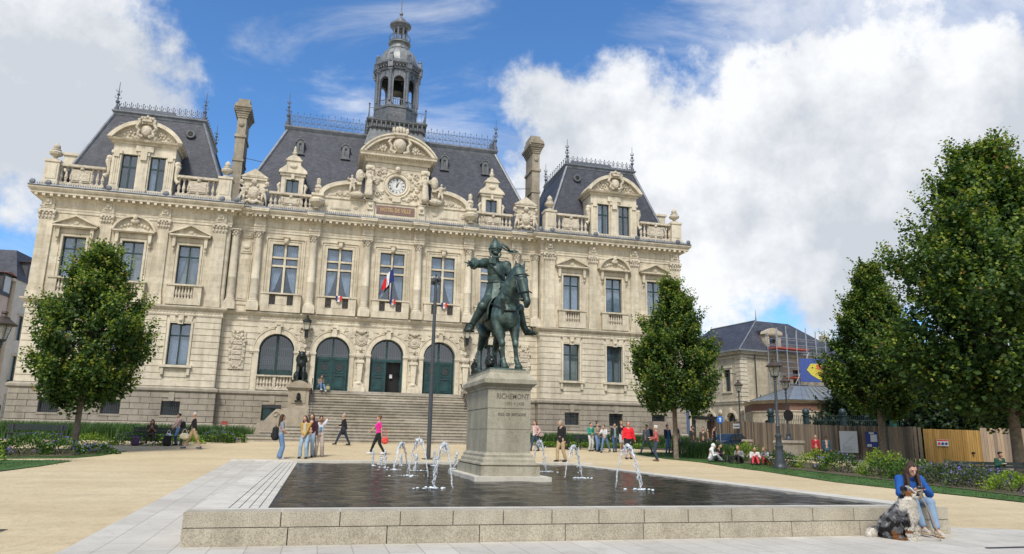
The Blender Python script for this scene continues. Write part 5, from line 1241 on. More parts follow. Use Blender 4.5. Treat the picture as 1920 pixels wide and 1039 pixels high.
m.build("shaft", PEDG, pd)
m = MB(); step(m, .6, YF0+.03, YB0-.03, 1.1, 2.95)
m.build("joint_core", simple("joint_dark", (.10, .10, .085), .9, .3), pd)
m = MB(); m.sweep(P, [(0, 2.93), (.02, 2.93), (.03, 2.98), (.09, 3.03), (.12, 3.06), (.14, 3.08), (.14, 3.20), (.10, 3.22), (-.06, 3.40), (-.08, 3.47), (-.3, 3.5)], closed=True)
step(m, .58, YF0+.05, YB0-.05, 2.9, 3.47); m.build("cornice", PEDG, pd)
carve = simple("carved_letter", (.17, .15, .12), .9, .2)
o = text("RICHEMONT", .215, PXC+.10, YF0-.002, 2.72, carve, "inscription", pd, .004, font_bold=.003, sx=.78)
o = text("1393 + 1458", .135, PXC+.14, YF0-.002, 2.52, carve, "inscription", pd, .004, sx=.85)
o = text("DUC  DE  BRETAGNE", .11, PXC+.08, YF0-.002, 2.22, carve, "inscription", pd, .004, sx=.78)

eq = thing("equestrian_statue", "green bronze armoured horseman pointing from horseback atop granite pedestal", "statue", (0, 0, 0))
m = MB(); step(m, .56, -31.6, -28.55, 3.46, 3.54, d=.03); m.build("plinth_plate", BRONZE, eq)
H = [('e', (.82, -30.85, 5.22), (.42, .55, .52)), ('e', (.80, -30.05, 5.26), (.44, .8, .47)), ('e', (.78, -29.3, 5.38), (.44, .55, .50)), ('e', (.60, -29.15, 5.3), (.22, .42, .42)), ('e', (1.0, -29.15, 5.3), (.22, .42, .42)),
     ('e', (.84, -31.12, 5.15), (.36, .33, .42)), ('c', (.84, -30.95, 5.5), .40, (.93, -31.3, 6.05), .27), ('c', (.93, -31.3, 6.05), .27, (1.05, -31.5, 6.42), .19),
     ('c', (.83, -30.7, 5.75), .2, (.92, -31.15, 6.4), .12), ('c', (.92, -31.15, 6.4), .12, (1.06, -31.45, 6.62), .1),
     ('c', (1.06, -31.50, 6.42), .20, (1.13, -31.68, 6.12), .185), ('c', (1.13, -31.70, 6.10), .165, (1.2, -31.92, 5.58), .105), ('e', (1.21, -31.95, 5.47), (.115, .12, .15)), ('c', (1.10, -31.62, 5.95), .15, (1.18, -31.82, 5.55), .085), ('e', (1.2, -31.93, 5.33), (.08, .08, .06)),
     ('e', (1.00, -31.74, 6.17), (.045, .05, .06)), ('e', (1.26, -31.70, 6.17), (.045, .05, .06)),
     ('c', (.98, -31.47, 6.52), .065, (.97, -31.5, 6.80), .018), ('c', (1.19, -31.5, 6.52), .065, (1.25, -31.53, 6.79), .018),
     # front legs
     ('c', (.58, -30.98, 5.1), .22, (.60, -31.05, 4.72), .16), ('c', (.60, -31.05, 4.72), .155, (.68, -31.16, 4.34), .095), ('e', (.685, -31.18, 4.30), (.10, .11, .12)), ('c', (.69, -31.17, 4.25), .078, (.73, -31.15, 3.86), .062), ('e', (.735, -31.16, 3.82), (.085, .09, .08)), ('c', (.74, -31.17, 3.78), .07, (.76, -31.24, 3.66), .09), ('c', (.76, -31.26, 3.60), .13, (.76, -31.22, 3.68), .09),
     ('c', (1.06, -30.98, 5.1), .22, (1.08, -31.08, 4.72), .16), ('c', (1.08, -31.08, 4.72), .155, (1.08, -31.2, 4.34), .095), ('e', (1.08, -31.22, 4.30), (.10, .11, .12)), ('c', (1.08, -31.2, 4.25), .078, (1.12, -31.2, 3.86), .062), ('e', (1.125, -31.21, 3.82), (.085, .09, .08)), ('c', (1.13, -31.22, 3.78), .07, (1.16, -31.3, 3.66), .09), ('c', (1.16, -31.32, 3.60), .13, (1.16, -31.28, 3.68), .09),
     # hind legs: stifle forward and high, hock back
     ('c', (.55, -29.1, 5.2), .28, (.53, -29.45, 4.80), .19), ('c', (.53, -29.45, 4.82), .19, (.50, -28.98, 4.40), .105), ('e', (.50, -28.93, 4.36), (.10, .12, .12)), ('c', (.50, -28.95, 4.33), .085, (.47, -29.05, 3.86), .065), ('e', (.47, -29.06, 3.82), (.085, .09, .08)), ('c', (.47, -29.08, 3.78), .07, (.46, -29.2, 3.62), .11),
     ('c', (1.03, -29.1, 5.2), .28, (1.05, -29.35, 4.80), .19), ('c', (1.05, -29.35, 4.82), .19, (1.04, -28.78, 4.40), .105), ('e', (1.04, -28.75, 4.36), (.10, .12, .12)), ('c', (1.04, -28.76, 4.33), .085, (1.03, -28.85, 3.86), .065), ('c', (1.03, -28.87, 3.8), .075, (1.03, -28.97, 3.62), .11),
     # tail
     ('c', (.79, -28.75, 5.6), .09, (.79, -28.5, 5.2), .11), ('c', (.79, -28.5, 5.2), .11, (.79, -28.5, 4.5), .07), ('e', (.8, -29.8, 4.78), (.12, .3, .12))]
hs = fuse("horse", H, BRONZE, eq, .026, 2)
m = MB()        # bridle, reins, breast strap
def strap(pts, r=.02, n=5): m.tube(pts, r, n)
strap([(.90, -31.58, 6.30), (.98, -31.83, 6.28), (1.14, -31.90, 6.30), (1.28, -31.75, 6.30), (1.30, -31.52, 6.32)], .022)
strap([(.99, -31.80, 5.72), (1.10, -31.98, 5.74), (1.25, -32.02, 5.76), (1.36, -31.92, 5.74)], .022)
strap([(.93, -31.6, 6.32), (.95, -31.74, 5.98), (1.02, -31.82, 5.65), (1.10, -31.88, 5.48)], .022); m.ball((1.07, -31.93, 5.52), .06)
strap([(1.07, -31.93, 5.50), (.85, -31.75, 5.55), (.66, -31.4, 5.75), (.62, -30.9, 6.0), (.9, -30.55, 6.22)], .02); strap([(1.32, -31.9, 5.52), (1.32, -31.5, 5.6), (1.2, -31.1, 5.9), (.98, -30.6, 6.2)], .02)
strap([(.40, -30.6, 5.6), (.46, -31.1, 5.45), (.70, -31.44, 5.25), (1.0, -31.46, 5.25), (1.2, -31.2, 5.45)], .032)
m.poly([(.55, 5.62), (.62, 5.62), (.78, 5.18), (.60, 5.15)], (), -31.40, -31.36)
m.build("bridle", BRONZD, eq)
m = MB()         # saddle cloth and saddle
vs = []
for i in range(9):
    y = -30.75+i*.16; up = .05*abs(i-4)/4
    for j in range(13):
        a = PI*(.0+j/12); r_ = .515+.012*math.sin(i*2+j); vs.append((.80+r_*math.cos(a)*.97, y, 5.30+(.50+up)*max(math.sin(a), 0)*1.05-(.22 if j in (0, 12) else 0)))
m.add(vs, [(i*13+j, i*13+j+1, (i+1)*13+j+1, (i+1)*13+j) for i in range(8) for j in range(12)])
o = m.build("saddle_cloth", BRONZE, eq, smooth=True); md = o.modifiers.new('s', 'SOLIDIFY'); md.thickness = .03
A = [('e', (.76, -30.05, 5.98), (.34, .36, .26)), ('c', (.76, -30.05, 6.1), .27, (.72, -30.05, 6.55), .29), ('e', (.70, -30.12, 6.72), (.30, .23, .29)), ('c', (.40, -30.05, 6.95), .16, (1.0, -30.02, 6.93), .17),
     ('c', (.68, -30.08, 7.05), .12, (.66, -30.1, 7.25), .11), ('e', (.65, -30.13, 7.42), (.145, .17, .20)), ('e', (.64, -30.30, 7.40), (.03, .04, .05)), ('e', (.65, -30.26, 7.30), (.08, .06, .05)),
     # right arm thrown out, pointing
     ('c', (.36, -30.06, 6.98), .165, (.10, -30.22, 6.90), .13), ('c', (.10, -30.22, 6.90), .135, (-.12, -30.38, 6.84), .105), ('c', (-.12, -30.38, 6.84), .085, (-.24, -30.45, 6.83), .075), ('c', (-.24, -30.45, 6.84), .028, (-.43, -30.52, 6.86), .02), ('c', (-.24, -30.47, 6.79), .035, (-.31, -30.50, 6.74), .03), ('c', (-.22, -30.5, 6.86), .03, (-.30, -30.56, 6.90), .022),
     # left arm to the reins
     ('c', (1.03, -30.03, 6.92), .165, (1.22, -30.02, 6.55), .125), ('c', (1.22, -30.02, 6.55), .12, (1.02, -30.45, 6.30), .085), ('e', (.98, -30.53, 6.28), (.09, .09, .08)), ('c', (.95, -30.58, 6.32), .025, (.92, -30.6, 6.24), .02), ('c', (1.0, -30.6, 6.32), .025, (.99, -30.63, 6.23), .02),
     # legs
     ('c', (.60, -30.1, 5.9), .24, (.22, -30.48, 5.50), .175), ('c', (.22, -30.48, 5.50), .165, (-.05, -30.30, 4.98), .105), ('e', (.20, -30.52, 5.5), (.17, .17, .17)), ('c', (-.05, -30.30, 4.96), .10, (-.14, -30.35, 4.83), .10), ('c', (-.13, -30.33, 4.82), .10, (-.22, -30.68, 4.74), .06),
     ('c', (.92, -30.1, 5.9), .24, (1.34, -30.48, 5.50), .175), ('c', (1.34, -30.48, 5.50), .165, (1.58, -30.32, 4.98), .105), ('e', (1.36, -30.52, 5.5), (.17, .17, .17)), ('c', (1.58, -30.32, 4.96), .10, (1.66, -30.38, 4.83), .10), ('c', (1.65, -30.36, 4.82), .10, (1.86, -30.66, 4.74), .06)]
rd = fuse("rider", A, BRONZE, eq, .020, 2)
m = MB()         # armour: helmet, pauldron, skirt of tassets, belt
m.lathe([(.19, -.10), (.205, 0), (.20, .06), (.165, .16), (.10, .27), (.04, .35), (.015, .40)], (.65, -30.10, 7.46), 14); m.lathe([(.215, -.03), (.23, .0), (.215, .03)], (.65, -30.10, 7.46), 14)
m.tube([(.50, -30.2, 7.48), (.475, -30.18, 7.3), (.56, -30.24, 7.18), (.66, -30.27, 7.15), (.76, -30.24, 7.18), (.83, -30.15, 7.3)], .035, 6)
m.build("helmet", BRONZE, eq, smooth=True)
m = MB()
m.lathe([(.30, 6.34), (.33, 6.25), (.37, 6.05), (.44, 5.82), (.47, 5.72), (.44, 5.74), (.3, 6.1)], (.76, -30.06, 0), 20, flute=.05); m.build("tassets", BRONZE, eq, smooth=20)
m = MB(); m.lathe([(.31, 6.30), (.335, 6.34), (.31, 6.38)], (.745, -30.06, 0), 18); m.tube([(.42, -30.30, 6.95), (.62, -30.38, 6.7), (.85, -30.38, 6.5), (1.05, -30.2, 6.32)], .028, 6)
m.ball((.34, -30.06, 7.02), .17, 12, 8, (1, .95, .8)); m.ball((1.05, -30.03, 6.98), .17, 12, 8, (1, .95, .85)); m.box(.40, .62, -30.36, -30.28, 6.93, 7.12)
m.lathe([(.15, 0), (.19, .03), (.18, .1), (.14, .12)], (0, 0, 0), 12); b = len(m.v)-48
m.v[b:] = [tuple(Matrix.Translation((-.02, -30.31, 6.87)) @ Matrix.Rotation(R(-62), 4, 'Z') @ Matrix.Rotation(R(90), 4, 'X') @ Vector(v)) for v in m.v[b:]]
m.build("armour_plates", BRONZE, eq, smooth=True)
m = MB(); m.tube([(.78, -30.02, 7.60), (.95, -29.95, 7.68), (1.10, -29.92, 7.60), (1.20, -29.92, 7.50), (1.34, -29.92, 7.52), (1.47, -29.95, 7.46)], [.05, .10, .12, .07, .085, .05], 8, sx=.35); m.tube([(.85, -30.0, 7.60), (1.0, -29.96, 7.52), (1.18, -29.92, 7.46), (1.4, -29.95, 7.44)], [.04, .06, .07, .03], 6, sx=.4); m.build("plume", BRONZE, eq, smooth=True)
m = MB(); m.tube([(1.15, -30.1, 6.1), (1.45, -29.75, 5.5), (1.35, -29.95, 4.9), (1.45, -30.0, 4.55)], [.03, .045, .04, .02], 6); m.tube([(1.08, -30.45, 6.15), (.98, -30.65, 6.38)], .03, 6); m.ball((.97, -30.67, 6.4), .06)
for x, t in ((-.16, -1), (1.72, 1)):
    m.tube([(x+.13*math.cos(a), -30.42, 4.83+.15*math.sin(a)) for a in np.linspace(-.4, PI+.4, 9)], .02, 5); m.tube([(x-.14, -30.4, 4.72), (x+.14, -30.42, 4.72)], .03, 6); m.tube([(x, -30.30, 4.9), (x+t*.02, -30.1, 5.0), (x+t*.05, -30.0, 5.05)], .015, 5)
m.build("sword_and_stirrups", BRONZD, eq)
lm = fuse("lion_mask", [('e', (.42, -30.75, 3.78), (.16, .12, .2)), ('e', (.42, -30.88, 3.72), (.09, .08, .09)), ('e', (.35, -30.85, 3.84), (.05, .04, .05)), ('e', (.49, -30.85, 3.84), (.05, .04, .05)), ('c', (.42, -30.7, 3.6), .12, (.42, -30.65, 3.5), .15)], BRONZD, eq, .02, 1)

# lions on the stair piers
for s in (-1, 1):
    x = s*5.7; y = -3.75
    ln = thing("lion_statue", ("dark bronze seated lion on the stair pier beside the large arched window" if s < 0 else "dark bronze seated lion on the stair pier hidden behind the horseman"), "statue", (x, y, 4.72), 0, "bronze lions on the stair piers", 1)
    L_ = [('c', (0, .25, .45), .34, (0, .05, 1.05), .30), ('c', (0, .05, 1.05), .33, (0, -.08, 1.45), .30), ('e', (0, -.18, 1.72), (.24, .26, .26)), ('e', (0, -.42, 1.64), (.14, .16, .13)), ('e', (0, .0, 1.45), (.37, .30, .42)), ('e', (0, -.2, 1.2), (.26, .2, .3)), ('c', (-.15, -.08, 1.15), .16, (-.17, -.3, .6), .12), ('c', (-.17, -.3, .6), .11, (-.18, -.35, .16), .10), ('e', (-.18, -.42, .12), (.11, .17, .09)), ('c', (.15, -.08, 1.15), .16, (.17, -.3, .6), .12), ('c', (.17, -.3, .6), .11, (.18, -.35, .16), .10), ('e', (.18, -.42, .12), (.11, .17, .09)),
          ('e', (-.27, .2, .38), (.19, .36, .32)), ('e', (.27, .2, .38), (.19, .36, .32)), ('c', (-.32, .1, .12), .11, (-.32, -.2, .1), .10), ('c', (.32, .1, .12), .11, (.32, -.2, .1), .10), ('e', (-.19, -.12, 1.95), (.06, .05, .07)), ('e', (.19, -.12, 1.95), (.06, .05, .07)), ('c', (0, .5, .2), .07, (.3, .55, .12), .06)]
    fuse("body", L_, BRONZD, ln, .028, 1)
    m = MB(); m.box(-.50, .50, -.62, .62, 0, .09); m.box(-.45, .45, -.57, .57, .09, .13); m.build("base", BRONZD, ln)
# ================================================================ lamp posts
LAMPI = simple("lamp_post_paint", (.045, .055, .065), .45, .3, 4); COPR = simple("lamp_hood_copper", (.085, .065, .05), .5, .4, 5, metal=.3)
def lglass():
    m = Mat("lamp_glass", .1); m.color((.42, .42, .36)); m.b.inputs['Alpha'].default_value = .45; return m.m
LGL = lglass()
def lantern(m, g, h, z, s=1.0, c=(0, 0)):
    x, y = c
    m.lathe([(.05*s, z), (.09*s, z+.03*s), (.06*s, z+.09*s), (.13*s, z+.12*s), (.16*s, z+.16*s), (.14*s, z+.18*s)], (x, y, 0), 12)
    for i in range(4):
        a = PI/4+i*PI/2; m.tube([(x+.15*s*math.cos(a), y+.15*s*math.sin(a), z+.17*s), (x+.25*s*math.cos(a), y+.25*s*math.sin(a), z+.58*s)], .014*s, 4)
    g.lathe([(.14*s, z+.18*s), (.235*s, z+.56*s)], (x, y, 0), 12)
    h.lathe([(.27*s, z+.56*s), (.36*s, z+.58*s), (.37*s, z+.61*s), (.30*s, z+.66*s), (.20*s, z+.74*s), (.15*s, z+.78*s), (.16*s, z+.80*s), (.09*s, z+.84*s), (.06*s, z+.90*s), (.09*s, z+.93*s), (.08*s, z+.98*s), (.02*s, z+1.0*s)], (x, y, 0), 16)
def street_lamp(x, y, z, H_, label, s=1.0, base=True, rz=0, disc=False):
    t = thing("street_lamp", label, "street lamp", (x, y, z), rz, "old style lantern street lamps")
    hl = H_-1.0*s; m = MB()
    if base:
        m.lathe([(.29, 0), (.30, .10), (.27, .16), (.24, .2), (.235, .3), (.19, .75), (.165, .95), (.19, .99), (.19, 1.05), (.14, 1.08), (.12, 1.4), (.155, 1.45), (.155, 1.52), (.09, 1.58), (.085, 1.9), (.10, 1.93), (.07, 1.98), (.065, hl-.3), (.05, hl-.1), (.08, hl-.06), (.05, hl)], (0, 0, 0), 16, flute=-.03)
        m.box(-.12, .12, -.02, .02, 1.48, 1.53)
    else:
        m.lathe([(.24, 0), (.24, .08), (.18, .14), (.13, .35), (.15, .4), (.10, .45), (.07, .8), (.06, .85), (.045, hl-.2), (.07, hl-.15), (.045, hl)], (0, 0, 0), 12)
    m.build("post", LAMPI, t, smooth=True)
    m = MB(); g = MB(); h = MB(); lantern(m, g, h, hl, s); m.build("lantern_frame", LAMPI, t); h.build("lantern_hood", COPR, t, smooth=True); g.build("lantern_glass", LGL, t)
    if disc:
        m = MB(); b = len(m.v); m.lathe([(.36, 0), (.36, .02)], (0, 0, 0), 24); m.xf(b, Matrix.Translation((0, -.12, 1.55)) @ Matrix.Rotation(PI/2, 4, 'X')); o = m.build("sign_back", BLACK, t)
    return t
street_lamp(16.09, -22.21, .39, 5.1, "largest dark street lamp, standing in the lawn strip before the flower bed", 1.05)
street_lamp(26.2, -3.0, 1.75, 4.4, "slender street lamp on stone pier beside the parked dark car", 1.0, False)
street_lamp(24.6, -11.0, 1.72, 4.1, "slender street lamp on stone pier with a round black disc on its post", 1.0, False, disc=True)
street_lamp(-14.78, -24.6, .28, 5.1, "street lamp leaning into view at the photo's left edge beside the lawn", 1.15)
# piers under two lamps
for x, y, zt, w, lb in ((26.2, -3.0, 1.75, .55, "short stone pier carrying the lamp beside the parked car"), (24.6, -11.0, 1.72, .62, "short stone pier carrying the lamp with the black disc")):
    t = thing("stone_pier", lb, "stone pier", (x, y, 0), R(15), "stone piers under street lamps"); m = MB(); m.box(-w, w, -w, w, .3, zt-.16); m.build("shaft", GRAN, t); m = MB(); m.box(-w-.07, w+.07, -w-.07, w+.07, zt-.16, zt, taper=.04); m.box(-w-.03, w+.03, -w-.03, w+.03, zt-.22, zt-.16); m.build("cap", GRAN, t)
# tall modern mast in front of the stairs
t = thing("lamp_mast", "tall plain dark grey light mast in front of the stairs", "lamp post", (.46, -18.86, .56))
m = MB(); m.lathe([(.10, 0), (.095, 3.0), (.07, 7.9), (.06, 8.1)], (0, 0, 0), 14); m.lathe([(.3, 0), (.3, .03), (.1, .03)], (0, 0, 0), 14); m.build("pole", simple("mast_paint", (.055, .062, .07), .45, .15), t, smooth=True)
m = MB()
for i, (dx, dy) in enumerate(((-.13, -.05), (.13, -.05), (0, .12), (-.08, .1))):
    b = len(m.v); m.lathe([(.06, -.14), (.09, -.12), (.10, .1), (.06, .13)], (0, 0, 0), 10); m.xf(b, Matrix.Translation((dx, dy, 8.08+.12*(i % 2))) @ Matrix.Rotation(R(50+i*10), 4, 'X') @ Matrix.Rotation(R(i*70), 4, 'Z'))
m.tube([(0, 0, 8.0), (0, 0, 8.4)], .03, 6); m.ball((0, 0, 8.42), .05); m.tube([(-.2, 0, 8.0), (.2, 0, 8.0)], .03, 6); m.build("spotlight_cluster", LAMPI, t)

# ================================================================ flags and shields on the balconies
FB, FW_, FR = simple("flag_blue", (.015, .03, .16), .8), simple("flag_white", (.75, .76, .78), .8), simple("flag_red", (.62, .02, .03), .8)
t = thing("flag", "french tricolour hanging limp from an angled staff at the middle balcony", "flag", (0, -.45, 10.4))
m = MB(); m.tube([(0, .3, 0), (.02, -.35, 3.9)], .028, 6); m.ball((.02, -.35, 3.95), .05); m.build("flag_staff", simple("staff_dark", (.03, .035, .05), .5), t)
m = MB(); b = 0; vs = []; n = 12; mm = 9
for j in range(mm+1):           # draped cloth falling from the staff top
    for i in range(n+1):
        u, v = i/n, j/mm
        x = .02-u*1.02+.06*math.sin(u*9+v*2); z = 3.0-v*1.05-u*1.05+.25*u*v; yy = -.36+.10*math.sin(u*14+v*3)*(.3+u); x += v*.12*(1-u)
        vs.append((x*(.62+.1*v), yy, z))
for j in range(mm):
    for i in range(n):
        m.mi = 0 if j < 3 else (1 if j < 6 else 2)
        if True: m.mi = (0 if i < 4 else 1 if i < 8 else 2)
        m.add([vs[j*(n+1)+i], vs[j*(n+1)+i+1], vs[(j+1)*(n+1)+i+1], vs[(j+1)*(n+1)+i]], [(0, 1, 2, 3)])
m.build("flag_cloth", [FB, FW_, FR], t)
t2 = MB(); t2.tube([(.0, -.05, 10.9), (-.03, -.1, 12.2)], [.10, .04], 6, sx=.5)
tag(t2.build("furled_banner", [FB], None), "dark blue furled banner hanging below the tricolour on the middle staff", "banner"); bpy.data.objects["furled_banner"].location = (0, -.62, 0)
for x in (-3.75, 0, 3.75):
    t = thing("shield", "small tricolour shield fixed to the %s balcony front" % {-3.75: "balcony above the first green door from the lion", 0: "balcony below the hanging tricolour", 3.75: "balcony above the door nearest the statue"}[x].replace(" balcony front", ""), "shield", (x+.12, -.50, 10.86), 0, "tricolour shields on the balconies")
    t['label'] = {-3.75: "small tricolour shield on the balcony second from the left arch", 0: "small tricolour shield directly below the hanging flag", 3.75: "small tricolour shield on the balcony behind the lamp mast"}[x]
    for k, mt in enumerate((FB, FW_, FR)):
        m = MB(); xa = -.21+k*.14; m.poly([(xa, -.22+(.08 if k != 1 else 0)), (xa+.14, -.22+(.08 if k != 1 else 0)), (xa+.14, .20), (xa, .20)], (), -.02-.001*k, .02, back=True); m.build(["blue_band", "white_band", "red_band"][k], mt, t)
    m = MB(); m.ball((0, -.03, .02), .07, 8, 6, (1, .2, 1.5)); m.build("gilt_emblem", GOLD, t)

# ================================================================ trees, shrubs, beds
def leaf_mat(name, stops, trans=.25):
    m = Mat(name, .55, 0, .35); g = m.N.new('ShaderNodeNewGeometry'); col = m.ramp(g.outputs['Random Per Island'], stops)
    m.color(col); tr = m.N.new('ShaderNodeBsdfTranslucent'); m.L.new(m.mix(1.0, col, (1.5, 1.7, .7), 'MULTIPLY'), tr.inputs[0])
    x = m.N.new('ShaderNodeMixShader'); x.inputs[0].default_value = trans; m.L.new(m.b.outputs[0], x.inputs[1]); m.L.new(tr.outputs[0], x.inputs[2]); m.L.new(x.outputs[0], m.N['Material Output'].inputs[0]); return m.m
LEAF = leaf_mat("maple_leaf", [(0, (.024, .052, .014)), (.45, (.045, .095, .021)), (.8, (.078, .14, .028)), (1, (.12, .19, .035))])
YOUNG_LIT = leaf_mat("young_lit_leaf", [(0, (.11, .18, .025)), (.55, (.22, .29, .04)), (.88, (.26, .28, .05)), (.97, (.28, .19, .06)), (1, (.26, .13, .06))], .3)  # young growth; the brightness of lit shoot tips is painted in too
BARK = simple("bark", (.17, .14, .105), .9, .35, 6, .5); BARKD = simple("dark_bark", (.07, .058, .045), .9, .3, 6, .5)
def leaves(name, P, D, Sz, mi, mats, parent, droop=.3, seed=0, stretch=1.0):
    """one small folded leaf per point: P centres, D pointing directions, Sz sizes"""
    rs = np.random.RandomState(seed); n = len(P); P = np.asarray(P, float); D = np.asarray(D, float)+rs.normal(0, .35, (n, 3)); D[:, 2] -= droop
    D /= np.linalg.norm(D, axis=1)[:, None]+1e-9
    A = np.cross(D, rs.normal(0, 1, (n, 3))+np.array([0, 0, 1.2])); A /= np.linalg.norm(A, axis=1)[:, None]+1e-9
    Nn = np.cross(A, D); s = np.asarray(Sz)[:, None]
    tip = P+D*s*.62*stretch; base = P-D*s*.42*stretch; l = P+A*s*.48+Nn*s*.14; r = P-A*s*.48+Nn*s*.14
    V = np.stack([base, r, tip, l], 1).reshape(-1, 3)
    me = bpy.data.meshes.new(name); me.vertices.add(len(V)); me.vertices.foreach_set('co', V.ravel())
    idx = np.arange(n*4).reshape(n, 4); F = np.stack([idx[:, [0, 1, 2]], idx[:, [0, 2, 3]]], 1).reshape(-1, 3)
    me.loops.add(F.size); me.loops.foreach_set('vertex_index', F.ravel().astype(np.int32)); me.polygons.add(len(F))
    me.polygons.foreach_set('loop_start', np.arange(0, F.size, 3, dtype=np.int32)); me.polygons.foreach_set('loop_total', np.full(len(F), 3, np.int32))
    for mm_ in mats: me.materials.append(mm_)
    me.polygons.foreach_set('material_index', np.repeat(np.asarray(mi, np.int32), 2)); me.update(); me.validate()
    o = bpy.data.objects.new(name, me); link(o, parent); return o
def maple(x, y, z, h, clear, rmax, label, shoots, leaf, seed, boughs=90, trunk=.14, peak=.36, lean=0, dark=False, young=.42):
    rs = np.random.RandomState(seed); t = thing("maple_tree" if not dark else "evergreen_tree", label, "tree", (x, y, z), 0, "young maples round the square" if not dark else None)
    ch = h-clear
    def prof(u):      # crown radius at height fraction u
        return rmax*np.where(u < peak, .58+.42*np.sin(np.clip(u/peak, 0, 1)*PI/2), np.clip(1-(np.clip(u-peak, 0, 1)/(1-peak))**1.15, 0, 1)**1.0*.98+.02)
    U = rs.uniform(.02, .96, boughs); Aang = (np.arange(boughs)*2.39996+rs.normal(0, .4, boughs)); rad = prof(U)*rs.uniform(.42, .98, boughs)
    B = np.stack([rad*np.cos(Aang), rad*np.sin(Aang), clear+U*ch], 1)
    BR = rmax*rs.uniform(.13, .25, boughs)*(1-.55*U); k = max(int(shoots*.74/boughs), 4)
    pts = []; dirs = []
    for c, r_ in zip(B, BR):
        q = rs.normal(0, 1, (k, 3)); q /= np.linalg.norm(q, axis=1)[:, None]; q *= (rs.uniform(.30, 1.05, k)**.6)[:, None]; out_ = np.array([c[0], c[1], 0]); out_ = out_/(np.linalg.norm(out_)+1e-6)
        ax = out_*.75+np.array([0, 0, .65]); ax /= np.linalg.norm(ax); q = q*.85+ax[None, :]*((q@ax)*.75)[:, None]; p = c+q*r_
        d = q*.5+out_*.5+np.array([0, 0, .95]); pts.append(p); dirs.append(d)
    n2 = int(shoots*.26); u = rs.uniform(0.02, .97, n2); a = rs.uniform(0, 2*PI, n2); rr = prof(u)*np.sqrt(rs.uniform(.05, .80, n2))
    p = np.stack([rr*np.cos(a), rr*np.sin(a), clear+u*ch], 1); d = np.stack([np.cos(a)*.7, np.sin(a)*.7, np.full(n2, .9)], 1); pts.append(p); dirs.append(d)
    P = np.concatenate(pts); D = np.concatenate(dirs); D /= np.linalg.norm(D, axis=1)[:, None]
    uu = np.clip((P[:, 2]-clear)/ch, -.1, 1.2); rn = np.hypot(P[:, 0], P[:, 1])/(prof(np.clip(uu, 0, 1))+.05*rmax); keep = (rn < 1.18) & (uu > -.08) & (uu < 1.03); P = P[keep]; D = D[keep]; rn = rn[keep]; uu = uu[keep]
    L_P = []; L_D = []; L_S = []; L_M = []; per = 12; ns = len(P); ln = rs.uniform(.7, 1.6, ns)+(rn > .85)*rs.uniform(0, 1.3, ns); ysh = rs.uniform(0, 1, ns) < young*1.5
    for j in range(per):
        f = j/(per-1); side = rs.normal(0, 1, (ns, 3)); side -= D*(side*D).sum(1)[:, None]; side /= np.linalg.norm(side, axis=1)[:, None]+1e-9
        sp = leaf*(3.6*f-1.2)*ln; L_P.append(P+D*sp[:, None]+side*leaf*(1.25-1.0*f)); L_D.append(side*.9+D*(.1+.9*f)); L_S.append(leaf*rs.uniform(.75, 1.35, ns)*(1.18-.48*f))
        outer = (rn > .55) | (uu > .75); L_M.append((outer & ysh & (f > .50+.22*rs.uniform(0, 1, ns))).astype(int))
    o = leaves("crown", np.concatenate(L_P), np.concatenate(L_D), np.concatenate(L_S), np.concatenate(L_M), [LEAF, YOUNG_LIT] if not dark else [DARKL, DARKL], t, .38, seed)
    m = MB(); top = clear+ch*.8; m.tube([(0, 0, -.1), (.01, 0, .15), (.03*lean, 0, clear*.5), (.05*lean, .02, clear), (.04*lean, .03, clear+ch*.4), (0, 0, top)], [trunk*1.35, trunk*1.05, trunk*.95, trunk*.88, trunk*.5, .02], 12)
    m.build("trunk", BARK if not dark else BARKD, t, smooth=True)
    m = MB(); order = np.argsort(U)
    for i in order[:: max(1, boughs//46)]:
        c = B[i]; z0 = clear+max(0, (c[2]-clear)*.42-.12); 
        if c[2]-z0 < .1: z0 = max(clear*.86, c[2]-.25)
        mid = Vector((c[0]*.45, c[1]*.45, z0+(c[2]-z0)*.36)); r0 = trunk*.42*(1-.5*U[i]); m.tube([(0, 0, z0), tuple(mid), tuple(c)], [r0, r0*.6, .012], 5)
    m.build("limbs", BARKD, t, smooth=True); return t
DARKL = leaf_mat("dark_evergreen_leaf", [(0, (.010, .022, .010)), (.6, (.018, .040, .016)), (1, (.035, .065, .022))], .15)
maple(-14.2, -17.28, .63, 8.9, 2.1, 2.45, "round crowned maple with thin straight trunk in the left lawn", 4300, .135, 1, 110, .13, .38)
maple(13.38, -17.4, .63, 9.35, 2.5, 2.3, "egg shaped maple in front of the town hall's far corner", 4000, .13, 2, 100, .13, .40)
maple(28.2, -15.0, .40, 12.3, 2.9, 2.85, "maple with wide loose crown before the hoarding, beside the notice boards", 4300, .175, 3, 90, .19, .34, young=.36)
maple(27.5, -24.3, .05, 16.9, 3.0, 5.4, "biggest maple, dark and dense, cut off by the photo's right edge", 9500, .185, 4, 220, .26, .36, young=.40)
rnd.seed(21)
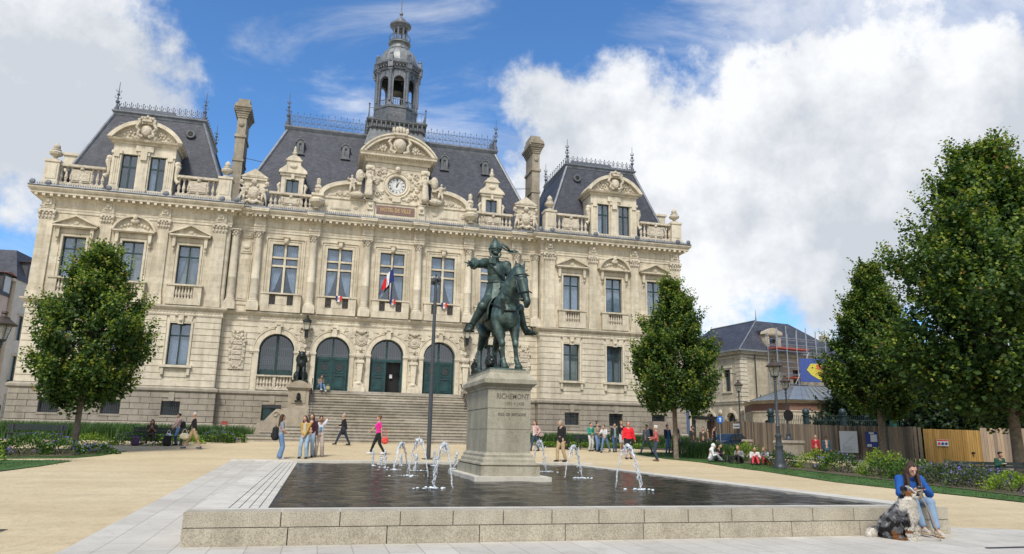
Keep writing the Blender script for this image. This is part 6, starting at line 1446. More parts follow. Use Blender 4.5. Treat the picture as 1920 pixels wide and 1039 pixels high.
def bush(x, y, z, w, d, h, label, n, leaf, mats, seed, name="shrub", cat="shrub", young=0, flower=None, nf=0, group=None, stretch=1.0, up=.35):
    rs = np.random.RandomState(seed); t = thing(name, label, cat, (x, y, z), 0, group)
    q = rs.normal(0, 1, (n, 3)); q /= np.linalg.norm(q, axis=1)[:, None]; q[:, 2] = np.abs(q[:, 2]); rr = rs.uniform(.55, 1.0, n)**.5
    lump = 1+.16*np.sin(q[:, 0]*7+seed)*np.cos(q[:, 1]*6+q[:, 2]*5); P = q*(rr*lump)[:, None]*np.array([w, d, h]); P[:, 2] = np.maximum(P[:, 2], .03)
    o = leaves("foliage", P, q+np.array([0, 0, up]), leaf*rs.uniform(.6, 1.3, n), (rs.uniform(0, 1, n) < young).astype(int), mats, t, .1, seed, stretch)
    m = MB(); 
    for k in range(7): a = k*.9; m.tube([(0, 0, -.05), (w*.5*math.cos(a), d*.5*math.sin(a), h*.55)], [.03, .008], 4)
    m.build("stems", BARKD, t)
    if flower is not None:
        q = rs.normal(0, 1, (nf, 3)); q /= np.linalg.norm(q, axis=1)[:, None]; q[:, 2] = np.abs(q[:, 2])*.8+.15; c = rs.normal(0, 1, (max(nf//14, 2), 3)); P = q*np.array([w, d, h])*rs.uniform(.97, 1.1, nf)[:, None]
        leaves("flowers", P, q, .055*rs.uniform(.7, 1.4, nf), np.zeros(nf, int), [flower], t, 0, seed+1)
    return t
BUSH = leaf_mat("bush_leaf", [(0, (.025, .06, .012)), (.5, (.05, .115, .02)), (1, (.10, .19, .03))]); LIMEB = leaf_mat("lime_leaf", [(0, (.12, .20, .02)), (.6, (.22, .33, .03)), (1, (.34, .44, .05))]); GREYL = leaf_mat("grey_green_leaf", [(0, (.05, .075, .04)), (1, (.13, .16, .09))])
BLUEF = simple("violet_flower", (.18, .15, .52), .8, .3, 30); WHITEF = simple("white_flower", (.6, .6, .55), .8, .1)
kinds = [("violet flowering shrub", BUSH, BLUEF), ("lime green mounded shrub", LIMEB, None), ("dark green leafy shrub", BUSH, None), ("grey green loose shrub", GREYL, BLUEF)]
def bed(spots, group, seed0, where):
    for i, (x, y, w, h, k) in enumerate(spots):
        nm, lf, fl = kinds[k]; z = gz(y, x); n = int(260+900*w*h)
        bush(x, y, z-.02, w, w*.85, h, where[i], n, .085 if k != 1 else .07, [lf, LIMEB], seed0+i, "flower_shrub" if fl else "shrub", "shrub", .08, fl, int(40+70*w) if fl else 0, group)
bed([(-15.5, -19.0, 1.1, .75, 2), (-14.2, -18.6, .95, .62, 0), (-13.1, -17.9, .8, .42, 0), (-16.8, -19.9, 1.2, .9, 3), (-16.0, -22.8, 1.3, .95, 1), (-17.2, -21.7, 1.3, 1.1, 2), (-12.9, -12.0, 1.3, .62, 0), (-11.0, -10.6, 1.0, .5, 1), (-14.8, -12.8, 1.2, .55, 1), (-16.8, -13.2, 1.3, .6, 0), (-9.6, -9.4, 1.0, .68, 0), (-8.9, -8.8, .8, .6, 2)],
    "shrubs in the left beds", 100, ["dark green shrub behind the violet flowers left of the trunk", "violet flowering shrub just left of the maple trunk", "low violet flowering shrub just right of the maple trunk", "grey green airy shrub near the photo's left edge", "lime green leafy shrub in the photo's lower left bed", "dense green shrub behind the lime leaves at the photo's left edge", "violet flowering shrub behind the seated woman's bench", "yellow green low shrub below the bench seat", "yellow green low shrub between the trunk and the seated woman", "violet flowers under the empty bench", "violet flowering shrub beside the stair's lowest steps", "small dark shrub against the stair's end"])
bed([(17.6, -20.0, 1.0, .85, 0), (18.7, -21.3, 1.1, 1.0, 1), (18.6, -23.0, 1.1, .95, 0), (19.6, -24.6, 1.3, 1.15, 1), (18.6, -26.0, 1.2, .8, 2), (18.3, -27.8, 1.3, .85, 2), (17.9, -29.5, 1.1, .85, 3), (17.6, -31.0, 1.0, .75, 3), (17.5, -32.6, 1.15, .70, 1), (17.6, -34.2, 1.1, .62, 3), (18.3, -35.4, 1.2, .95, 2), (16.8, -15.0, 1.0, .95, 2), (16.2, -13.2, .9, .85, 3), (17.6, -17.0, .9, 1.0, 1), (19.5, -14.0, 1.3, .9, 2), (19.6, -36.5, 1.2, 1.1, 2), (20.3, -28.5, 1.3, .8, 3), (20.0, -31.5, 1.1, .6, 2)],
    "shrubs in the right flower bed", 200, ["violet flowering shrub left of the largest street lamp", "lime green shrub behind the largest street lamp's foot", "violet flowering shrub right of the largest street lamp", "tall lime green shrub right of the strolling couple", "dark green shrub in the middle of the right bed", "dark green shrub below the notice boards", "airy violet shrub behind the seated woman's left shoulder", "tall airy grey shrub in front of the yellow gate", "rounded lime green shrub before the reading man's bench", "low grey shrub with pale violet flowers on the lawn's edge", "dark shrub below the reading man", "dark leafy shrub beside the second maple's trunk", "grey green shrub left of the second maple's trunk", "lime shrub behind the students sitting on the grass", "dark shrub between the maple and the parked car", "dark shrub at the photo's right edge under the bench", "grey shrub half hidden behind the low dark shrubs", "leafy shrub between the yellow gate and the bench"])
# ornamental grass along the plinth (nobody could count the blades)
def blades(name, spots, n, h, kind_label, mats, seed, spread=.25, w=.012, cat="grass", bend=.6):
    rs = np.random.RandomState(seed); V = []; F = []; k = len(spots); S_ = np.array(spots)
    c = S_[rs.randint(0, k, n)]; a = rs.uniform(0, 2*PI, n); bx = c[:, 0]+rs.normal(0, spread, n)*c[:, 3]; by = c[:, 1]+rs.normal(0, spread, n)*c[:, 3]; hh = h*rs.uniform(.6, 1.15, n); bd = hh*bend*rs.uniform(.2, 1.1, n)
    ca, sa = np.cos(a), np.sin(a); pts = []
    for f in (0, .5, 1):
        px = bx+ca*bd*f*f; py = by+sa*bd*f*f; pz = c[:, 2]+hh*(f-.28*f*f*bend); ww = w*(1-.85*f)
        pts.append(np.stack([px-sa*ww, py+ca*ww, pz], 1)); pts.append(np.stack([px+sa*ww, py-ca*ww, pz], 1))
    V = np.stack(pts, 1).reshape(-1, 3); idx = np.arange(n*6).reshape(n, 6); F = np.stack([idx[:, [0, 1, 3, 2]], idx[:, [2, 3, 5, 4]]], 1).reshape(-1, 4)
    me = bpy.data.meshes.new(name); me.vertices.add(len(V)); me.vertices.foreach_set('co', V.ravel()); me.loops.add(F.size); me.loops.foreach_set('vertex_index', F.ravel().astype(np.int32)); me.polygons.add(len(F))
    me.polygons.foreach_set('loop_start', np.arange(0, F.size, 4, dtype=np.int32)); me.polygons.foreach_set('loop_total', np.full(len(F), 4, np.int32)); me.materials.append(mats); me.update(); me.validate()
    o = bpy.data.objects.new(name, me); link(o); o['kind'] = 'stuff'; tag(o, kind_label, cat); return o
sp = [(x, y, gz(y)-.02, 1) for x in np.arange(-24, -8.6, .45) for y in (-3.4, -4.4, -5.4)]+[(x, y, gz(y)-.02, 1) for x in np.arange(-24, -13.5, .6) for y in (-7.5, -8.6)]
blades("ornamental_grass", sp, 26000, 1.0, "tall feathery ornamental grass planted along the plinth left of the stairs", BLADE, 5, .3, .016)
sp = [(x, y, gz(y)-.02, 1) for x in np.arange(8.8, 21, .45) for y in (-3.4, -4.6, -6.0)]+[(x, y, gz(y, x)-.02, 1) for x in np.arange(15.3, 17.5, .4) for y in (-16.5, -15.4)]
blades("ornamental_grass", sp, 22000, .95, "tall ornamental grass planted along the plinth behind the walkers, right of the stairs", BLADE, 6, .3, .016)
sp = [(x, y, gz(y)-.02, 1) for x in np.arange(-13.5, -8.8, .25) for y in (-7.6, -8.2)]+[(x, y, gz(y)-.02, 1) for x in np.arange(8.8, 15.3, .25) for y in (-7.6, -8.4)]
o = leaves("ground_cover", np.concatenate([np.stack([np.random.RandomState(8).uniform(a, b, 5200), np.random.RandomState(9).uniform(-8.9, -7.0, 5200), np.random.RandomState(10).uniform(1.0, 1.34, 5200)], 1) for a, b in ((-15.5, -8.9), (8.8, 15.6))]), np.random.RandomState(11).normal(0, 1, (10400, 3))+np.array([0, 0, 1]), np.full(10400, .10), np.random.RandomState(12).randint(0, 2, 10400), [BUSH, LIMEB], None, 0, 3)
tag(o, "low lime and green leafy ground cover edging the gravel by the stairs", "ground cover", kind="stuff")
# lawns
def flat(name, pts, offz, mat):
    m = MB(); tr = tessellate_polygon([[Vector((x, y, 0)) for x, y in pts]]); bm = bmesh.new(); vs = [bm.verts.new((x, y, 0)) for x, y in pts]
    for t_ in tr:
        try: bm.faces.new([vs[i] for i in t_])
        except ValueError: pass
    for yc_ in lin(-39, -6, 15)+[0, 10]:
        g = bm.verts[:]+bm.edges[:]+bm.faces[:]; bmesh.ops.bisect_plane(bm, geom=g, plane_co=(0, yc_, 0), plane_no=(0, 1, 0))
    for xc_ in (15, 20, 24.4):
        g = bm.verts[:]+bm.edges[:]+bm.faces[:]; bmesh.ops.bisect_plane(bm, geom=g, plane_co=(xc_, 0, 0), plane_no=(1, 0, 0))
    for v in bm.verts: v.co.z = gz(v.co.y, v.co.x)+offz
    me = bpy.data.meshes.new(name); bmesh.ops.recalc_face_normals(bm, faces=bm.faces); bm.to_mesh(me); bm.free(); me.materials.append(mat); o = bpy.data.objects.new(name, me); link(o); o['kind'] = 'structure'; return o
LA = [(-12.3, -16.6), (-12.7, -19.2), (-13.3, -20.4), (-14.8, -20.9), (-17, -21.5), (-22, -21.5), (-22, -16.5), (-14, -15.8)]
LBp = [(-12.9, -21.8), (-13.0, -24.6), (-13.3, -26.9), (-13.4, -30), (-22, -30), (-22, -21.9), (-16, -21.6)]
LR = [(12.6, -13.2), (12.9, -17.1), (13.9, -19.2), (13.8, -24.5), (13.2, -29.5), (13.7, -32.3), (14.1, -34.0), (14.4, -36.2), (14.4, -40), (25, -40), (24.0, -20), (22, -12), (15, -12.4)]
for pts in (LA, LBp, LR): flat("lawn", pts, .022, GRASS)
flat("flower_bed", [(16.0, -14), (16.6, -20.2), (16.5, -25), (16.4, -29), (16.2, -31.4), (15.9, -34), (15.9, -40), (25, -40), (24, -20), (22, -12.5)], .045, SOIL)
flat("flower_bed", [(-24, -9.0), (-8.8, -9.0), (-8.8, -1), (-24, -1)], .02, SOIL); flat("flower_bed", [(8.8, -9.0), (21.5, -9.0), (23, -1), (8.8, -1)], .02, SOIL)
flat("flower_bed", [(-24, -15.8), (-13.8, -15.9), (-12.9, -18.9), (-14, -20.0), (-18, -21), (-24, -21)], .035, SOIL)
def grass_pts(pts, n, seed):
    rs = np.random.RandomState(seed); xs = [p[0] for p in pts]; ys = [p[1] for p in pts]; out_ = []
    while len(out_) < n:
        x, y = rs.uniform(min(xs), max(xs)), rs.uniform(min(ys), max(ys)); ins = False
        for (x1, y1), (x2, y2) in zip(pts, pts[1:]+pts[:1]):
            if (y1 > y) != (y2 > y) and x < (x2-x1)*(y-y1)/(y2-y1)+x1: ins = not ins
        if ins and (x < 17 or x > 25): out_.append((x, y, gz(y, x)+.01, .15))
    return out_
for pts, n, lb in ((LA, 9000, "short mown grass blades of the lawn round the left maple"), (LBp, 7000, "short mown grass blades of the lawn at the photo's left edge"), (LR, 16000, "short mown grass blades of the curving lawn strip by the right bed")):
    blades("lawn_grass", grass_pts(pts, 1500, 3), n, .07, lb, BLADE, 14, .8, .008, "grass", .5)
# benches
BEN = simple("bench_paint", (.02, .032, .035), .5, .2)
def bench(x, y, rz, label, L_=2.2):
    t = thing("bench", label, "bench", (x, y, gz(y, x)), rz, "dark slatted park benches")
    for z, yy, tl in ((.45, -.18, 0), (.45, 0, 0), (.45, .18, 0)):
        pass
    m = MB(); [m.box(-L_/2, L_/2, -.24+i*.17, -.10+i*.17, .43, .47) for i in range(3)]; m.build("seat", BEN, t)
    m = MB(); m.box(-L_/2, L_/2, .27, .30, .58, .70); m.box(-L_/2, L_/2, .29, .32, .72, .86); m.build("backrest", BEN, t)
    for s in (-1, 1):
        m = MB(); m.box(s*(L_/2-.25)-.03, s*(L_/2-.25)+.03, -.22, -.16, 0, .43); m.box(s*(L_/2-.25)-.03, s*(L_/2-.25)+.03, .22, .28, 0, .84); m.box(s*(L_/2-.25)-.03, s*(L_/2-.25)+.03, -.22, .26, .38, .43); m.build("leg", IRON, t)
bench(-11.9, -12.35, 0, "dark park bench with a woman sitting on it", 2.5); bench(-17.6, -11.5, R(2), "empty dark park bench among grasses left of the maple trunk", 2.6)
bench(11.4, -10.4, 0, "dark bench behind the group of boys", 1.9); bench(25.4, -24.9, R(-14), "dark bench with the reading man in green", 3.6)
# ================================================================ street side: hoarding, car, railway-side building, scaffold
def plank_mat(name, cols):
    m = Mat(name, .85, 0, .25); g = m.N.new('ShaderNodeNewGeometry'); col = m.ramp(g.outputs['Random Per Island'], cols); n = m.noise(3, 5, .6, m.vec((6, 6, .5))); col = m.mix(.6, col, m.ramp(n, [(.3, (.6, .58, .56)), (.7, (1.2, 1.2, 1.2))]), 'MULTIPLY'); m.color(col); m.bump(n, .3, .01); return m.m
PLK = plank_mat("grey_planks", [(0, (.10, .09, .08)), (.4, (.20, .165, .13)), (.7, (.27, .22, .17)), (1, (.34, .25, .17))]); YPL = plank_mat("yellow_planks", [(0, (.33, .20, .06)), (1, (.46, .29, .10))]); LPL = plank_mat("pale_planks", [(0, (.16, .14, .13)), (.5, (.33, .26, .20)), (1, (.42, .32, .23))])
ho = thing("plank_hoarding", "long tall hoarding of weathered vertical planks along the street", "fence", (0, 0, 0))
def planks(pts, mat, name, parent, h=(2.1,), w=.14, t=.03, seed=0, slope=0):
    rs = random.Random(seed); m = MB()
    for (x0, y0, h0, z0), (x1, y1, h1, z1) in zip(pts[:-1], pts[1:]):
        L_ = math.hypot(x1-x0, y1-y0); n = int(L_/w); a = math.atan2(y1-y0, x1-x0)
        for i in range(n):
            f = (i+.5)/n; x, y = x0+(x1-x0)*f, y0+(y1-y0)*f; z = z0+(z1-z0)*f; hh = z0+h0+(z1+h1-z0-h0)*f+rs.uniform(-.012, .012)
            m.box(x-w/2+.004, x+w/2-.004, y-t/2+rs.uniform(-.008, .008), y+t/2, z-.3, hh, rz=a, c=(x, y))
    return m.build(name, mat, parent)
HP = [(28.0, 5.0, 2.5, .78), (27.8, -1.3, 2.32, .77), (28.4, -10.4, 2.12, .61), (32.3, -13.0, 2.2, .52)]
planks(HP, PLK, "board_panel", ho, seed=1)
planks([(32.3, -13.0, 2.2, .52), (32.75, -13.25, 2.2, .50)], PLK, "post_panel", ho, seed=2, w=.2)
planks([(35.9, -14.6, 2.22, .5), (44.0, -17.6, 2.25, .45)], LPL, "pale_board_panel", ho, seed=3, w=.19)
m = MB()
for (x0, y0, h0, z0), (x1, y1, h1, z1) in zip(HP[:-1], HP[1:]):
    for f in (.25, .8): m.tube([(x0+.06, y0+.06, z0+h0*f), (x1+.06, y1+.06, z1+h1*f)], .05, 4)
m.build("rail", PLK, ho)
g = thing("hoarding_gate", "yellow plank gate set between the grey hoarding boards", "gate", (0, 0, 0)); planks([(32.8, -13.3, 2.08, .52), (35.9, -14.6, 2.05, .5)], YPL, "board_panel", g, seed=4, w=.13)
m = MB(); m.box(35.3, 35.4, -14.55, -14.4, 1.1, 1.22); m.build("lock", BLACK, g)
def sign_at(name, label, cat, x, y, z, w, h, rz, parts, group=None):
    t = thing(name, label, cat, (x, y, z), rz, group)
    for nm, x0, x1, z0, z1, mt, d in parts:
        m = MB(); m.box(x0*w, x1*w, -.02-d, -d+.0, z0*h, z1*h); m.build(nm, mt, t)
    return t
SWH = simple("sign_white", (.62, .66, .70), .6, .05); SBL = simple("sign_blue", (.03, .05, .24), .6, .1); SRD = simple("sign_red", (.60, .04, .05), .6, .1); FRM = simple("frame_wood", (.25, .15, .08), .7, .2)
a1 = math.atan2(-13.0+10.4, 32.3-28.4)
t = sign_at("notice_board", "large white notice board with a drawn plan, on the hoarding left of the maple trunk", "notice board", 29.0, -11.0-.09, 1.02, 1.05, 1.36, a1, [("frame", -.53, .53, -.02, 1.02, FRM, 0), ("sheet", -.5, .5, 0, 1, SWH, .02)])
m = MB(); GR_ = simple("print_grey", (.30, .33, .36), .7)
m.tube([(-.35, -.045, .45), (.3, -.045, 1.05)], .012, 4)
for i in range(7): m.box(-.4, .1+.3*((i*37) % 5)/5, -.046, -.042, .08+.05*i, .095+.05*i)
m.build("print", GR_, t)
t = sign_at("notice_board", "smaller blue and white notice board, right beside the white one", "notice board", 30.15, -11.75-.09, 1.38, .72, .98, a1, [("frame", -.54, .54, -.03, 1.03, FRM, 0), ("sheet", -.5, .5, 0, 1, SBL, .02), ("label_panel", -.1, .42, .36, .82, SWH, .03), ("label_panel", -.42, -.05, .04, .20, SWH, .03), ("label_panel", -.2, .2, .86, .97, SWH, .03)])
a2 = math.atan2(-1.3, 3.1)
t = sign_at("safety_sign", "small white safety sign with red band and round symbols on the yellow gate", "sign", 33.75, -13.78, 1.55, .68, .40, a2, [("sheet", -.5, .5, 0, 1, SWH, 0), ("red_band", -.48, .48, .76, .97, SRD, .01)])
for i, mt in enumerate((SRD, SBL, SBL)):
    m = MB(); b = len(m.v); m.lathe([(.085, 0), (.085, .01)], (0, 0, 0), 16); m.xf(b, Matrix.Translation((-.21+i*.21, -.035, .15)) @ Matrix.Rotation(PI/2, 4, 'X')); m.build("symbol", mt, t)
# dark evergreen mass and lattice fence behind the hoarding
for i, (x, y, h, r_, lb) in enumerate(((37.5, -8.5, 7.5, 3.2, "dark evergreen behind the yellow gate"), (41.5, -10.5, 8.5, 3.6, "dark evergreen behind the pale boards at the right edge"), (35.5, -4.0, 6.5, 2.6, "small dark evergreen behind the iron fence, left of the others"))):
    maple(x, y, .5, h, .3, r_, lb, 1500, .30, 40+i, 60, .15, .3, dark=True)
def iron_fence(p0, p1, label, mat, z=.7, h=3.1, n=60, posts=5):
    t = thing("iron_fence", label, "fence", (0, 0, 0), 0, "iron fences behind the hoarding"); m = MB(); a, b = Vector(p0), Vector(p1)
    for i in range(n):
        p = a.lerp(b, i/(n-1)); m.tube([(p.x, p.y, z), (p.x, p.y, z+h)], .018, 4); m.ball((p.x, p.y, z+h+.04), .035, 4, 3)
    for zz in (.3, h*.72, h*.9): m.tube([(a.x, a.y, z+zz), (b.x, b.y, z+zz)], .022, 4)
    m.build("railings", mat, t)
    for i in range(posts):
        p = a.lerp(b, i/(posts-1)); m = MB(); m.box(p.x-.16, p.x+.16, p.y-.16, p.y+.16, 0, z+h+.1); m.ball((p.x, p.y, z+h+.3), .26, 10, 8, (1, 1, 1.1)); m.box(p.x-.22, p.x+.22, p.y-.22, p.y+.22, z+h, z+h+.1); m.build("post", mat, t)
iron_fence((28.5, -3.5, 0), (34.0, -8.5, 0), "dark iron railing with domed posts above the grey hoarding", simple("dark_teal_iron", (.02, .04, .05), .5), .75, 2.75, 62, 4)
iron_fence((34.5, -9.0, 0), (40.5, -12.3, 0), "green iron gate railing behind the yellow plank gate", simple("green_iron", (.02, .085, .08), .5), .6, 2.9, 44, 3)

# ---- old building under scaffold
BLS = stone_mat("building_stone", (.56, .50, .39), True, .4, bw=1.0, bh=.36, jm=.012); BRK = Mat("red_brick", .85); _c, _f = BRK.brick(BRK.xz(), .22, .075, .01, (.26, .12, .085), (.20, .09, .065), (.25, .2, .16)); BRK.color(_c); BRK = BRK.m
C0, CL, CR2 = Vector((32.5, 6.5)), Vector((31.0, 17.5)), Vector((46.5, 8.9))
bl = thing("corner_building", "pale stone two storey building with steep slate hip roof, partly scaffolded", "building", (0, 0, 0))
def wallseg(a, b, z0, z1, holes, mat, parent, name="wall", th=.5):
    """wall from plan point a to b; holes in (distance, z)"""
    L_ = (b-a).length; ang = math.atan2((b-a).y, (b-a).x); m = MB(); m.poly(rect(0, L_, z0, z1), holes, 0, th); o = m.build(name, mat, parent); o.location = (a.x, a.y, 0); o.rotation_euler = (0, 0, ang); return o
def onwall(m, name, mat, parent, a, b): o = m.build(name, mat, parent); o.location = (a.x, a.y, 0); o.rotation_euler = (0, 0, math.atan2((b-a).y, (b-a).x)); return o
LW = (CL-C0).length; RW = (CR2-C0).length
hl = [archloop(x, .62, 1.0, 3.55, 8) for x in (LW-1.6, LW-4.6, LW-7.6)]+[rect(LW-2.45, LW-1.45, 6.1, 8.1), rect(LW-7.2, LW-6.2, 6.1, 8.1)]
wallseg(CL, C0, .2, 9.6, hl, BLS, bl)
hr = [rect(6.3, 7.3, 6.0, 8.3), rect(10.2, 11.2, 6.0, 8.3), rect(10.2, 11.2, 1.6, 4)]
wallseg(C0, CR2, .2, 9.6, hr, BLS, bl)
for a, b in ((CL, C0), (C0, CR2)):
    L_ = (b-a).length; m = MB()
    for z, h, p in ((5.15, .18, .16), (4.95, .2, .09), (9.15, .12, .1), (9.45, .14, .22), (9.59, .14, .36), (1.2, .15, .1)): m.box(-.1, L_+.1, -p, .02, z, z+h)
    for z in np.arange(5.6, 9.0, .37): m.box(L_-.7 if a is CL else 0, L_ if a is CL else .7, -.05, .0, z, z+.3)
    if a is CL:
        for x in (LW-1.6, LW-4.6, LW-7.6):
            o_ = arcp(x, 3.55, .85, 0, PI, 10)+arcp(x, 3.55, .62, PI, 0, 10); m.poly(o_, (), -.08, 0); m.box(x-.12, x+.12, -.18, 0, 4.15, 4.6); m.ball((x+1.5, -.05, 4.2), .26, 10, 6, (1, .4, 1)); m.ball((x+1.5, -.1, 4.2), .16, 8, 6, (1, .5, 1))
        for x in (LW-1.95, LW-6.7): m.box(x-.75, x+.75, -.12, 0, 8.25, 8.4); m.box(x-.7, x+.7, -.08, 0, 5.95, 6.08); m.box(x-.68, x-.5, -.06, 0, 6.1, 8.2); m.box(x+.5, x+.68, -.06, 0, 6.1, 8.2); m.box(x-.68, x+.68, -.06, 0, 8.1, 8.25)
    onwall(m, "trim", LIMEP, bl, a, b)
for a, b, hs_ in ((CL, C0, [(LW-1.6, 1.0, 4.2, .6), (LW-4.6, 1.0, 4.2, .6), (LW-7.6, 1.0, 4.2, .6), (LW-1.95, 6.1, 8.1, .5), (LW-6.7, 6.1, 8.1, .5)]), (C0, CR2, [(6.8, 6.0, 8.3, .5), (10.7, 6.0, 8.3, .5), (10.7, 1.6, 4, .5)])):
    for x, z0, z1, hw in hs_:
        m = MB(); m.box(x-hw, x+hw, .32, .36, z0, z1); w = onwall(m, "window", GLASSD, bl, a, b)
        m = MB(); m.box(x-.04, x+.04, .26, .32, z0, z1); m.box(x-hw, x-hw+.07, .26, .32, z0, z1); m.box(x+hw-.07, x+hw, .26, .32, z0, z1); m.box(x-hw, x+hw, .26, .32, (z0*.35+z1*.65)-.03, (z0*.35+z1*.65)+.03); fo = m.build("frame", simple("blue_grey_frame", (.10, .13, .17)) if "blue_grey_frame" not in bpy.data.materials else bpy.data.materials["blue_grey_frame"], w)
e = .45; dL = (CL-C0).normalized(); dR = (CR2-C0).normalized(); c0 = C0-dL*e-dR*e; cl = CL-dR*e; cr = CR2-dL*e; ri = Vector((36.2, 9.3)); rl = ri+dL*7.0
m = MB(); cb = CL+dR*13; m.add([(c0.x, c0.y, 9.75), (cr.x, cr.y, 9.75), (cb.x, cb.y, 9.75), (cl.x, cl.y, 9.75), (ri.x, ri.y, 13.1), (rl.x, rl.y, 13.1), (ri.x+4, ri.y+.6, 13.1)], [(0, 4, 5, 3), (0, 1, 6, 4), (1, 2, 5, 6), (2, 3, 5), (4, 6, 5)]); rf2 = m.build("roof", SLATE, bl)
m = MB(); m.tube([(ri.x, ri.y, 13.0), (ri.x, ri.y, 13.5), (ri.x, ri.y, 14.2)], [.12, .05, .01], 6); m.tube([(c0.x, c0.y, 9.8), (ri.x, ri.y, 13.15)], .06, 5); m.tube([(ri.x, ri.y, 13.14), (rl.x, rl.y, 13.14)], .07, 5); m.sweep([(cl.x, cl.y), (c0.x, c0.y), (cr.x, cr.y)], [(-.1, 9.66), (.08, 9.68), (.08, 9.84), (-.1, 9.84)]); m.build("ridge_and_gutter", ZINCL, rf2)
m = MB(); p = C0+dR*4.1; m.poly(rect(-.95, .95, 9.7, 11.5), [rect(-.48, .48, 10.0, 11.3)], 0, .4); m.box(-.95, -.7, .4, 2.6, 9.7, 11.5); m.box(.7, .95, .4, 2.6, 9.7, 11.5); m.poly([(-1.1, 11.5), (1.1, 11.5), (1.0, 11.75), (.15, 12.1), (-.15, 12.1), (-1.0, 11.75)], (), -.15, .5); m.box(-1.05, 1.05, -.12, 0, 11.42, 11.52)
ang = math.atan2(dR.y, dR.x); d = m.build("dormer", BLS, bl); d.location = (p.x, p.y, 0); d.rotation_euler = (0, 0, ang); m = MB(); m.box(-.5, .5, .3, .34, 10.0, 11.3); m.build("pane", GLASSD, d); m = MB(); m.box(-1.0, 1.0, .5, 2.9, 11.5, 11.9); m.build("dormer_roof", SLATE, d)
m = MB(); p2 = C0+dL*4.5; m.box(-2.2, .6, -.1, .8, 9.7, 11.4); o = m.build("side_gable", SLATE, bl); o.location = (p2.x+.4, p2.y, 0); o.rotation_euler = (0, 0, math.atan2(-dL.y, -dL.x))
m = MB(); m.tube([(1.6, -.15, .8), (1.6, -.15, 9.4)], .06, 6); m.tube([(2.1, -.1, 3.5), (2.1, -.1, 5.8)], .05, 6); onwall(m, "downpipe", IRON, bl, C0, CR2)
m = MB(); m.tube([(LW-.6, 0, 7.6), (LW-1.0, -1.3, 7.75), (LW-1.0, -1.6, 7.6)], .04, 5); onwall(m, "lamp_bracket", IRON, bl, CL, C0)
# low annexe: bevelled walls, brick band, seamed zinc roof
an = thing("octagonal_annexe", "low pale annexe with brick band and ribbed zinc roof in front of the scaffold", "building", (0, 0, 0))
AX = [Vector(p) for p in ((32.4, 6.0), (30.3, 1.6), (31.3, -2.0), (36.8, -2.6), (42.5, -1.0), (43.0, 3.0))]
m = MB(); pth = [(p.x, p.y) for p in AX]; m.sweep(pth, [(0, .2), (0, 4.05)]); m.build("wall", BLS, an)
m = MB(); m.sweep(pth, [(.0, 4.05), (.03, 4.05), (.03, 4.62), (0, 4.62)]); m.build("brick_band", BRK, an)
m = MB(); m.sweep(pth, [(.0, 3.95), (.06, 3.97), (.06, 4.05), (0, 4.06)]); m.sweep(pth, [(.0, 4.62), (.08, 4.66), (.16, 4.76), (.35, 4.80), (.35, 4.86), (0, 4.9)]); m.build("cornice", LIMEP, an)
m = MB(); ap = Vector((34.5, 1.8, 6.3)); ap2 = Vector((38.0, 1.8, 6.3)); ring = [Vector((p.x+(-.4 if p.x < 36 else .3), p.y-.4, 4.88)) for p in AX]
tops = [ap, ap, ap, ap2, ap2, ap2]
for (p, q), (tp, tq) in zip(zip(ring[:-1], ring[1:]), zip(tops[:-1], tops[1:])): m.add([p, q, tq, tp], [(0, 1, 2, 3)] if (tp-tq).length > .01 else [(0, 1, 2)])
rz_ = m.build("roof", simple("seamed_zinc", (.22, .26, .30), .4, .15, 2, 0, .3), an)
m = MB()
for (p, q), (tp, tq) in zip(zip(ring[:-1], ring[1:]), zip(tops[:-1], tops[1:])):
    n = max(2, int((q-p).length/.6))
    for i in range(n+1): f = i/n; m.tube([tuple(p.lerp(q, f)+Vector((0, 0, .02))), tuple(tp.lerp(tq, f)+Vector((0, 0, .02)))], .03, 4)
m.build("roof_seams", ZINCL, rz_)
m = MB(); a, b = AX[1], AX[2]; m.poly(archloop(1.5, .3, 1.6, 3.0, 8), (), -.02, .02); w = onwall(m, "window", GLASSD, an, a, b); m = MB(); m.poly(arcp(1.5, 3.0, .52, 0, PI, 8)+arcp(1.5, 3.0, .32, PI, 0, 8), (), -.08, .0); onwall(m, "window_arch", LIMEP, an, a, b)
# far slate roofs and plaster walls behind
for i, (x0, x1, y0, y1, h, lb) in enumerate(((46.5, 66, 26, 40, 10.6, "long low dark roofed building beyond the scaffold"), (60, 90, 30, 50, 12.5, "pale distant building with flat dark roof between the two right maples"))):
    t = thing("distant_building", lb, "building", (0, 0, 0)); m = MB(); m.box(x0, x1, y0, y1, 0, h); m.build("wall", LIMEP if i else BLS, t); m = MB(); loft(m, (x0-.5, x1+.5, y0-.5, y1+.5, h), (x0+1.5, x1-1.5, y0+3, y1-3, h+2.8)); r = m.build("roof", SLATE, t); m = MB(); m.box(x0+4, x0+4.9, y0+5, y0+6, h+1, h+4); m.box(x0+9, x0+10.5, y0+2, y0+3.5, h+.5, h+2.4); m.build("chimney", BLS, r)
    for k in range(6): m = MB(); xx = x0+1.5+k*(x1-x0-3)/5; m.box(xx-.5, xx+.5, y0-.04, y0, h-3.3, h-1.4); m.build("window", GLASSD, t)
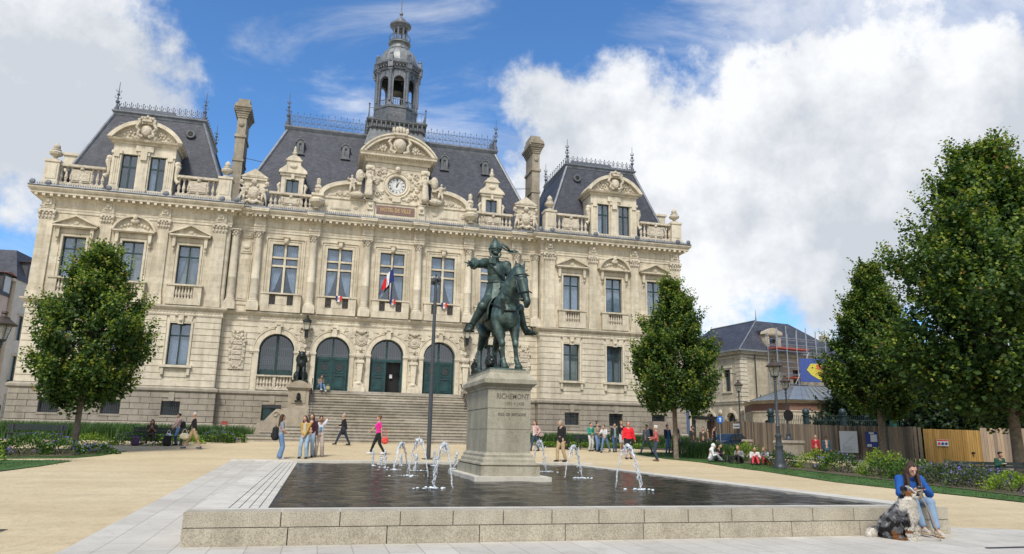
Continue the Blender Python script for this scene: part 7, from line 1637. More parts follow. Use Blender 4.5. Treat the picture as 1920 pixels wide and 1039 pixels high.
# scaffold
sc = thing("scaffold", "galvanised tube scaffold with red decks against the corner building", "scaffold", (0, 0, 0)); GAL = simple("galvanised_tube", (.36, .38, .40), .4, .2, 5, metal=.5); DECK = simple("scaffold_deck_red", (.42, .09, .06), .7, .3)
nrm = Vector((dR.y, -dR.x)); m = MB(); kk = 0
for i in range(9):
    for j in (0, 1):
        p = C0+dR*(2.9+i*1.22)+nrm*(.5+j*1.1); top_ = 11.6 if i < 6 else 10.2; m.tube([(p.x, p.y, .6), (p.x, p.y, top_+.5*(i % 2))], .042, 5)
for z in (2.8, 3.8, 4.8, 5.8, 6.8, 7.7, 8.3, 8.8, 9.8, 10.4, 11.0):
    for j in (0, 1):
        a_, b_ = C0+dR*2.8+nrm*(.5+j*1.1), C0+dR*12.7+nrm*(.5+j*1.1)
        if z > 9.5: b_ = C0+dR*(9.2 if z > 10 else 12.5)+nrm*(.5+j*1.1)
        m.tube([(a_.x, a_.y, z), (b_.x, b_.y, z)], .028, 5)
    for i in range(6): p, q = C0+dR*(3.0+i*1.9)+nrm*.5, C0+dR*(3.0+i*1.9)+nrm*1.6; m.tube([(p.x, p.y, z), (q.x, q.y, z)], .028, 5)
for i, (z0, z1) in enumerate(((2.8, 6.8), (6.8, 9.8), (4.8, 7.7), (2.8, 6.8), (6.8, 9.8))):
    p, q = C0+dR*(3.0+i*1.9)+nrm*1.62, C0+dR*(3.0+(i+1)*1.9)+nrm*1.62; m.tube([(p.x, p.y, z0), (q.x, q.y, z1)] if i % 2 else [(p.x, p.y, z1), (q.x, q.y, z0)], .028, 5)
p, q = C0+dR*9+nrm*1.6, C0+dR*13.5+nrm*3.4; m.tube([(p.x, p.y, 4.2), (q.x, q.y, 7.2)], .05, 5)
m.build("tubes", GAL, sc)
m = MB()
for z, i0, i1 in ((10.0, 0, 2), (7.35, 1, 5)):
    a_, b_ = C0+dR*(2.9+i0*1.9), C0+dR*(3.1+i1*1.9); vs = [a_+nrm*.5, b_+nrm*.5, b_+nrm*1.6, a_+nrm*1.6]; m.add([(v.x, v.y, z) for v in vs]+[(v.x, v.y, z+.12) for v in vs], [(0, 1, 2, 3), (7, 6, 5, 4), (0, 4, 5, 1), (1, 5, 6, 2), (2, 6, 7, 3), (3, 7, 4, 0)])
m.build("deck", DECK, sc)
bp = Vector((35.95, 2.75)); bd = Vector((.985, -.17)); 
t = thing("banner", "blue scaffold banner with yellow diamond and red letters", "banner", (bp.x, bp.y, 6.75), math.atan2(bd.y, bd.x)); m = MB(); m.box(0, 4.6, 0, .03, 0, 2.05); m.build("cloth", simple("banner_blue", (.05, .09, .30), .8, .2), t)
m = MB(); m.poly([(.62, 1.05), (1.0, .62), (1.9, .12), (3.3, .12), (4.1, 1.05), (3.7, 1.6), (1.0, 1.6)], (), -.02, 0); m.build("diamond", simple("banner_yellow", (.58, .50, .07), .8, .15), t)
text("SMAC", .52, 2.15, -.03, 1.30, SRD, "lettering", t, .003, font_bold=.02); text("TOIT", .46, 2.1, -.03, .70, SRD, "lettering", t, .003, font_bold=.02)
# small white arrow sign, blue round sign, fire box
t = thing("direction_sign", "small white direction sign with a black arrow on the hoarding behind the car", "sign", (27.65, -.2, 2.75), R(-88)); m = MB(); m.box(-.5, .5, -.02, .02, -.16, .2); m.build("board", SWH, t); m = MB(); m.poly([(-.42, .03), (-.3, -.06), (-.3, .1)], (), -.03, -.021); m.box(-.25, .35, -.03, -.021, -.02, .05); m.build("arrow", BLACK, t)
t = thing("round_road_sign", "round blue road sign on a thin pole beyond the crowd", "road sign", (23.6, -4.5, .75)); m = MB(); m.tube([(0, 0, 0), (0, 0, 2.5)], .03, 6); m.build("pole", GAL, t); m = MB(); b = len(m.v); m.lathe([(.27, 0), (.27, .02)], (0, 0, 0), 20); m.xf(b, Matrix.Translation((0, -.04, 2.35)) @ Matrix.Rotation(PI/2, 4, 'X')); m.build("disc", simple("road_blue", (.02, .14, .50), .5), t); m = MB(); m.poly([(-.05, 2.2), (.05, 2.2), (.05, 2.38), (.13, 2.38), (0, 2.52), (-.13, 2.38), (-.05, 2.38)], (), -.08, -.065); m.build("arrow", SWH, t)
t = thing("fire_box", "small red cabinet on the plinth wall among the grasses", "cabinet", (-10.3, -.62, 1.1)); m = MB(); m.box(-.16, .16, -.18, 0, .35, 1.1); m.box(-.18, .18, -.20, 0, 1.1, 1.14); m.build("body", simple("faded_red", (.38, .07, .05), .6, .2), t); m = MB(); m.box(-.1, .1, -.19, -.18, .6, .9); m.build("label_plate", SWH, t)
t = thing("utility_cabinet", "pale wooden cabinet against the plinth behind the rose sweater", "cabinet", (20.2, -2.6, 1.0)); m = MB(); m.box(-1.1, 1.1, -.4, .4, 0, 1.9); m.build("body", simple("faded_wood", (.30, .24, .20), .8, .2), t); m = MB(); m.box(-.02, .02, -.42, -.4, .1, 1.85); m.build("door_joint", IRON, t)
t = thing("blue_door", "tall dull blue door panel just beyond the town hall's right corner", "door", (24.4, 2.5, .8)); m = MB(); m.box(-.6, .6, 0, .1, 0, 4.4); m.build("panel", simple("dull_blue", (.09, .13, .24), .6, .2), t); m = MB(); m.box(-.75, -.6, -.05, .1, 0, 4.6); m.box(.6, .75, -.05, .1, 0, 4.6); m.box(-.75, .75, -.05, .1, 4.4, 4.6); m.build("frame", LIMEP, t)
t = thing("market_stall", "dark low awning with brick red goods beyond the crowd", "stall", (26.2, 4.5, .8)); m = MB(); m.box(-2, 2, -1, 1, 2.55, 2.8); m.build("awning", BLACK, t); m = MB(); m.box(-1.8, 1.8, -.5, .8, .0, 1.0); m.build("counter", simple("brown_goods", (.16, .07, .05), .8, .4, 3), t); m = MB(); [m.tube([(x, -.9, 0), (x, -.9, 2.6)], .04, 5) for x in (-1.9, 1.9)]; m.build("legs", IRON, t)
t = thing("grey_house", "grey stone wall beyond the street behind the crowd", "building", (24.5, 19, 0)); m = MB(); m.box(0, 7.0, 0, 6, 0, 6.5); m.build("wall", LIMEC, t); m = MB(); m.box(-.3, 7.3, -.3, 6.3, 6.5, 6.8); m.build("cornice", LIMEP, t)
for k in range(3): m = MB(); m.box(1+k*2.2, 2+k*2.2, -.04, 0, 1.5, 3.8); m.build("window", GLASSD, t)
# parked car
CARP = Mat("dark_blue_car_paint", .18, .3, .6); CARP.color(CARP.mix(CARP.noise(1), (.015, .03, .055), (.02, .04, .07))); CARP = CARP.m; CGL = simple("car_glass", (.02, .03, .04), .05, .2, 2, 0, 0, .9); TYR = simple("tyre_rubber", (.015, .015, .015), .85, .1)
def car(x, y, z, rz, label):
    t = thing("parked_car", label, "car", (x, y, z), rz); side = [(-2.0, .30), (-2.02, .62), (-1.95, .82), (-1.35, .95), (-.85, 1.0), (-.25, 1.38), (.2, 1.46), (.95, 1.46), (1.5, 1.36), (1.88, 1.0), (1.98, .85), (2.0, .35), (1.7, .25), (-1.7, .25)]
    bm = bmesh.new(); rings = []
    for yy, k in ((-.86, .93), (-.80, 1.0), (0, 1.02), (.80, 1.0), (.86, .93)):
        rings.append([bm.verts.new((px_*(1 if abs(yy) < .85 else .985), yy*(1-.16*max(0, (pz-.95)/.5)), .25+(pz-.25)*(k if pz > .9 else 1)*(1 if k <= 1 else 1.01))) for px_, pz in side])
    for a, b in zip(rings[:-1], rings[1:]):
        for i in range(len(side)): bm.faces.new((a[i], a[(i+1) % len(side)], b[(i+1) % len(side)], b[i]))
    bm.faces.new(rings[0][::-1]); bm.faces.new(rings[-1]); bmesh.ops.recalc_face_normals(bm, faces=bm.faces); me = bpy.data.meshes.new("body"); bm.to_mesh(me); bm.free(); me.materials.append(CARP); me.polygons.foreach_set('use_smooth', [True]*len(me.polygons)); me.set_sharp_from_angle(angle=R(40)); o = bpy.data.objects.new("body", me); link(o, t)
    for s in (-1, 1):
        for pts in ([(-.72, 1.02), (.1, 1.02), (.12, 1.38), (-.2, 1.34)], [(.18, 1.02), (.95, 1.02), (1.0, 1.38), (.18, 1.39)], [(1.03, 1.02), (1.5, 1.04), (1.42, 1.28), (1.08, 1.37)]):
            m = MB(); m.add([(a, s*(.872-.16*(b-.95)/.5*.9)+s*.012, b) for a, b in pts], [(0, 1, 2, 3)]); m.build("side_window", CGL, o)
        for cx in (-1.25, 1.25):
            m = MB(); b = len(m.v); m.lathe([(.19, -.1), (.31, -.1), (.33, -.06), (.33, .06), (.31, .1), (.19, .1)], (0, 0, 0), 20); m.xf(b, Matrix.Translation((cx, s*.80, .33)) @ Matrix.Rotation(PI/2, 4, 'X')); w = m.build("wheel", TYR, t)
            m = MB(); b = len(m.v); m.lathe([(.2, -.09), (.2, .09), (.05, .11)], (0, 0, 0), 12); m.xf(b, Matrix.Translation((cx, s*.80, .33)) @ Matrix.Rotation(PI/2, 4, 'X')); m.build("rim", GAL, w)
        m = MB(); m.ball((-1.88, s*.62, .72), .15, 8, 6, (.6, 1.1, .6)); m.build("headlight", simple("lamp_clear", (.5, .52, .55), .1) if "lamp_clear" not in bpy.data.materials else bpy.data.materials["lamp_clear"], t)
        m = MB(); m.ball((-.62, s*.95, 1.02), .09, 8, 6, (.8, 1, .7)); m.build("mirror", CARP, t)
    m = MB(); m.add([(-.86, -.68, 1.02), (-.86, .68, 1.02), (-.27, .60, 1.40), (-.27, -.60, 1.40)], [(0, 1, 2, 3)]); m.v = [(a-.02, b, c+.012) for a, b, c in m.v]; m.build("windscreen", CGL, o)
    return t
car(24.6, -3.4, .66, R(28), "dark blue parked car partly hidden behind shrubs and the stone pier")
m = MB(); m.add([(23, -12, gz(-12, 23)+.01), (28, -12, gz(-12, 28)+.01), (28, 8, gz(8, 28)+.01), (23, 8, gz(8, 23)+.01)], [(0, 1, 2, 3)]); o = m.build("road", ASPH); o['kind'] = 'structure'

# ---- houses at the left edge
PINK = simple("pink_render", (.66, .54, .50), .9, .08, 1.5); CREAM = simple("cream_render", (.72, .67, .60), .9, .1, 1.5)
def house(x, y, w, d, h, wall, label, rz=0, cols=2, rows=3, dorm=1):
    t = thing("town_house", label, "house", (x, y, .8), rz, "houses left of the town hall"); m = MB(); hs2 = [rect(1.0+i*(w-2.9)/max(cols-1, 1), 1.9+i*(w-2.9)/max(cols-1, 1), 1.2+r_*3.3, 3.2+r_*3.3) for i in range(cols) for r_ in range(rows)]
    m.poly(rect(0, w, 0, h), hs2, 0, .3); m.box(.01, w-.01, .3, d, 0, h-.01); m.box(-.2, w+.2, -.4, d, h, h+.22); m.build("wall", wall, t)
    hs3 = [rect(1.2+i*(d-3.4)/2, 2.1+i*(d-3.4)/2, 1.2+r_*3.3, 3.2+r_*3.3) for i in range(3) for r_ in range(rows)]
    m = MB(); m.poly(rect(0, d, 0, h), hs3, 0, .2); o = m.build("side_wall", wall, t); o.location = (w+.2, 0, 0); o.rotation_euler = (0, 0, R(90))
    for hh in hs3:
        m = MB(); m.poly(hh, (), .12, .16); q = m.build("window", GLASSD, t); q.location = (w+.2, 0, 0); q.rotation_euler = (0, 0, R(90)); m = MB(); x0, z0 = hh[0]; m.box(x0-.12, x0, -.05, .0, z0-.1, z0+2.15); m.box(x0+.9, x0+1.02, -.05, 0, z0-.1, z0+2.15); m.box(x0-.15, x0+1.05, -.08, 0, z0+2.0, z0+2.2); fr_ = m.build("surround", LIMEP, q)
        if z0 > 4 and z0 < 6:
            m = MB(); [m.tube([(x0-.1+i*.1, -.35, z0), (x0-.1+i*.1, -.35, z0+.9)], .012, 4) for i in range(12)]; m.box(x0-.15, x0+1.05, -.4, 0, z0-.1, z0); m.box(x0-.12, x0+1.02, -.37, -.33, z0+.9, z0+.94); m.build("balcony", IRON, q)
    for hh in hs2: m = MB(); m.poly(hh, (), .15, .2); q = m.build("window", GLASSD, t); m = MB(); x0, z0 = hh[0]; m.box(x0+.43, x0+.47, .1, .15, z0, z0+2); m.build("frame", SWH, q)
    m = MB(); loft(m, (-.1, w+.3, -.2, d, h+.2), (1.2, w-1.0, 1.6, d-1, h+3.0)); r = m.build("roof", SLATE, t)
    for k in range(dorm):
        for sd_ in range(2):
            m = MB(); yy = 1.6+sd_*3.4+k*2; m.box(w-1.6, w+.1, yy, yy+1.4, h+.2, h+2.0); dd = m.build("dormer", simple("dark_slate_cheek", (.07, .07, .08), .6) if "dark_slate_cheek" not in bpy.data.materials else bpy.data.materials["dark_slate_cheek"], r)
            m = MB(); m.box(w+.1, w+.14, yy+.25, yy+1.15, h+.5, h+1.8); m.build("window_frame", SWH, dd); m = MB(); m.add([(w-1.8, yy-.2, h+2.0), (w+.3, yy-.2, h+2.0), (w+.3, yy+1.6, h+2.0), (w-1.8, yy+1.6, h+2.0), (w-1.8, yy+.7, h+2.2), (w+.3, yy+.7, h+2.2)], [(0, 1, 5, 4), (2, 3, 4, 5), (1, 2, 5), (0, 4, 3)]); m.build("dormer_roof", simple("terracotta", (.33, .13, .08), .8, .3) if "terracotta" not in bpy.data.materials else bpy.data.materials["terracotta"], dd)
house(-38.0, 8.5, 8.0, 6, 10.8, PINK, "pink rendered house cut by the photo's left edge", R(-6)); house(-38.2, 15.2, 9.0, 14, 12.4, CREAM, "cream rendered house with terracotta capped dormers beside the town hall", R(-6))
t = thing("round_mirror", "dark round mirror on a stubby post at the photo's left edge", "traffic mirror", (-18.8, -14.5, .4)); m = MB(); m.tube([(0, 0, 0), (0, 0, 2.9)], .05, 6); m.build("post", IRON, t); m = MB(); m.ball((0, 0, 3.1), .33, 16, 10, (1, .35, 1)); m.build("disc", BLACK, t); m = MB(); m.box(-.6, .6, -.2, .2, 1.75, 2.15); m.build("box", IRON, t)

# ================================================================ water jets
def jet_mat():
    m = Mat("white_water", .35, 0, .35); m.color(m.ramp(m.noise(25, 3), [(.35, (.60, .68, .76)), (.6, (.86, .89, .92))])); a = m.ramp(m.noise(18, 4, .7), [(.38, (.08, .08, .08)), (.60, (.85, .85, .85))]); m.L.new(a, m.b.inputs['Alpha']); return m.m
JET = jet_mat(); FOAM = simple("foam", (.70, .76, .80), .5, .15, 20)
def jet(ax, ay, bx, by, px_, pz, label, seed, w=.05):
    rs = random.Random(seed); t = thing("water_jet", label, "water jet", (ax, ay, .425), 0, "jets of the fountain"); m = MB(); pk = pz-.425; n = 22
    def P(f, j=0):     # parabola through source, apex, landing
        x = (bx-ax)*f; y = (by-ay)*f; z = pk*4*f*(1-f) if (abs(bx-ax)+abs(by-ay)) > .15 else pk*(1-abs(2*f-1))
        if abs(bx-ax)+abs(by-ay) <= .15: x += (px_-ax)*(1-abs(2*f-1))
        return Vector((x+rs.gauss(0, .012)*j, y+rs.gauss(0, .012)*j, max(z, 0)+rs.gauss(0, .015)*j))
    vert = abs(bx-ax)+abs(by-ay) <= .15
    if vert:
        for k in range(3):
            f1 = .5*(1-.13*k); pts = [P(i/14*f1, .7)+Vector((rs.gauss(0, .016), rs.gauss(0, .016), 0)) for i in range(15)]; m.tube(pts, [w*(.35+.65*i/14)*(1 if i < 13 else .5) for i in range(15)], 7)
        for k in range(26): f = rs.uniform(.2, .5); p = P(f, 2); m.ball(tuple(p+Vector((rs.gauss(0, .03), rs.gauss(0, .03), -rs.uniform(0, .12)))), rs.uniform(.008, .024), 5, 4)
    else:
        pts = [P(i/n*.62, .8) for i in range(n+1)]; m.tube(pts, [w*(.5+.9*(i/n)**1.3)*(1+rs.uniform(-.15, .15)) for i in range(n+1)], 8)
        for k in range(3):
            f0 = .50+.03*k; q = [P(f0+(1-f0)*i/12, 1.6)+Vector((rs.gauss(0, .03), rs.gauss(0, .03), 0))*(i/12) for i in range(13)]; m.tube(q, [w*(.9-.55*i/12)*rs.uniform(.5, 1.1) for i in range(13)], 6)
        for k in range(44):
            f = rs.uniform(.38, .98); p = P(f, 1)+Vector((rs.gauss(0, .045), rs.gauss(0, .045), rs.gauss(-.04, .06))); p.z = max(p.z, .02); m.ball(tuple(p), rs.uniform(.006, .022), 5, 4, (1, 1, rs.uniform(1, 2.4)))
        for k in range(5):
            f = rs.uniform(.4, .6); p = P(f); q = p+Vector((rs.gauss(0, .05), rs.gauss(0, .05), -rs.uniform(.1, .28))); m.tube([tuple(p), tuple((p+q)/2+Vector((rs.gauss(0, .01), 0, 0))), tuple(q)], [.03, .018, .008], 5)
    m.build("spray", JET, t, smooth='all')
    m = MB(); lx, ly = (bx-ax, by-ay)
    for k in range(40 if not vert else 12):
        a = rs.uniform(0, 2*PI); r_ = abs(rs.gauss(0, .16 if not vert else .07)); m.ball((lx+r_*math.cos(a)*1.3, ly+r_*math.sin(a), .0+rs.uniform(0, .02)), rs.uniform(.008, .030), 6, 4, (1.5, 1.2, rs.uniform(.3, 1.1)))
    m.build("splash", FOAM, t, smooth='all')
JT = [(-2.29, -23.15, -2.29, -23.15, -2.3, 1.05, "short upright jet, leftmost in the basin"), (-1.89, -22.0, -1.89, -22.0, -1.88, .80, "smallest upright jet, just right of the leftmost"), (-1.96, -24.65, -1.96, -24.65, -1.98, 1.12, "upright jet third from the left, taller than its neighbours"), (-1.15, -24.51, -1.81, -26.2, -1.36, 1.30, "arching jet behind the largest left arch"), (-1.24, -30.4, -1.80, -30.1, -1.66, 1.48, "tallest arching jet left of the lamp mast"), (-1.17, -27.05, -1.15, -26.9, -1.24, .93, "short jet rising inside the tall left arch"), (-1.16, -22.67, -1.16, -22.67, -1.19, .89, "low bubbling jet at the back of the left group"), (.13, -22.65, .13, -22.65, .13, 1.11, "thin upright jet right of the lamp mast"), (-1.35, -35.0, -1.81, -35.0, -1.6, 1.42, "nearest arching jet, with a wide white splash at its foot"), (.45, -25.2, .45, -25.2, .58, 1.08, "slanting jet beside the pedestal's left edge"), (3.0, -26.64, 3.42, -26.96, 3.26, 1.48, "jet arching just right of the pedestal"), (2.73, -30.97, 3.34, -30.73, 2.99, 1.37, "clean arching jet, middle of the right three"), (2.69, -34.86, 3.12, -35.41, 2.93, 1.44, "rightmost arching jet, in front of the man in red"), (.25, -22.3, .30, -22.3, .32, .85, "low frothing jet left of the pedestal's foot")]
for i, (ax, ay, bx, by, px_, pz, lb) in enumerate(JT): jet(ax, ay, bx, by, px_, pz, lb, 60+i, .036 if ay < -29 else .046)
# ================================================================ people
SKIN = simple("skin", (.50, .29, .20), .55, .06, 6); SKIND = simple("skin_tan", (.36, .19, .125), .55, .06, 6)
_cm = {}
def cloth(c, key=None):
    k = tuple(c)
    if k not in _cm: _cm[k] = simple("cloth_%d" % len(_cm), c, .9, .18, 7, .35)
    return _cm[k]
def ik(a, b, l1, l2, pole):
    a, b = Vector(a), Vector(b); d = b-a; D = min(d.length, (l1+l2)*.999); d = d.normalized(); b = a+d*D
    x = (l1*l1-l2*l2+D*D)/(2*D); h = math.sqrt(max(l1*l1-x*x, 0)); p = Vector(pole); p = (p-d*p.dot(d)).normalized(); return a+d*x+p*h, b
JEAN, JEANL, JEAND, BLK, WHT, NAVY, GRY, KHK = (.13, .22, .38), (.30, .40, .50), (.035, .055, .10), (.012, .012, .014), (.66, .66, .68), (.02, .03, .06), (.24, .26, .29), (.42, .31, .18)
def person(x, y, H_, rz, label, top=GRY, sleeve='long', legs=JEAN, shorts=False, wide=0, hair=(.03, .02, .015), hs='short', shoes=BLK, feet=((-.11, 0), (.11, 0)), lift=(0, 0), hands=((-.27, -.04, .80), (.27, -.04, .80)), lean=0.0, sit=None, z=None, head=(0, 0), skin=SKIN, fat=1.0, coat=0.0, open_=None, hood=None, group="people around the square", vox=.021, lh=0, poles=None, seat_feet=None):
    """standing figure faces -Y before rotation; sit = seat height"""
    t = thing("person", label, "person", (x, y, gz(y, x) if z is None else z), rz, group, H_/1.76)
    hz = .94 if sit is None else sit+.10; sh = hz+.50; ly = -lean
    hipL, hipR = Vector((-.095, 0, hz)), Vector((.095, 0, hz)); sL, sR = Vector((-.185, ly*.5, sh)), Vector((.185, ly*.5, sh)); hc = Vector((head[0]*.06, ly*.62-.02+head[1]*-.05, sh+.235-abs(head[1])*.02))
    F = []; K = []
    for i, hp in enumerate((hipL, hipR)):
        if seat_feet is not None: f = Vector(seat_feet[i])
        else: f = Vector((feet[i][0], feet[i][1], .085+lift[i]))
        k, f2 = ik(hp, f, .45, .43, (0, -1, .0 if sit is None else .8)); K.append(k); F.append(f2)
    E_, Hd = [], []
    for i, s in enumerate((sL, sR)):
        pl = (poles[i] if poles else ((-.5 if i == 0 else .5), .9, -.3)); e, h = ik(s, hands[i], .285, .255, pl); E_.append(e); Hd.append(h)
    b = [('e', tuple(hc), (.078, .098, .118)), ('e', (hc.x, hc.y-.045, hc.z-.055), (.055, .06, .06)), ('c', (hc.x, hc.y-.105, hc.z+.005), .012, (hc.x, hc.y-.115, hc.z-.02), .015), ('e', (hc.x-.08, hc.y+.01, hc.z-.01), (.015, .022, .03)), ('e', (hc.x+.08, hc.y+.01, hc.z-.01), (.015, .022, .03)),
         ('c', (hc.x, hc.y+.02, hc.z-.08), .05, (0, ly*.5, sh), .06), ('c', (0, ly*.45, sh-.03), .11, (0, ly*.2, hz+.2), .12), ('c', (-.1, ly*.45, sh-.04), .085, (.1, ly*.45, sh-.04), .085), ('c', (0, ly*.2, hz+.2), .12, (0, 0, hz+.02), .125)]
    for i in (0, 1):
        hp = (hipL, hipR)[i]; b += [('c', tuple(hp), .088, tuple(K[i]), .058), ('c', tuple(K[i]), .056, tuple(F[i]), .038)]
        fd = Vector((0, -1, 0)); b.append(('c', tuple(F[i]+Vector((0, .02, -.03))), .035, tuple(F[i]+fd*.14+Vector((0, 0, -.05))), .028))
        s = (sL, sR)[i]; b += [('c', tuple(s), .052, tuple(E_[i]), .040), ('c', tuple(E_[i]), .040, tuple(Hd[i]), .027)]
        d = (Hd[i]-E_[i]).normalized(); pm = Hd[i]+d*.05; b.append(('e', tuple(pm), (.026, .03, .035)))
        sd = d.cross(Vector((0, 1, .2))).normalized()
        for q in range(4): b.append(('c', tuple(pm+sd*(-.021+.014*q)), .009, tuple(pm+d*(.075+.01*(q in (1, 2)))+sd*(-.024+.016*q)+Vector((0, -.012, 0))), .007))
        b.append(('c', tuple(pm-sd*.02), .010, tuple(pm+d*.035-sd*.045+Vector((0, -.015, 0))), .008))
    fuse("body", b, skin, t, vox*.8, 1)
    w = fat; cl = []        # top
    cl += [('c', (-.115*w, ly*.47, sh-.03), .088, (.115*w, ly*.47, sh-.03), .088), ('e', (0, ly*.42-.01, sh-.14), (.165*w, .115*w, .19)), ('e', (0, ly*.2, hz+.20), (.150*w, .12*w, .17)), ('e', (0, 0, hz+.06), (.165*w, .125*w, .13)), ('c', (0, ly*.5, sh+.02), .07, (0, ly*.5, sh+.0), .08)]
    if coat: cl += [('c', (-.05, 0, hz), .13*w, (-.06, .01, hz-coat), .135*w), ('c', (.05, 0, hz), .13*w, (.06, .01, hz-coat), .135*w)]
    for i in (0, 1):
        s = (sL, sR)[i]; e = E_[i]; h = Hd[i]; cl.append(('c', tuple(s), .072*w**.5, tuple(e if sleeve == 'long' else s.lerp(e, .68)), .056*w**.5))
        if sleeve == 'long': cl.append(('c', tuple(e), .056*w**.5, tuple(e.lerp(h, .93)), .042))
    fuse("top", cl, cloth(top), t, vox, 1)
    tr = [('e', (0, 0, hz+.01), (.155*w, .12*w, .10))]
    for i in (0, 1):
        hp = (hipL, hipR)[i]; k, f = K[i], F[i]
        if shorts: tr.append(('c', tuple(hp), .108*w, tuple(hp.lerp(k, .9)), .095))
        else: tr += [('c', tuple(hp), .105*w, tuple(k), .073+wide*.3), ('c', tuple(k), .073+wide*.3, tuple(k.lerp(f, .93)), .055+wide)]
    fuse("shorts" if shorts else "trousers", tr, cloth(legs), t, vox, 1)
    for i in (0, 1):
        f = F[i]; fuse("shoe", [('c', (f.x, f.y+.03, f.z-.04), .045, (f.x, f.y-.16, f.z-.052), .038), ('c', (f.x, f.y+.01, f.z+.0), .045, (f.x, f.y+.02, f.z-.04), .045), ('e', (f.x, f.y-.07, f.z-.072), (.05, .15, .016))], cloth(shoes), t, .018, 1)
    if hs != 'bald':
        hr = [('e', (hc.x, hc.y+.022, hc.z+.035), (.092, .100, .105))]
        if hs == 'curly': hr += [('e', (hc.x+.05*math.cos(a), hc.y+.02+.05*math.sin(a), hc.z+.08), (.06, .06, .05)) for a in range(6)]
        if hs == 'long': hr += [('c', (hc.x-.05, hc.y+.05, hc.z), .065, (hc.x-.07, hc.y+.09, hc.z-.25), .05), ('c', (hc.x+.05, hc.y+.05, hc.z), .065, (hc.x+.07, hc.y+.09, hc.z-.25), .05), ('c', (hc.x, hc.y+.07, hc.z), .075, (hc.x, hc.y+.11, hc.z-.34), .06)]
        if hs == 'bun': hr += [('e', (hc.x, hc.y+.10, hc.z+.07), (.05, .05, .05))]
        if hs == 'tail': hr += [('c', (hc.x, hc.y+.10, hc.z+.04), .04, (hc.x, hc.y+.15, hc.z-.15), .025)]
        fuse("hair", hr, cloth(hair), t, .018, 1)
        # cut-away for the face: the face sits in front of the hair cap
    if hood: fuse("hood", [('e', (hc.x, hc.y+.03, hc.z+.02), (.115, .12, .135)), ('c', (hc.x, hc.y+.06, hc.z-.1), .1, (0, ly*.5+.04, sh), .12)] if hood == 'up' else [('c', (-.07, ly*.5+.08, sh+.03), .055, (.07, ly*.5+.08, sh+.03), .055), ('e', (0, ly*.5+.13, sh-.02), (.1, .06, .09))], cloth(top), t, .02, 1)
    if open_: 
        m = MB(); m.poly([(-.07, hz-.02), (.07, hz-.02), (.06, sh+.02), (-.06, sh+.02)], (), -.135+ly*.3, -.11+ly*.3); m.build("shirt_front", cloth(open_), t)
    return t
def backpack(x, y, z, rz, c, label, s=1.0, group="bags and backpacks"):
    t = thing("backpack", label, "backpack", (x, y, z), rz, group, s)
    fuse("body", [('c', (-.08, 0, .08), .12, (-.08, 0, .36), .11), ('c', (.08, 0, .08), .12, (.08, 0, .36), .11), ('e', (0, .09, .15), (.12, .07, .12))], cloth(c), t, .022, 1)
    m = MB(); [m.tube([(q*.09, -.11, .42), (q*.11, -.2, .36), (q*.11, -.19, .12), (q*.09, -.1, .06)], .016, 5) for q in (-1, 1)]; m.tube([(-.04, 0, .46), (0, 0, .52), (.04, 0, .46)], .012, 5); m.build("straps", cloth(BLK), t)
def bag(x, y, z, rz, c, label, w=.2, h=.26, name="bag", strap_=.25, group=None, cat="bag"):
    t = thing(name, label, cat, (x, y, z), rz, group); fuse("body", [('e', (0, 0, h*.4), (w, .09, h*.5)), ('e', (0, 0, h*.2), (w*.95, .1, h*.25))], cloth(c), t, .02, 1)
    m = MB(); m.tube([(-w*.6, 0, h*.7), (-w*.3, 0, h+strap_*.6), (0, 0, h+strap_), (w*.3, 0, h+strap_*.6), (w*.6, 0, h*.7)], .012, 5); m.build("strap", cloth(c), t)
BR = (.055, .03, .018); W_ = 90
# group by the basin's far edge
person(-5.87, -19.73, 1.78, R(100), "girl in grey t-shirt and wide blue jeans, side on, with big black backpack", GRY, 'short', JEAN, wide=.045, hair=BR, hs='long', shoes=(.55, .5, .52), hands=((-.22, -.24, 1.03), (.22, -.26, 1.05)))
backpack(-6.10, -19.66, 1.30, R(100), BLK, "big black backpack on the back of the girl in grey", 1.15)
person(-4.90, -19.31, 1.74, R(-22), "girl in mustard cardigan and light jeans, hands clasped in front", (.42, .27, .06), 'long', JEANL, wide=.03, hair=BR, hs='long', hands=((-.04, -.20, .98), (.05, -.22, .95)), open_=(.5, .45, .36), feet=((-.15, -.06), (.13, 0)), head=(-1, 0))
person(-4.68, -18.55, 1.82, R(-8), "girl in dark red and black jacket, half hidden behind the mustard cardigan", (.05, .012, .018), 'long', JEANL, wide=.02, hair=BR, hs='long', hands=((-.2, -.1, .95), (.25, -.05, .9)))
person(-4.30, -18.36, 1.74, R(8), "person in white printed t-shirt and beige trousers, arms raised behind head", (.60, .62, .68), 'short', (.42, .35, .30), wide=.035, hair=BLK, hs='bun', skin=SKIND, hands=((-.10, .06, 1.58), (.10, .06, 1.58)), poles=((-.7, -.1, .8), (.7, -.1, .8)), feet=((-.14, 0), (.15, 0)), head=(0, 1), shoes=(.2, .17, .14))
m = MB(); m.ball((0, 0, 0), .05, 8, 6, (1, .2, .8)); m.ball((0, 0, -.09), .06, 8, 6, (1, .2, 1)); o = m.build("shirt_print", cloth((.10, .25, .38)), None); o.parent = bpy.data.objects["person.003"]; o.location = (0, -.135, 1.26)
person(-3.03, -10.4, 1.70, R(-78), "grey haired man in long black coat striding along below the stairs", BLK, 'long', NAVY, hair=(.35, .33, .30), coat=.18, feet=((-.10, -.40), (.10, .36)), lift=(0, .05), hands=((-.16, -.26, 1.12), (.24, .14, .88)), fat=1.1)
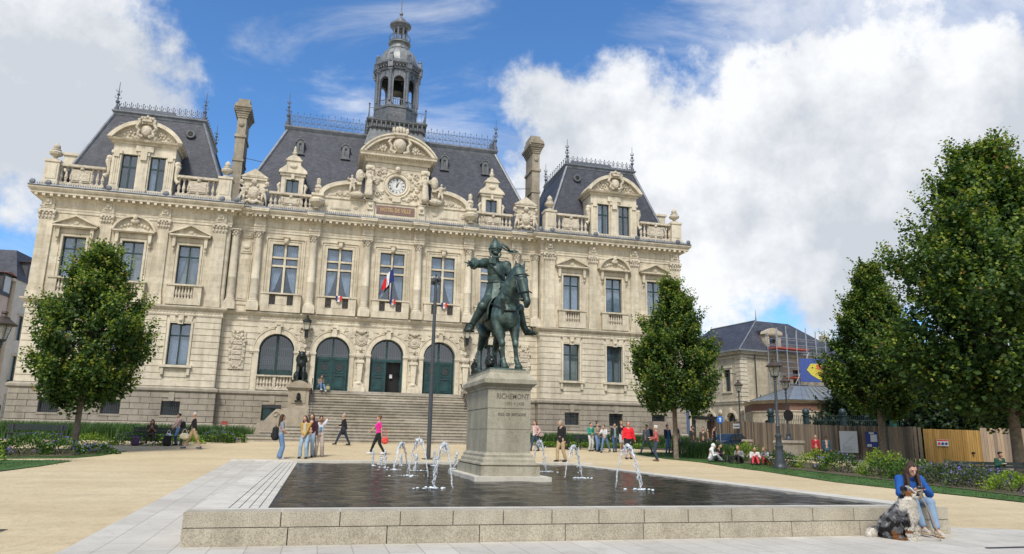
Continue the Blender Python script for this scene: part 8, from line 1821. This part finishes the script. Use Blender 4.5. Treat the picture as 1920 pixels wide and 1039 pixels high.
person(-1.61, -16.69, 1.77, R(-88), "woman in bright pink t-shirt and black leggings walking with a coral bag", (.78, .02, .32), 'short', BLK, hair=(.14, .07, .03), hs='bun', shoes=(.6, .62, .66), feet=((-.10, -.34), (.10, .28)), lift=(0, .04), hands=((-.26, -.44, 1.0), (.24, .1, .92)), fat=1.08)
bag(-1.32, -16.85, 1.18, R(5), (.62, .07, .06), "coral red shoulder bag on the woman in pink", .17, .34, "shoulder_bag", .38)
person(-9.98, -14.83, 1.66, R(-75), "grey haired man in black sweater and khaki shorts walking left with a white bag", BLK, 'long', KHK, True, hair=(.45, .44, .42), shoes=(.05, .07, .12), feet=((-.10, -.36), (.10, .36)), lift=(0, .05), hands=((-.24, -.22, .86), (.22, .1, .84)), lean=.06)
bag(-10.35, -14.95, 1.22, R(15), (.60, .54, .40), "cream cloth bag carried by the man in khaki shorts", .22, .30, "tote_bag", .15)
person(-11.16, -12.0, 1.52, R(-65), "person in pale pink hoodie and jeans wearing a black backpack beside the bench", (.50, .34, .32), 'long', JEAN, hair=BLK, hs='bun', hands=((-.2, -.3, .95), (.15, -.28, .98)), hood='down', wide=.01)
backpack(-10.95, -11.9, 1.65, R(-65), BLK, "small black backpack worn by the person in the pink hoodie", .85)
bag(-11.5, -12.3, 1.15, 0, (.62, .64, .68), "white plastic bag held by the person in the pink hoodie", .15, .34, "plastic_bag", .12)
backpack(-11.45, -12.75, .86, R(150), BLK, "black backpack on the ground by the bench's end", 1.05)
backpack(-12.85, -12.80, .86, R(190), (.10, .05, .13), "purple and navy backpack on the ground at the bench's left end", .95)
person(-12.25, -12.42, 1.62, R(4), "dark haired woman in dark clothes sitting on the bench reading her phone", (.05, .035, .035), 'short', (.035, .03, .035), hair=BLK, hs='long', skin=SKIND, sit=.40, seat_feet=((-.16, -.40, .10), (.18, -.52, .22)), hands=((-.06, -.30, .86), (.08, -.32, .86)), lean=.22, head=(0, 1), shoes=WHT, z=.86)
person(-4.46, -2.72, 1.6, R(25), "person in tan jacket and jeans sitting on the top step by the green door", (.24, .19, .14), 'long', JEAN, hair=BLK, sit=.06, seat_feet=((-.12, -.48, .0), (.14, -.62, -.10)), hands=((-.05, -.32, .46), (.08, -.32, .46)), lean=.2, head=(0, 1), shoes=WHT, z=4.40, skin=SKIND)
bag(-3.95, -2.6, 4.37, 0, (.35, .33, .16), "small yellow bag on the top step beside the sitting person", .15, .3, "paper_bag", .1)
# right of the pedestal
person(7.34, -12.46, 1.62, R(-60), "woman in pink jacket and dark jeans walking out from behind the pedestal", (.58, .36, .36), 'long', JEAND, hair=(.07, .04, .025), hs='tail', feet=((-.1, -.25), (.1, .2)), hands=((-.15, -.2, 1.2), (.24, -.02, 1.0)), open_=(.6, .6, .6))
bag(7.62, -12.6, 1.65, R(-20), (.30, .24, .22), "grey brown handbag on the pink jacket woman's hip", .2, .24, "handbag", .4)
person(6.51, -19.51, 1.85, R(-70), "tall man in black jacket and khaki trousers standing at the basin's far edge", BLK, 'long', KHK, hair=(.30, .26, .22), feet=((-.12, -.14), (.12, .14)), hands=((-.22, -.06, .86), (.24, .0, .84)), wide=.015, coat=.05, hood='down', fat=1.05, head=(0, 1))
person(9.5, -10.8, 1.5, R(70), "child in black bending down behind the tall man's legs", BLK, 'long', BLK, hair=BLK, lean=.3, feet=((-.1, -.3), (.1, .3)), sit=.38, seat_feet=((-.1, -.35, .09), (.1, .2, .09)), hands=((-.1, -.35, .5), (.1, -.3, .5)))
person(10.85, -11.9, 1.58, R(15), "boy in turquoise sweatshirt and pale trousers", (.02, .28, .22), 'long', (.50, .50, .48), hair=BLK, hands=((-.1, -.25, 1.1), (.2, -.2, 1.0)), wide=.02)
person(11.15, -12.18, 1.60, R(20), "boy in tan jacket between the turquoise sweatshirt and the pale grey hoodie", (.30, .24, .17), 'long', JEAN, hair=BLK, feet=((-.15, -.12), (.13, .12)), hands=((-.1, -.28, 1.15), (.15, -.26, 1.2)))
person(11.5, -11.25, 1.68, R(10), "tallest boy in dark top and cap behind the embracing boys", NAVY, 'long', JEAND, hair=BLK, hs='curly', feet=((-.12, 0), (.12, 0)))
person(11.30, -12.97, 1.50, R(-55), "boy in pale grey hoodie and jeans leaning forward with outstretched arms", (.55, .56, .58), 'long', JEAN, hair=BR, hood='down', lean=.22, feet=((-.15, -.18), (.13, .42)), lift=(0, .02), hands=((-.15, -.46, 1.25), (.15, -.44, 1.2)))
person(12.1, -12.46, 1.60, R(-10), "boy in black jacket with grey panel, walking beside the boys", (.025, .03, .03), 'long', (.05, .09, .17), hair=BLK, open_=(.2, .3, .3), feet=((-.1, -.15), (.12, .2)))
person(12.95, -11.44, 1.70, R(5), "curly blond boy in black top and pale shorts", BLK, 'long', (.45, .52, .55), True, hair=(.35, .20, .08), hs='curly', shoes=WHT, feet=((-.12, -.1), (.12, .15)))
person(13.0, -12.2, 1.62, R(-15), "dark haired boy in navy top and light shorts left of the man in red", NAVY, 'long', (.45, .46, .48), True, hair=BLK, shoes=WHT, feet=((-.12, -.12), (.12, .15)))
person(10.75, -17.44, 1.80, R(-8), "bald bearded heavy man in bright red sweater and black shorts", (.72, .015, .03), 'long', BLK, True, hs='bald', skin=simple("ruddy_skin", (.55, .24, .18), .5, .06), hands=((-.33, -.08, .86), (.33, -.06, .84)), fat=1.32, feet=((-.13, -.05), (.13, .08)))
person(13.27, -14.2, 1.60, R(-72), "man in grey blue jacket and jeans striding with dark backpack and blue bag", (.14, .17, .23), 'long', (.09, .12, .15), hair=(.06, .05, .04), feet=((-.1, -.42), (.1, .38)), lift=(0, .05), hands=((-.2, -.2, .95), (.24, .05, .85)))
backpack(13.55, -14.1, 1.75, R(-72), (.02, .03, .04), "dark backpack worn by the striding man", .9)
person(11.72, -18.58, 1.68, R(-120), "white haired woman in rose knitted sweater and jeans seen from behind", (.42, .10, .10), 'long', JEAND, hair=(.62, .62, .62), hs='curly', hands=((-.2, -.28, 1.18), (.2, -.22, 1.1)), fat=1.15, shoes=(.12, .07, .04), feet=((-.1, 0), (.1, .06)))
person(15.13, -13.02, 1.60, R(10), "boy in black jacket over blue shirt near the maple trunk", (.02, .025, .04), 'long', (.08, .15, .30), hair=BLK, open_=(.02, .12, .42), hands=((-.25, -.12, .9), (.26, -.08, .84)))
person(15.55, -13.29, 1.70, R(-85), "fair haired boy in black t-shirt side on, just left of the maple trunk", BLK, 'short', BLK, hair=(.25, .13, .05), feet=((-.1, -.12), (.1, .14)))
person(16.5, -11.6, 1.60, R(30), "figure in grey blue top half hidden right of the maple trunk", (.10, .13, .18), 'long', BLK, hair=BLK)
person(17.4, -11.8, 1.62, R(20), "person in dark camouflage jacket, left of the walkers beyond the trunk", (.05, .05, .035), 'long', (.04, .04, .05), hair=BLK, skin=SKIND)
person(18.35, -11.4, 1.58, R(-40), "walker with pinkish scarf between the dark jackets beyond the trunk", (.07, .06, .045), 'long', (.03, .03, .04), hair=BR)
person(19.2, -11.2, 1.72, R(80), "walker with white shoulder bag and black jacket, rightmost beyond the trunk", BLK, 'long', BLK, hair=BLK, open_=(.6, .6, .6), feet=((-.1, -.2), (.1, .2)))
person(24.8, -.6, 1.68, R(-10), "lone walker in dark jacket with tan scarf in front of the hoarding", (.03, .022, .02), 'long', (.025, .018, .018), hair=BLK, open_=(.35, .18, .1))
person(24.9, -13.2, 1.62, R(-30), "walker in dark red coat beside a companion in teal, in front of the hoarding", (.35, .02, .035), 'long', BLK, hair=(.2, .16, .14), coat=.2, z=.42)
person(25.5, -13.4, 1.58, R(150), "walker in teal blue jacket beside the red coat", (.03, .08, .12), 'long', NAVY, hair=BR, hs='tail', coat=.08, z=.42)
# sitting on the grass
gs = [((14.45, -18.9), R(60), "student with white hood up and black vest sitting on the grass edge", WHT, GRY, BLK, 'up'), ((15.1, -18.4), R(35), "dark haired student in black sitting behind the white hood", BLK, BLK, BLK, None), ((15.75, -19.5), R(-60), "student in grey sweater eating, sitting on the grass", (.20, .21, .22), BLK, (.25, .14, .07), None), ((16.3, -19.9), R(-30), "student with dark ponytail in white shirt sitting on the grass", (.6, .58, .6), (.55, .05, .07), BLK, None), ((17.2, -19.6), R(-80), "child in pale blue shirt with red trousers, rightmost on the grass", (.55, .60, .68), (.55, .05, .07), (.3, .2, .1), None)]
for (x, y), rz, lb, tp, lg, hr_, hd in gs:
    person(x, y, 1.62, rz, lb, tp, 'long', lg, hair=hr_, hs='tail' if 'pony' in lb or 'grey' in lb else 'short', sit=.02, seat_feet=((-.14, -.62, .10), (.16, -.50, .10)), hands=((-.10, -.40, .42), (.14, -.34, .46)), lean=.24, head=(0, 1), hood=hd, z=gz(y, x)+.02, group="students sitting on the lawn edge")
backpack(15.3, -19.35, gz(-19.3)+.02, R(60), BLK, "black backpack lying between the students on the grass", .8)
person(25.3, -25.15, 1.72, R(-12), "dark haired man in green sweater reading on the bench at the right edge", (.012, .07, .045), 'long', NAVY, hair=BLK, hs='curly', skin=SKIND, sit=.42, seat_feet=((-.14, -.45, .1), (.16, -.45, .1)), hands=((-.08, -.30, .80), (.10, -.30, .80)), lean=.2, head=(0, 1))
t = thing("book", "small open pale book in the reading man's hands", "book", (25.22, -25.5, gz(-25.1, 25.3)+.82), R(-12)); m = MB(); m.box(-.09, 0, -.06, .06, 0, .015); m.box(.002, .09, -.06, .06, .004, .018); m.build("pages", cloth(WHT), t)
# ---------------------------------------------------------------- seated woman with phone, and her dog
wx, wy = 6.33, -40.27
wo = thing("person", "long haired woman in bright blue sweatshirt and jeans sitting on the basin wall, looking at her phone", "person", (wx, wy, 0), R(-14))
wo['label'] = "woman in bright blue sweatshirt and jeans sitting on the basin wall with her phone"
HS = BZ; V = Vector
hip = [V((-.10, .10, HS+.11)), V((.10, .10, HS+.11))]; kn = [V((-.14, -.33, .56)), V((.13, -.36, .58))]; an_ = [V((-.05, -.40, .15)), V((.13, -.50, .12))]
shd = [V((-.19, .02, .97)), V((.19, .02, .97))]; el = [V((-.27, -.12, .73)), V((.29, -.10, .72))]; wr = [V((-.09, -.28, .80)), V((.10, -.28, .81))]
hc = V((-.01, -.12, 1.155)); SK = simple("woman_skin", (.52, .30, .22), .5, .05, 9)
T3 = tuple
bd = [('e', T3(hc), (.078, .092, .112)), ('e', T3(hc+V((0, -.045, -.062))), (.052, .05, .052)), ('e', T3(hc+V((0, -.066, -.094))), (.024, .022, .020)), ('c', T3(hc+V((0, -.088, .012))), .010, T3(hc+V((0, -.110, -.028))), .015), ('e', T3(hc+V((0, -.080, -.06))), (.026, .014, .008)), ('e', T3(hc+V((-.033, -.076, .012))), (.020, .012, .008)), ('e', T3(hc+V((.033, -.076, .012))), (.020, .012, .008)), ('e', T3(hc+V((0, -.078, .03))), (.055, .014, .010)),
      ('c', T3(hc+V((0, .03, -.07))), .048, (0, .02, .98), .058), ('c', (0, .03, .93), .10, (0, .08, .70), .11), ('c', (0, .08, .70), .11, (0, .1, HS+.12), .13)]
for i in (0, 1):
    bd += [('c', T3(hip[i]), .09, T3(kn[i]), .06), ('c', T3(kn[i]), .058, T3(an_[i]), .040), ('c', T3(shd[i]), .05, T3(el[i]), .042), ('c', T3(el[i]), .04, T3(wr[i]), .026), ('c', T3(an_[i]), .036, T3(an_[i]+V((0, -.10, -.06))), .028)]
PH = V((0.0, -.345, .845))
def tilt(L_, a=R(26)):
    out = []
    for p in L_:
        q = list(p)
        for i in ((1, 3) if p[0] == 'c' else (1,)):
            d = V(p[i])-hc
            if d.z > -.10: q[i] = T3(hc+V((d.x, d.y*math.cos(a)-d.z*math.sin(a), d.y*math.sin(a)+d.z*math.cos(a))))
        if p[0] == 'e' and len(p) == 3: q.append((a, 0, 0))
        out.append(tuple(q))
    return out
bd = tilt(bd[:8])+bd[8:]        # phone centre
# hands: palms under / beside the phone with five separate fingers
for i, s in ((0, -1), (1, 1)):
    w0 = wr[i]; pm = PH+V((s*.052, .030, -.022)); bd += [('c', T3(w0), .024, T3(pm), .026), ('e', T3(pm), (.024, .034, .022))]
    for q in range(4):
        a = pm+V((0, -.030+.018*q-.01, -.006)); b_ = a+V((-s*.030, -.006, -.012)); c_ = b_+V((-s*.022, -.002, .014)); L0 = (.9, 1.0, .95, .8)[q]
        bd += [('c', T3(a), .0085, T3(a+(b_-a)*L0), .008), ('c', T3(a+(b_-a)*L0), .008, T3(a+(b_-a)*L0+(c_-b_)*L0), .0065)]
    bd += [('c', T3(pm+V((0, .015, .012))), .011, T3(pm+V((-s*.018, -.004, .036))), .009), ('c', T3(pm+V((-s*.018, -.004, .036))), .009, T3(pm+V((-s*.038, -.018, .034))), .007)]
fuse("body", bd, SK, wo, .0062, 2)
SW = Mat("blue_sweatshirt", .95, 0, .2); SW.color(SW.mix(SW.noise(5, 4), (.014, .065, .27), (.028, .12, .40))); SW.bump(SW.ma('ADD', SW.noise(6, 4, .6), SW.ma('MULTIPLY', SW.noise(120, 2), .15)), .8, .03); SW = SW.m
fuse("sweatshirt", [('c', (-.12, .03, .95), .085, (.12, .03, .95), .085), ('e', (0, .03, .84), (.18, .125, .17)), ('e', (0, .08, .70), (.175, .135, .13)), ('e', (0, .10, .62), (.185, .15, .09)), ('c', (-.04, -.02, 1.0), .06, (.04, -.02, 1.0), .06)]+sum([[('c', T3(shd[i]), .082, T3(el[i]), .072), ('e', T3(el[i]+V((0, .01, -.01))), (.072, .075, .07)), ('c', T3(el[i]), .068, T3(el[i].lerp(wr[i], .80)), .046), ('c', T3(el[i].lerp(wr[i], .80)), .040, T3(el[i].lerp(wr[i], .93)), .036)] for i in (0, 1)], []), SW, wo, .010, 2)
DN = Mat("washed_denim", .9, 0, .2); DN.color(DN.mix(DN.ma('MULTIPLY', DN.noise(4, 5, .6), 1.0), (.12, .20, .33), (.30, .41, .53))); DN.bump(DN.noise(7, 5, .6), .6, .02); DN = DN.m
fuse("jeans", [('e', (0, .10, HS+.10), (.19, .16, .10))]+sum([[('c', T3(hip[i]), .105, T3(kn[i]), .088), ('e', T3(kn[i]+V((0, .0, .01))), (.085, .09, .08)), ('c', T3(kn[i]), .082, T3(kn[i].lerp(an_[i], .86)), .062)] for i in (0, 1)], []), DN, wo, .010, 2)
HAIRM = Mat("brown_hair", .5, 0, .4); HAIRM.color(HAIRM.mix(HAIRM.noise(14, 4, .6, HAIRM.vec((6, 6, .6))), (.022, .012, .008), (.10, .052, .03))); HAIRM.bump(HAIRM.noise(30, 3, .6, HAIRM.vec((5, 5, .4))), .8, .02); HAIRM = HAIRM.m
fuse("hair", tilt([('e', T3(hc+V((0, .030, .038))), (.093, .098, .098)), ('c', T3(hc+V((0, -.045, .095))), .028, T3(hc+V((0, .06, .09))), .05), ('c', T3(hc+V((-.075, .0, .03))), .030, T3(hc+V((-.10, .02, -.12))), .028), ('c', T3(hc+V((-.095, .0, -.12))), .034, T3(hc+V((-.10, -.04, -.30))), .026), ('c', T3(hc+V((.078, .0, .03))), .030, T3(hc+V((.105, .02, -.12))), .028), ('c', T3(hc+V((.10, .0, -.12))), .034, T3(hc+V((.11, -.04, -.33))), .028), ('c', T3(hc+V((.085, .03, -.08))), .04, T3(hc+V((.13, .02, -.34))), .022), ('c', T3(hc+V((-.08, .04, -.05))), .05, T3(hc+V((-.10, .08, -.28))), .035), ('c', T3(hc+V((.06, .06, -.05))), .055, T3(hc+V((.09, .10, -.30))), .04), ('c', T3(hc+V((0, .08, -.02))), .06, T3(hc+V((0, .13, -.28))), .05)]), HAIRM, wo, .009, 2)
m = MB()
for s in (-1, 1): m.ball(T3(hc+V((s*.033, -.080, -.035))), .009, 8, 6, (1.2, .5, .5))
m.build("eyes", cloth((.03, .02, .02)), wo)
m = MB()
for s in (-1, 1): m.tube([T3(hc+V((s*.018, -.097, -.016))), T3(hc+V((s*.035, -.096, -.011))), T3(hc+V((s*.052, -.084, -.014)))], .0035, 5)
m.build("eyebrows", cloth((.05, .03, .02)), wo)
for i in (0, 1):
    a = an_[i]; sh_ = fuse("shoe", [('c', T3(a+V((0, .03, -.05))), .042, T3(a+V((0, -.15, -.06))), .038), ('c', T3(a+V((0, .01, .0))), .044, T3(a+V((0, .0, -.05))), .046), ('c', T3(a+V((0, -.05, -.03))), .035, T3(a+V((0, -.12, -.05))), .03)], cloth((.50, .44, .38)), wo, .008, 1)
    m = MB(); m.ball(T3(a+V((0, -.06, -.088))), .1, 14, 6, (.55, 1.5, .22)); m.build("sole", cloth((.52, .40, .26)), sh_)
    m = MB(); [m.tube([T3(a+V((-.022, -.05-.02*q, -.008-.012*q))), T3(a+V((0, -.055-.02*q, -.0-.012*q))), T3(a+V((.022, -.05-.02*q, -.008-.012*q)))], .004, 5) for q in range(4)]; m.build("laces", cloth(WHT), sh_)
    m = MB(); m.tube([T3(kn[i].lerp(an_[i], .84)), T3(a+V((0, 0, -.01)))], [.045, .042], 12); m.build("sock", cloth((.09, .055, .045)), wo)
t = thing("phone", "black phone held in the seated woman's hands", "phone", (0, 0, 0)); t.matrix_world = wo.matrix_basis @ Matrix.Translation(PH) @ Matrix.Rotation(R(28), 4, 'X'); m = MB(); m.box(-.075, .075, -.038, .038, -.004, .004); m.build("case", cloth((.01, .01, .012)), t); m = MB(); m.box(-.070, .070, -.034, .034, .0045, .0055); m.build("screen", simple("phone_screen", (.03, .035, .045), .1, .05), t)
t = thing("crossbody_bag", "beige half moon bag on the seated woman's lap", "bag", (0, 0, 0)); t.matrix_world = wo.matrix_basis @ Matrix.Translation((-.02, -.17, .60))
fuse("body", [('e', (0, 0, .08), (.155, .055, .085)), ('c', (-.10, 0, .12), .05, (.14, 0, .17), .04), ('e', (.0, 0, .04), (.11, .05, .06))], cloth((.42, .37, .29)), t, .009, 2); m = MB(); m.tube([(-.10, -.045, .15), (0, -.06, .155), (.10, -.045, .18)], .008, 6); m.build("zip", cloth((.03, .025, .02)), t); m = MB(); m.tube([(.13, 0, .18), (.15, .02, .28), (.18, .12, .40)], .016, 6, sx=.4); m.tube([(-.09, -.05, .13), (-.06, -.06, .02), (0, -.05, -.03)], .014, 6, sx=.4); m.build("strap", cloth((.25, .20, .15)), t)
# dog: seated blue merle shepherd, chest to the viewer's right, head turned right
dg_ = thing("dog", "shaggy grey, white and tan shepherd dog sitting at the woman's feet", "dog", (5.48, -40.92, 0), R(20), None, 1.06)
D = [('e', (0, .16, .20), (.17, .20, .19)), ('c', (0, .14, .26), .165, (0, -.04, .44), .145), ('c', (0, -.04, .44), .15, (0, -.12, .58), .115), ('e', (0, -.12, .42), (.125, .12, .16)), ('c', (0, -.11, .58), .10, (0, -.13, .70), .085),
     ('e', (0, -.14, .76), (.082, .088, .080)), ('c', (0, -.18, .75), .058, (0, -.275, .715), .034), ('e', (0, -.295, .716), (.020, .018, .018)), ('c', (0, -.19, .72), .04, (0, -.27, .695), .024), ('e', (-.052, -.155, .77), (.03, .03, .03)), ('e', (.052, -.155, .77), (.03, .03, .03)),
     ('c', (-.062, -.10, .82), .030, (-.10, -.12, .755), .024), ('c', (.062, -.10, .82), .030, (.10, -.12, .755), .024),
     ('c', (-.085, -.10, .40), .070, (-.085, -.15, .22), .043), ('c', (-.085, -.15, .22), .040, (-.085, -.16, .05), .032), ('e', (-.085, -.195, .025), (.036, .055, .026)), ('c', (.085, -.10, .40), .070, (.085, -.15, .22), .043), ('c', (.085, -.15, .22), .040, (.085, -.16, .05), .032), ('e', (.085, -.195, .025), (.036, .055, .026)),
     ('e', (-.14, .12, .16), (.075, .16, .14)), ('e', (.14, .12, .16), (.075, .16, .14)), ('c', (-.16, .06, .05), .045, (-.16, -.08, .03), .034), ('c', (.16, .06, .05), .045, (.16, -.08, .03), .034),
     ('c', (0, .34, .12), .075, (-.10, .46, .06), .075), ('c', (-.10, .46, .06), .075, (-.24, .44, .045), .04)]
def dcol(p):
    x, y, z = p; h = noise.noise(V((x*9, y*9, z*9)))+.5*noise.noise(V((x*21+3, y*21, z*21)))
    if z > .655:                                       # head: tan cheeks, white blaze and muzzle, dark ears
        if y < -.285 and z > .70: return 3
        if abs(x) < .020 and z > .72: return 2
        if y < -.22 and z < .735: return 2
        if z < .69 and y < -.12: return 2
        if abs(x) > .028 and y < -.135 and z < .772 and z > .69: return 4
        if y > -.15 or z > .80: return 3 if h > -.18 else 0
        return 3 if h > .02 else 0
    if y < -.045+.05*math.sin(z*9) and z > .18 and abs(x+.01) < .10: return 2       # white bib
    if z < .23 and y < -.05 and abs(x) < .13: return 2 if z < .14 or h > -.2 else 4
    if z > .50 and y < -.05: return 2
    if z > .56: return 1 if h > 0 else 0
    if y > .36 and z < .2: return 2 if x < -.12 else 0
    if abs(x) > .15 and z < .16 and y < .06 and h > .05: return 4
    return 3 if h > .10 else (0 if h > -.42 else 1)
FURM = [simple("merle_grey_fur", (.19, .195, .21), .9, .35, 40), simple("pale_grey_fur", (.46, .46, .47), .9, .25, 40), simple("white_fur", (.78, .74, .67), .9, .12, 30), simple("black_fur", (.018, .017, .018), .8, .3, 30), simple("tan_fur", (.30, .13, .045), .9, .25, 30)]
db = fuse("body", D, FURM, dg_, .011, 2)
me = db.data; me.materials.clear(); [me.materials.append(q) for q in FURM]
for p in me.polygons: p.material_index = dcol(p.center)
rs = np.random.RandomState(4); V_ = []; F_ = []; Mi = []
for p in me.polygons:
    c = p.center; n = p.normal; head_ = c.z > .67; foot = c.z < .10
    for q in range(2 if not head_ else 1):
        ln = (.012 if head_ and c.y < -.14 else .03 if foot or head_ else .042)*rs.uniform(.6, 1.3); jit = V(rs.normal(0, .006, 3)); d = (n*.55+V((0, .25 if c.y > 0 else -.05, -.75))+V(rs.normal(0, .18, 3))).normalized(); s = n.cross(d).normalized()*.0038
        b = len(V_); c2 = c+jit; V_ += [T3(c2-s), T3(c2+s), T3(c2+d*ln*.6+s*.8+n*.006), T3(c2+d*ln+n*.002), T3(c2+d*ln*.6-s*.8+n*.006)]; F_.append((b, b+1, b+2, b+3, b+4)); Mi.append(dcol(c2))
mf = bpy.data.meshes.new("fur"); mf.from_pydata(V_, [], F_); [mf.materials.append(q) for q in FURM]; mf.polygons.foreach_set('material_index', Mi); fo = bpy.data.objects.new("fur", mf); link(fo, dg_)
m = MB(); m.ball((0, -.308, .722), .017, 10, 8, (1, .8, .8)); m.build("nose", cloth((.01, .01, .01)), dg_)
m = MB(); [m.ball((s*.036, -.212, .775), .010, 8, 6) for s in (-1, 1)]; m.build("eyes", cloth((.02, .012, .008)), dg_)
m = MB(); m.lathe([(.105, 0), (.108, .012), (.105, .024)], (0, -.115, .60), 18); m.build("collar", cloth((.05, .045, .04)), dg_)
t = thing("dog_lead", "tan dog lead looping from the dog's collar up to the woman", "lead", (0, 0, 0)); m = MB(); Md = dg_.matrix_basis; Mw = wo.matrix_basis
p0 = Md @ V((.02, -.235, .60)); p3 = Mw @ V((-.05, -.30, .76)); pts = [p0, p0+V((.06, -.05, -.16)), p0+V((.16, -.10, -.40)), V((p0.x+.30, p0.y-.10, .05)), V((p0.x+.36, p0.y-.09, .04)), V(((p0.x+.37+p3.x)/2, (p0.y+p3.y)/2-.12, .32)), V((p3.x+.0, p3.y-.14, .60)), p3]
cv = []
for i in range(len(pts)-1):
    a, b_, c_, d_ = pts[max(i-1, 0)], pts[i], pts[i+1], pts[min(i+2, len(pts)-1)]
    for k in range(6): f = k/6; cv.append(.5*((2*b_)+(c_-a)*f+(2*a-5*b_+4*c_-d_)*f*f+(3*b_-a-3*c_+d_)*f**3))
cv.append(pts[-1]); m.tube(cv, .009, 6, sx=.35); m.build("webbing", cloth((.30, .19, .10)), t); m = MB(); m.tube([p0+V((0, 0, .03)), p0-V((0, 0, .05))], .012, 6); m.build("clip", GAL, t)
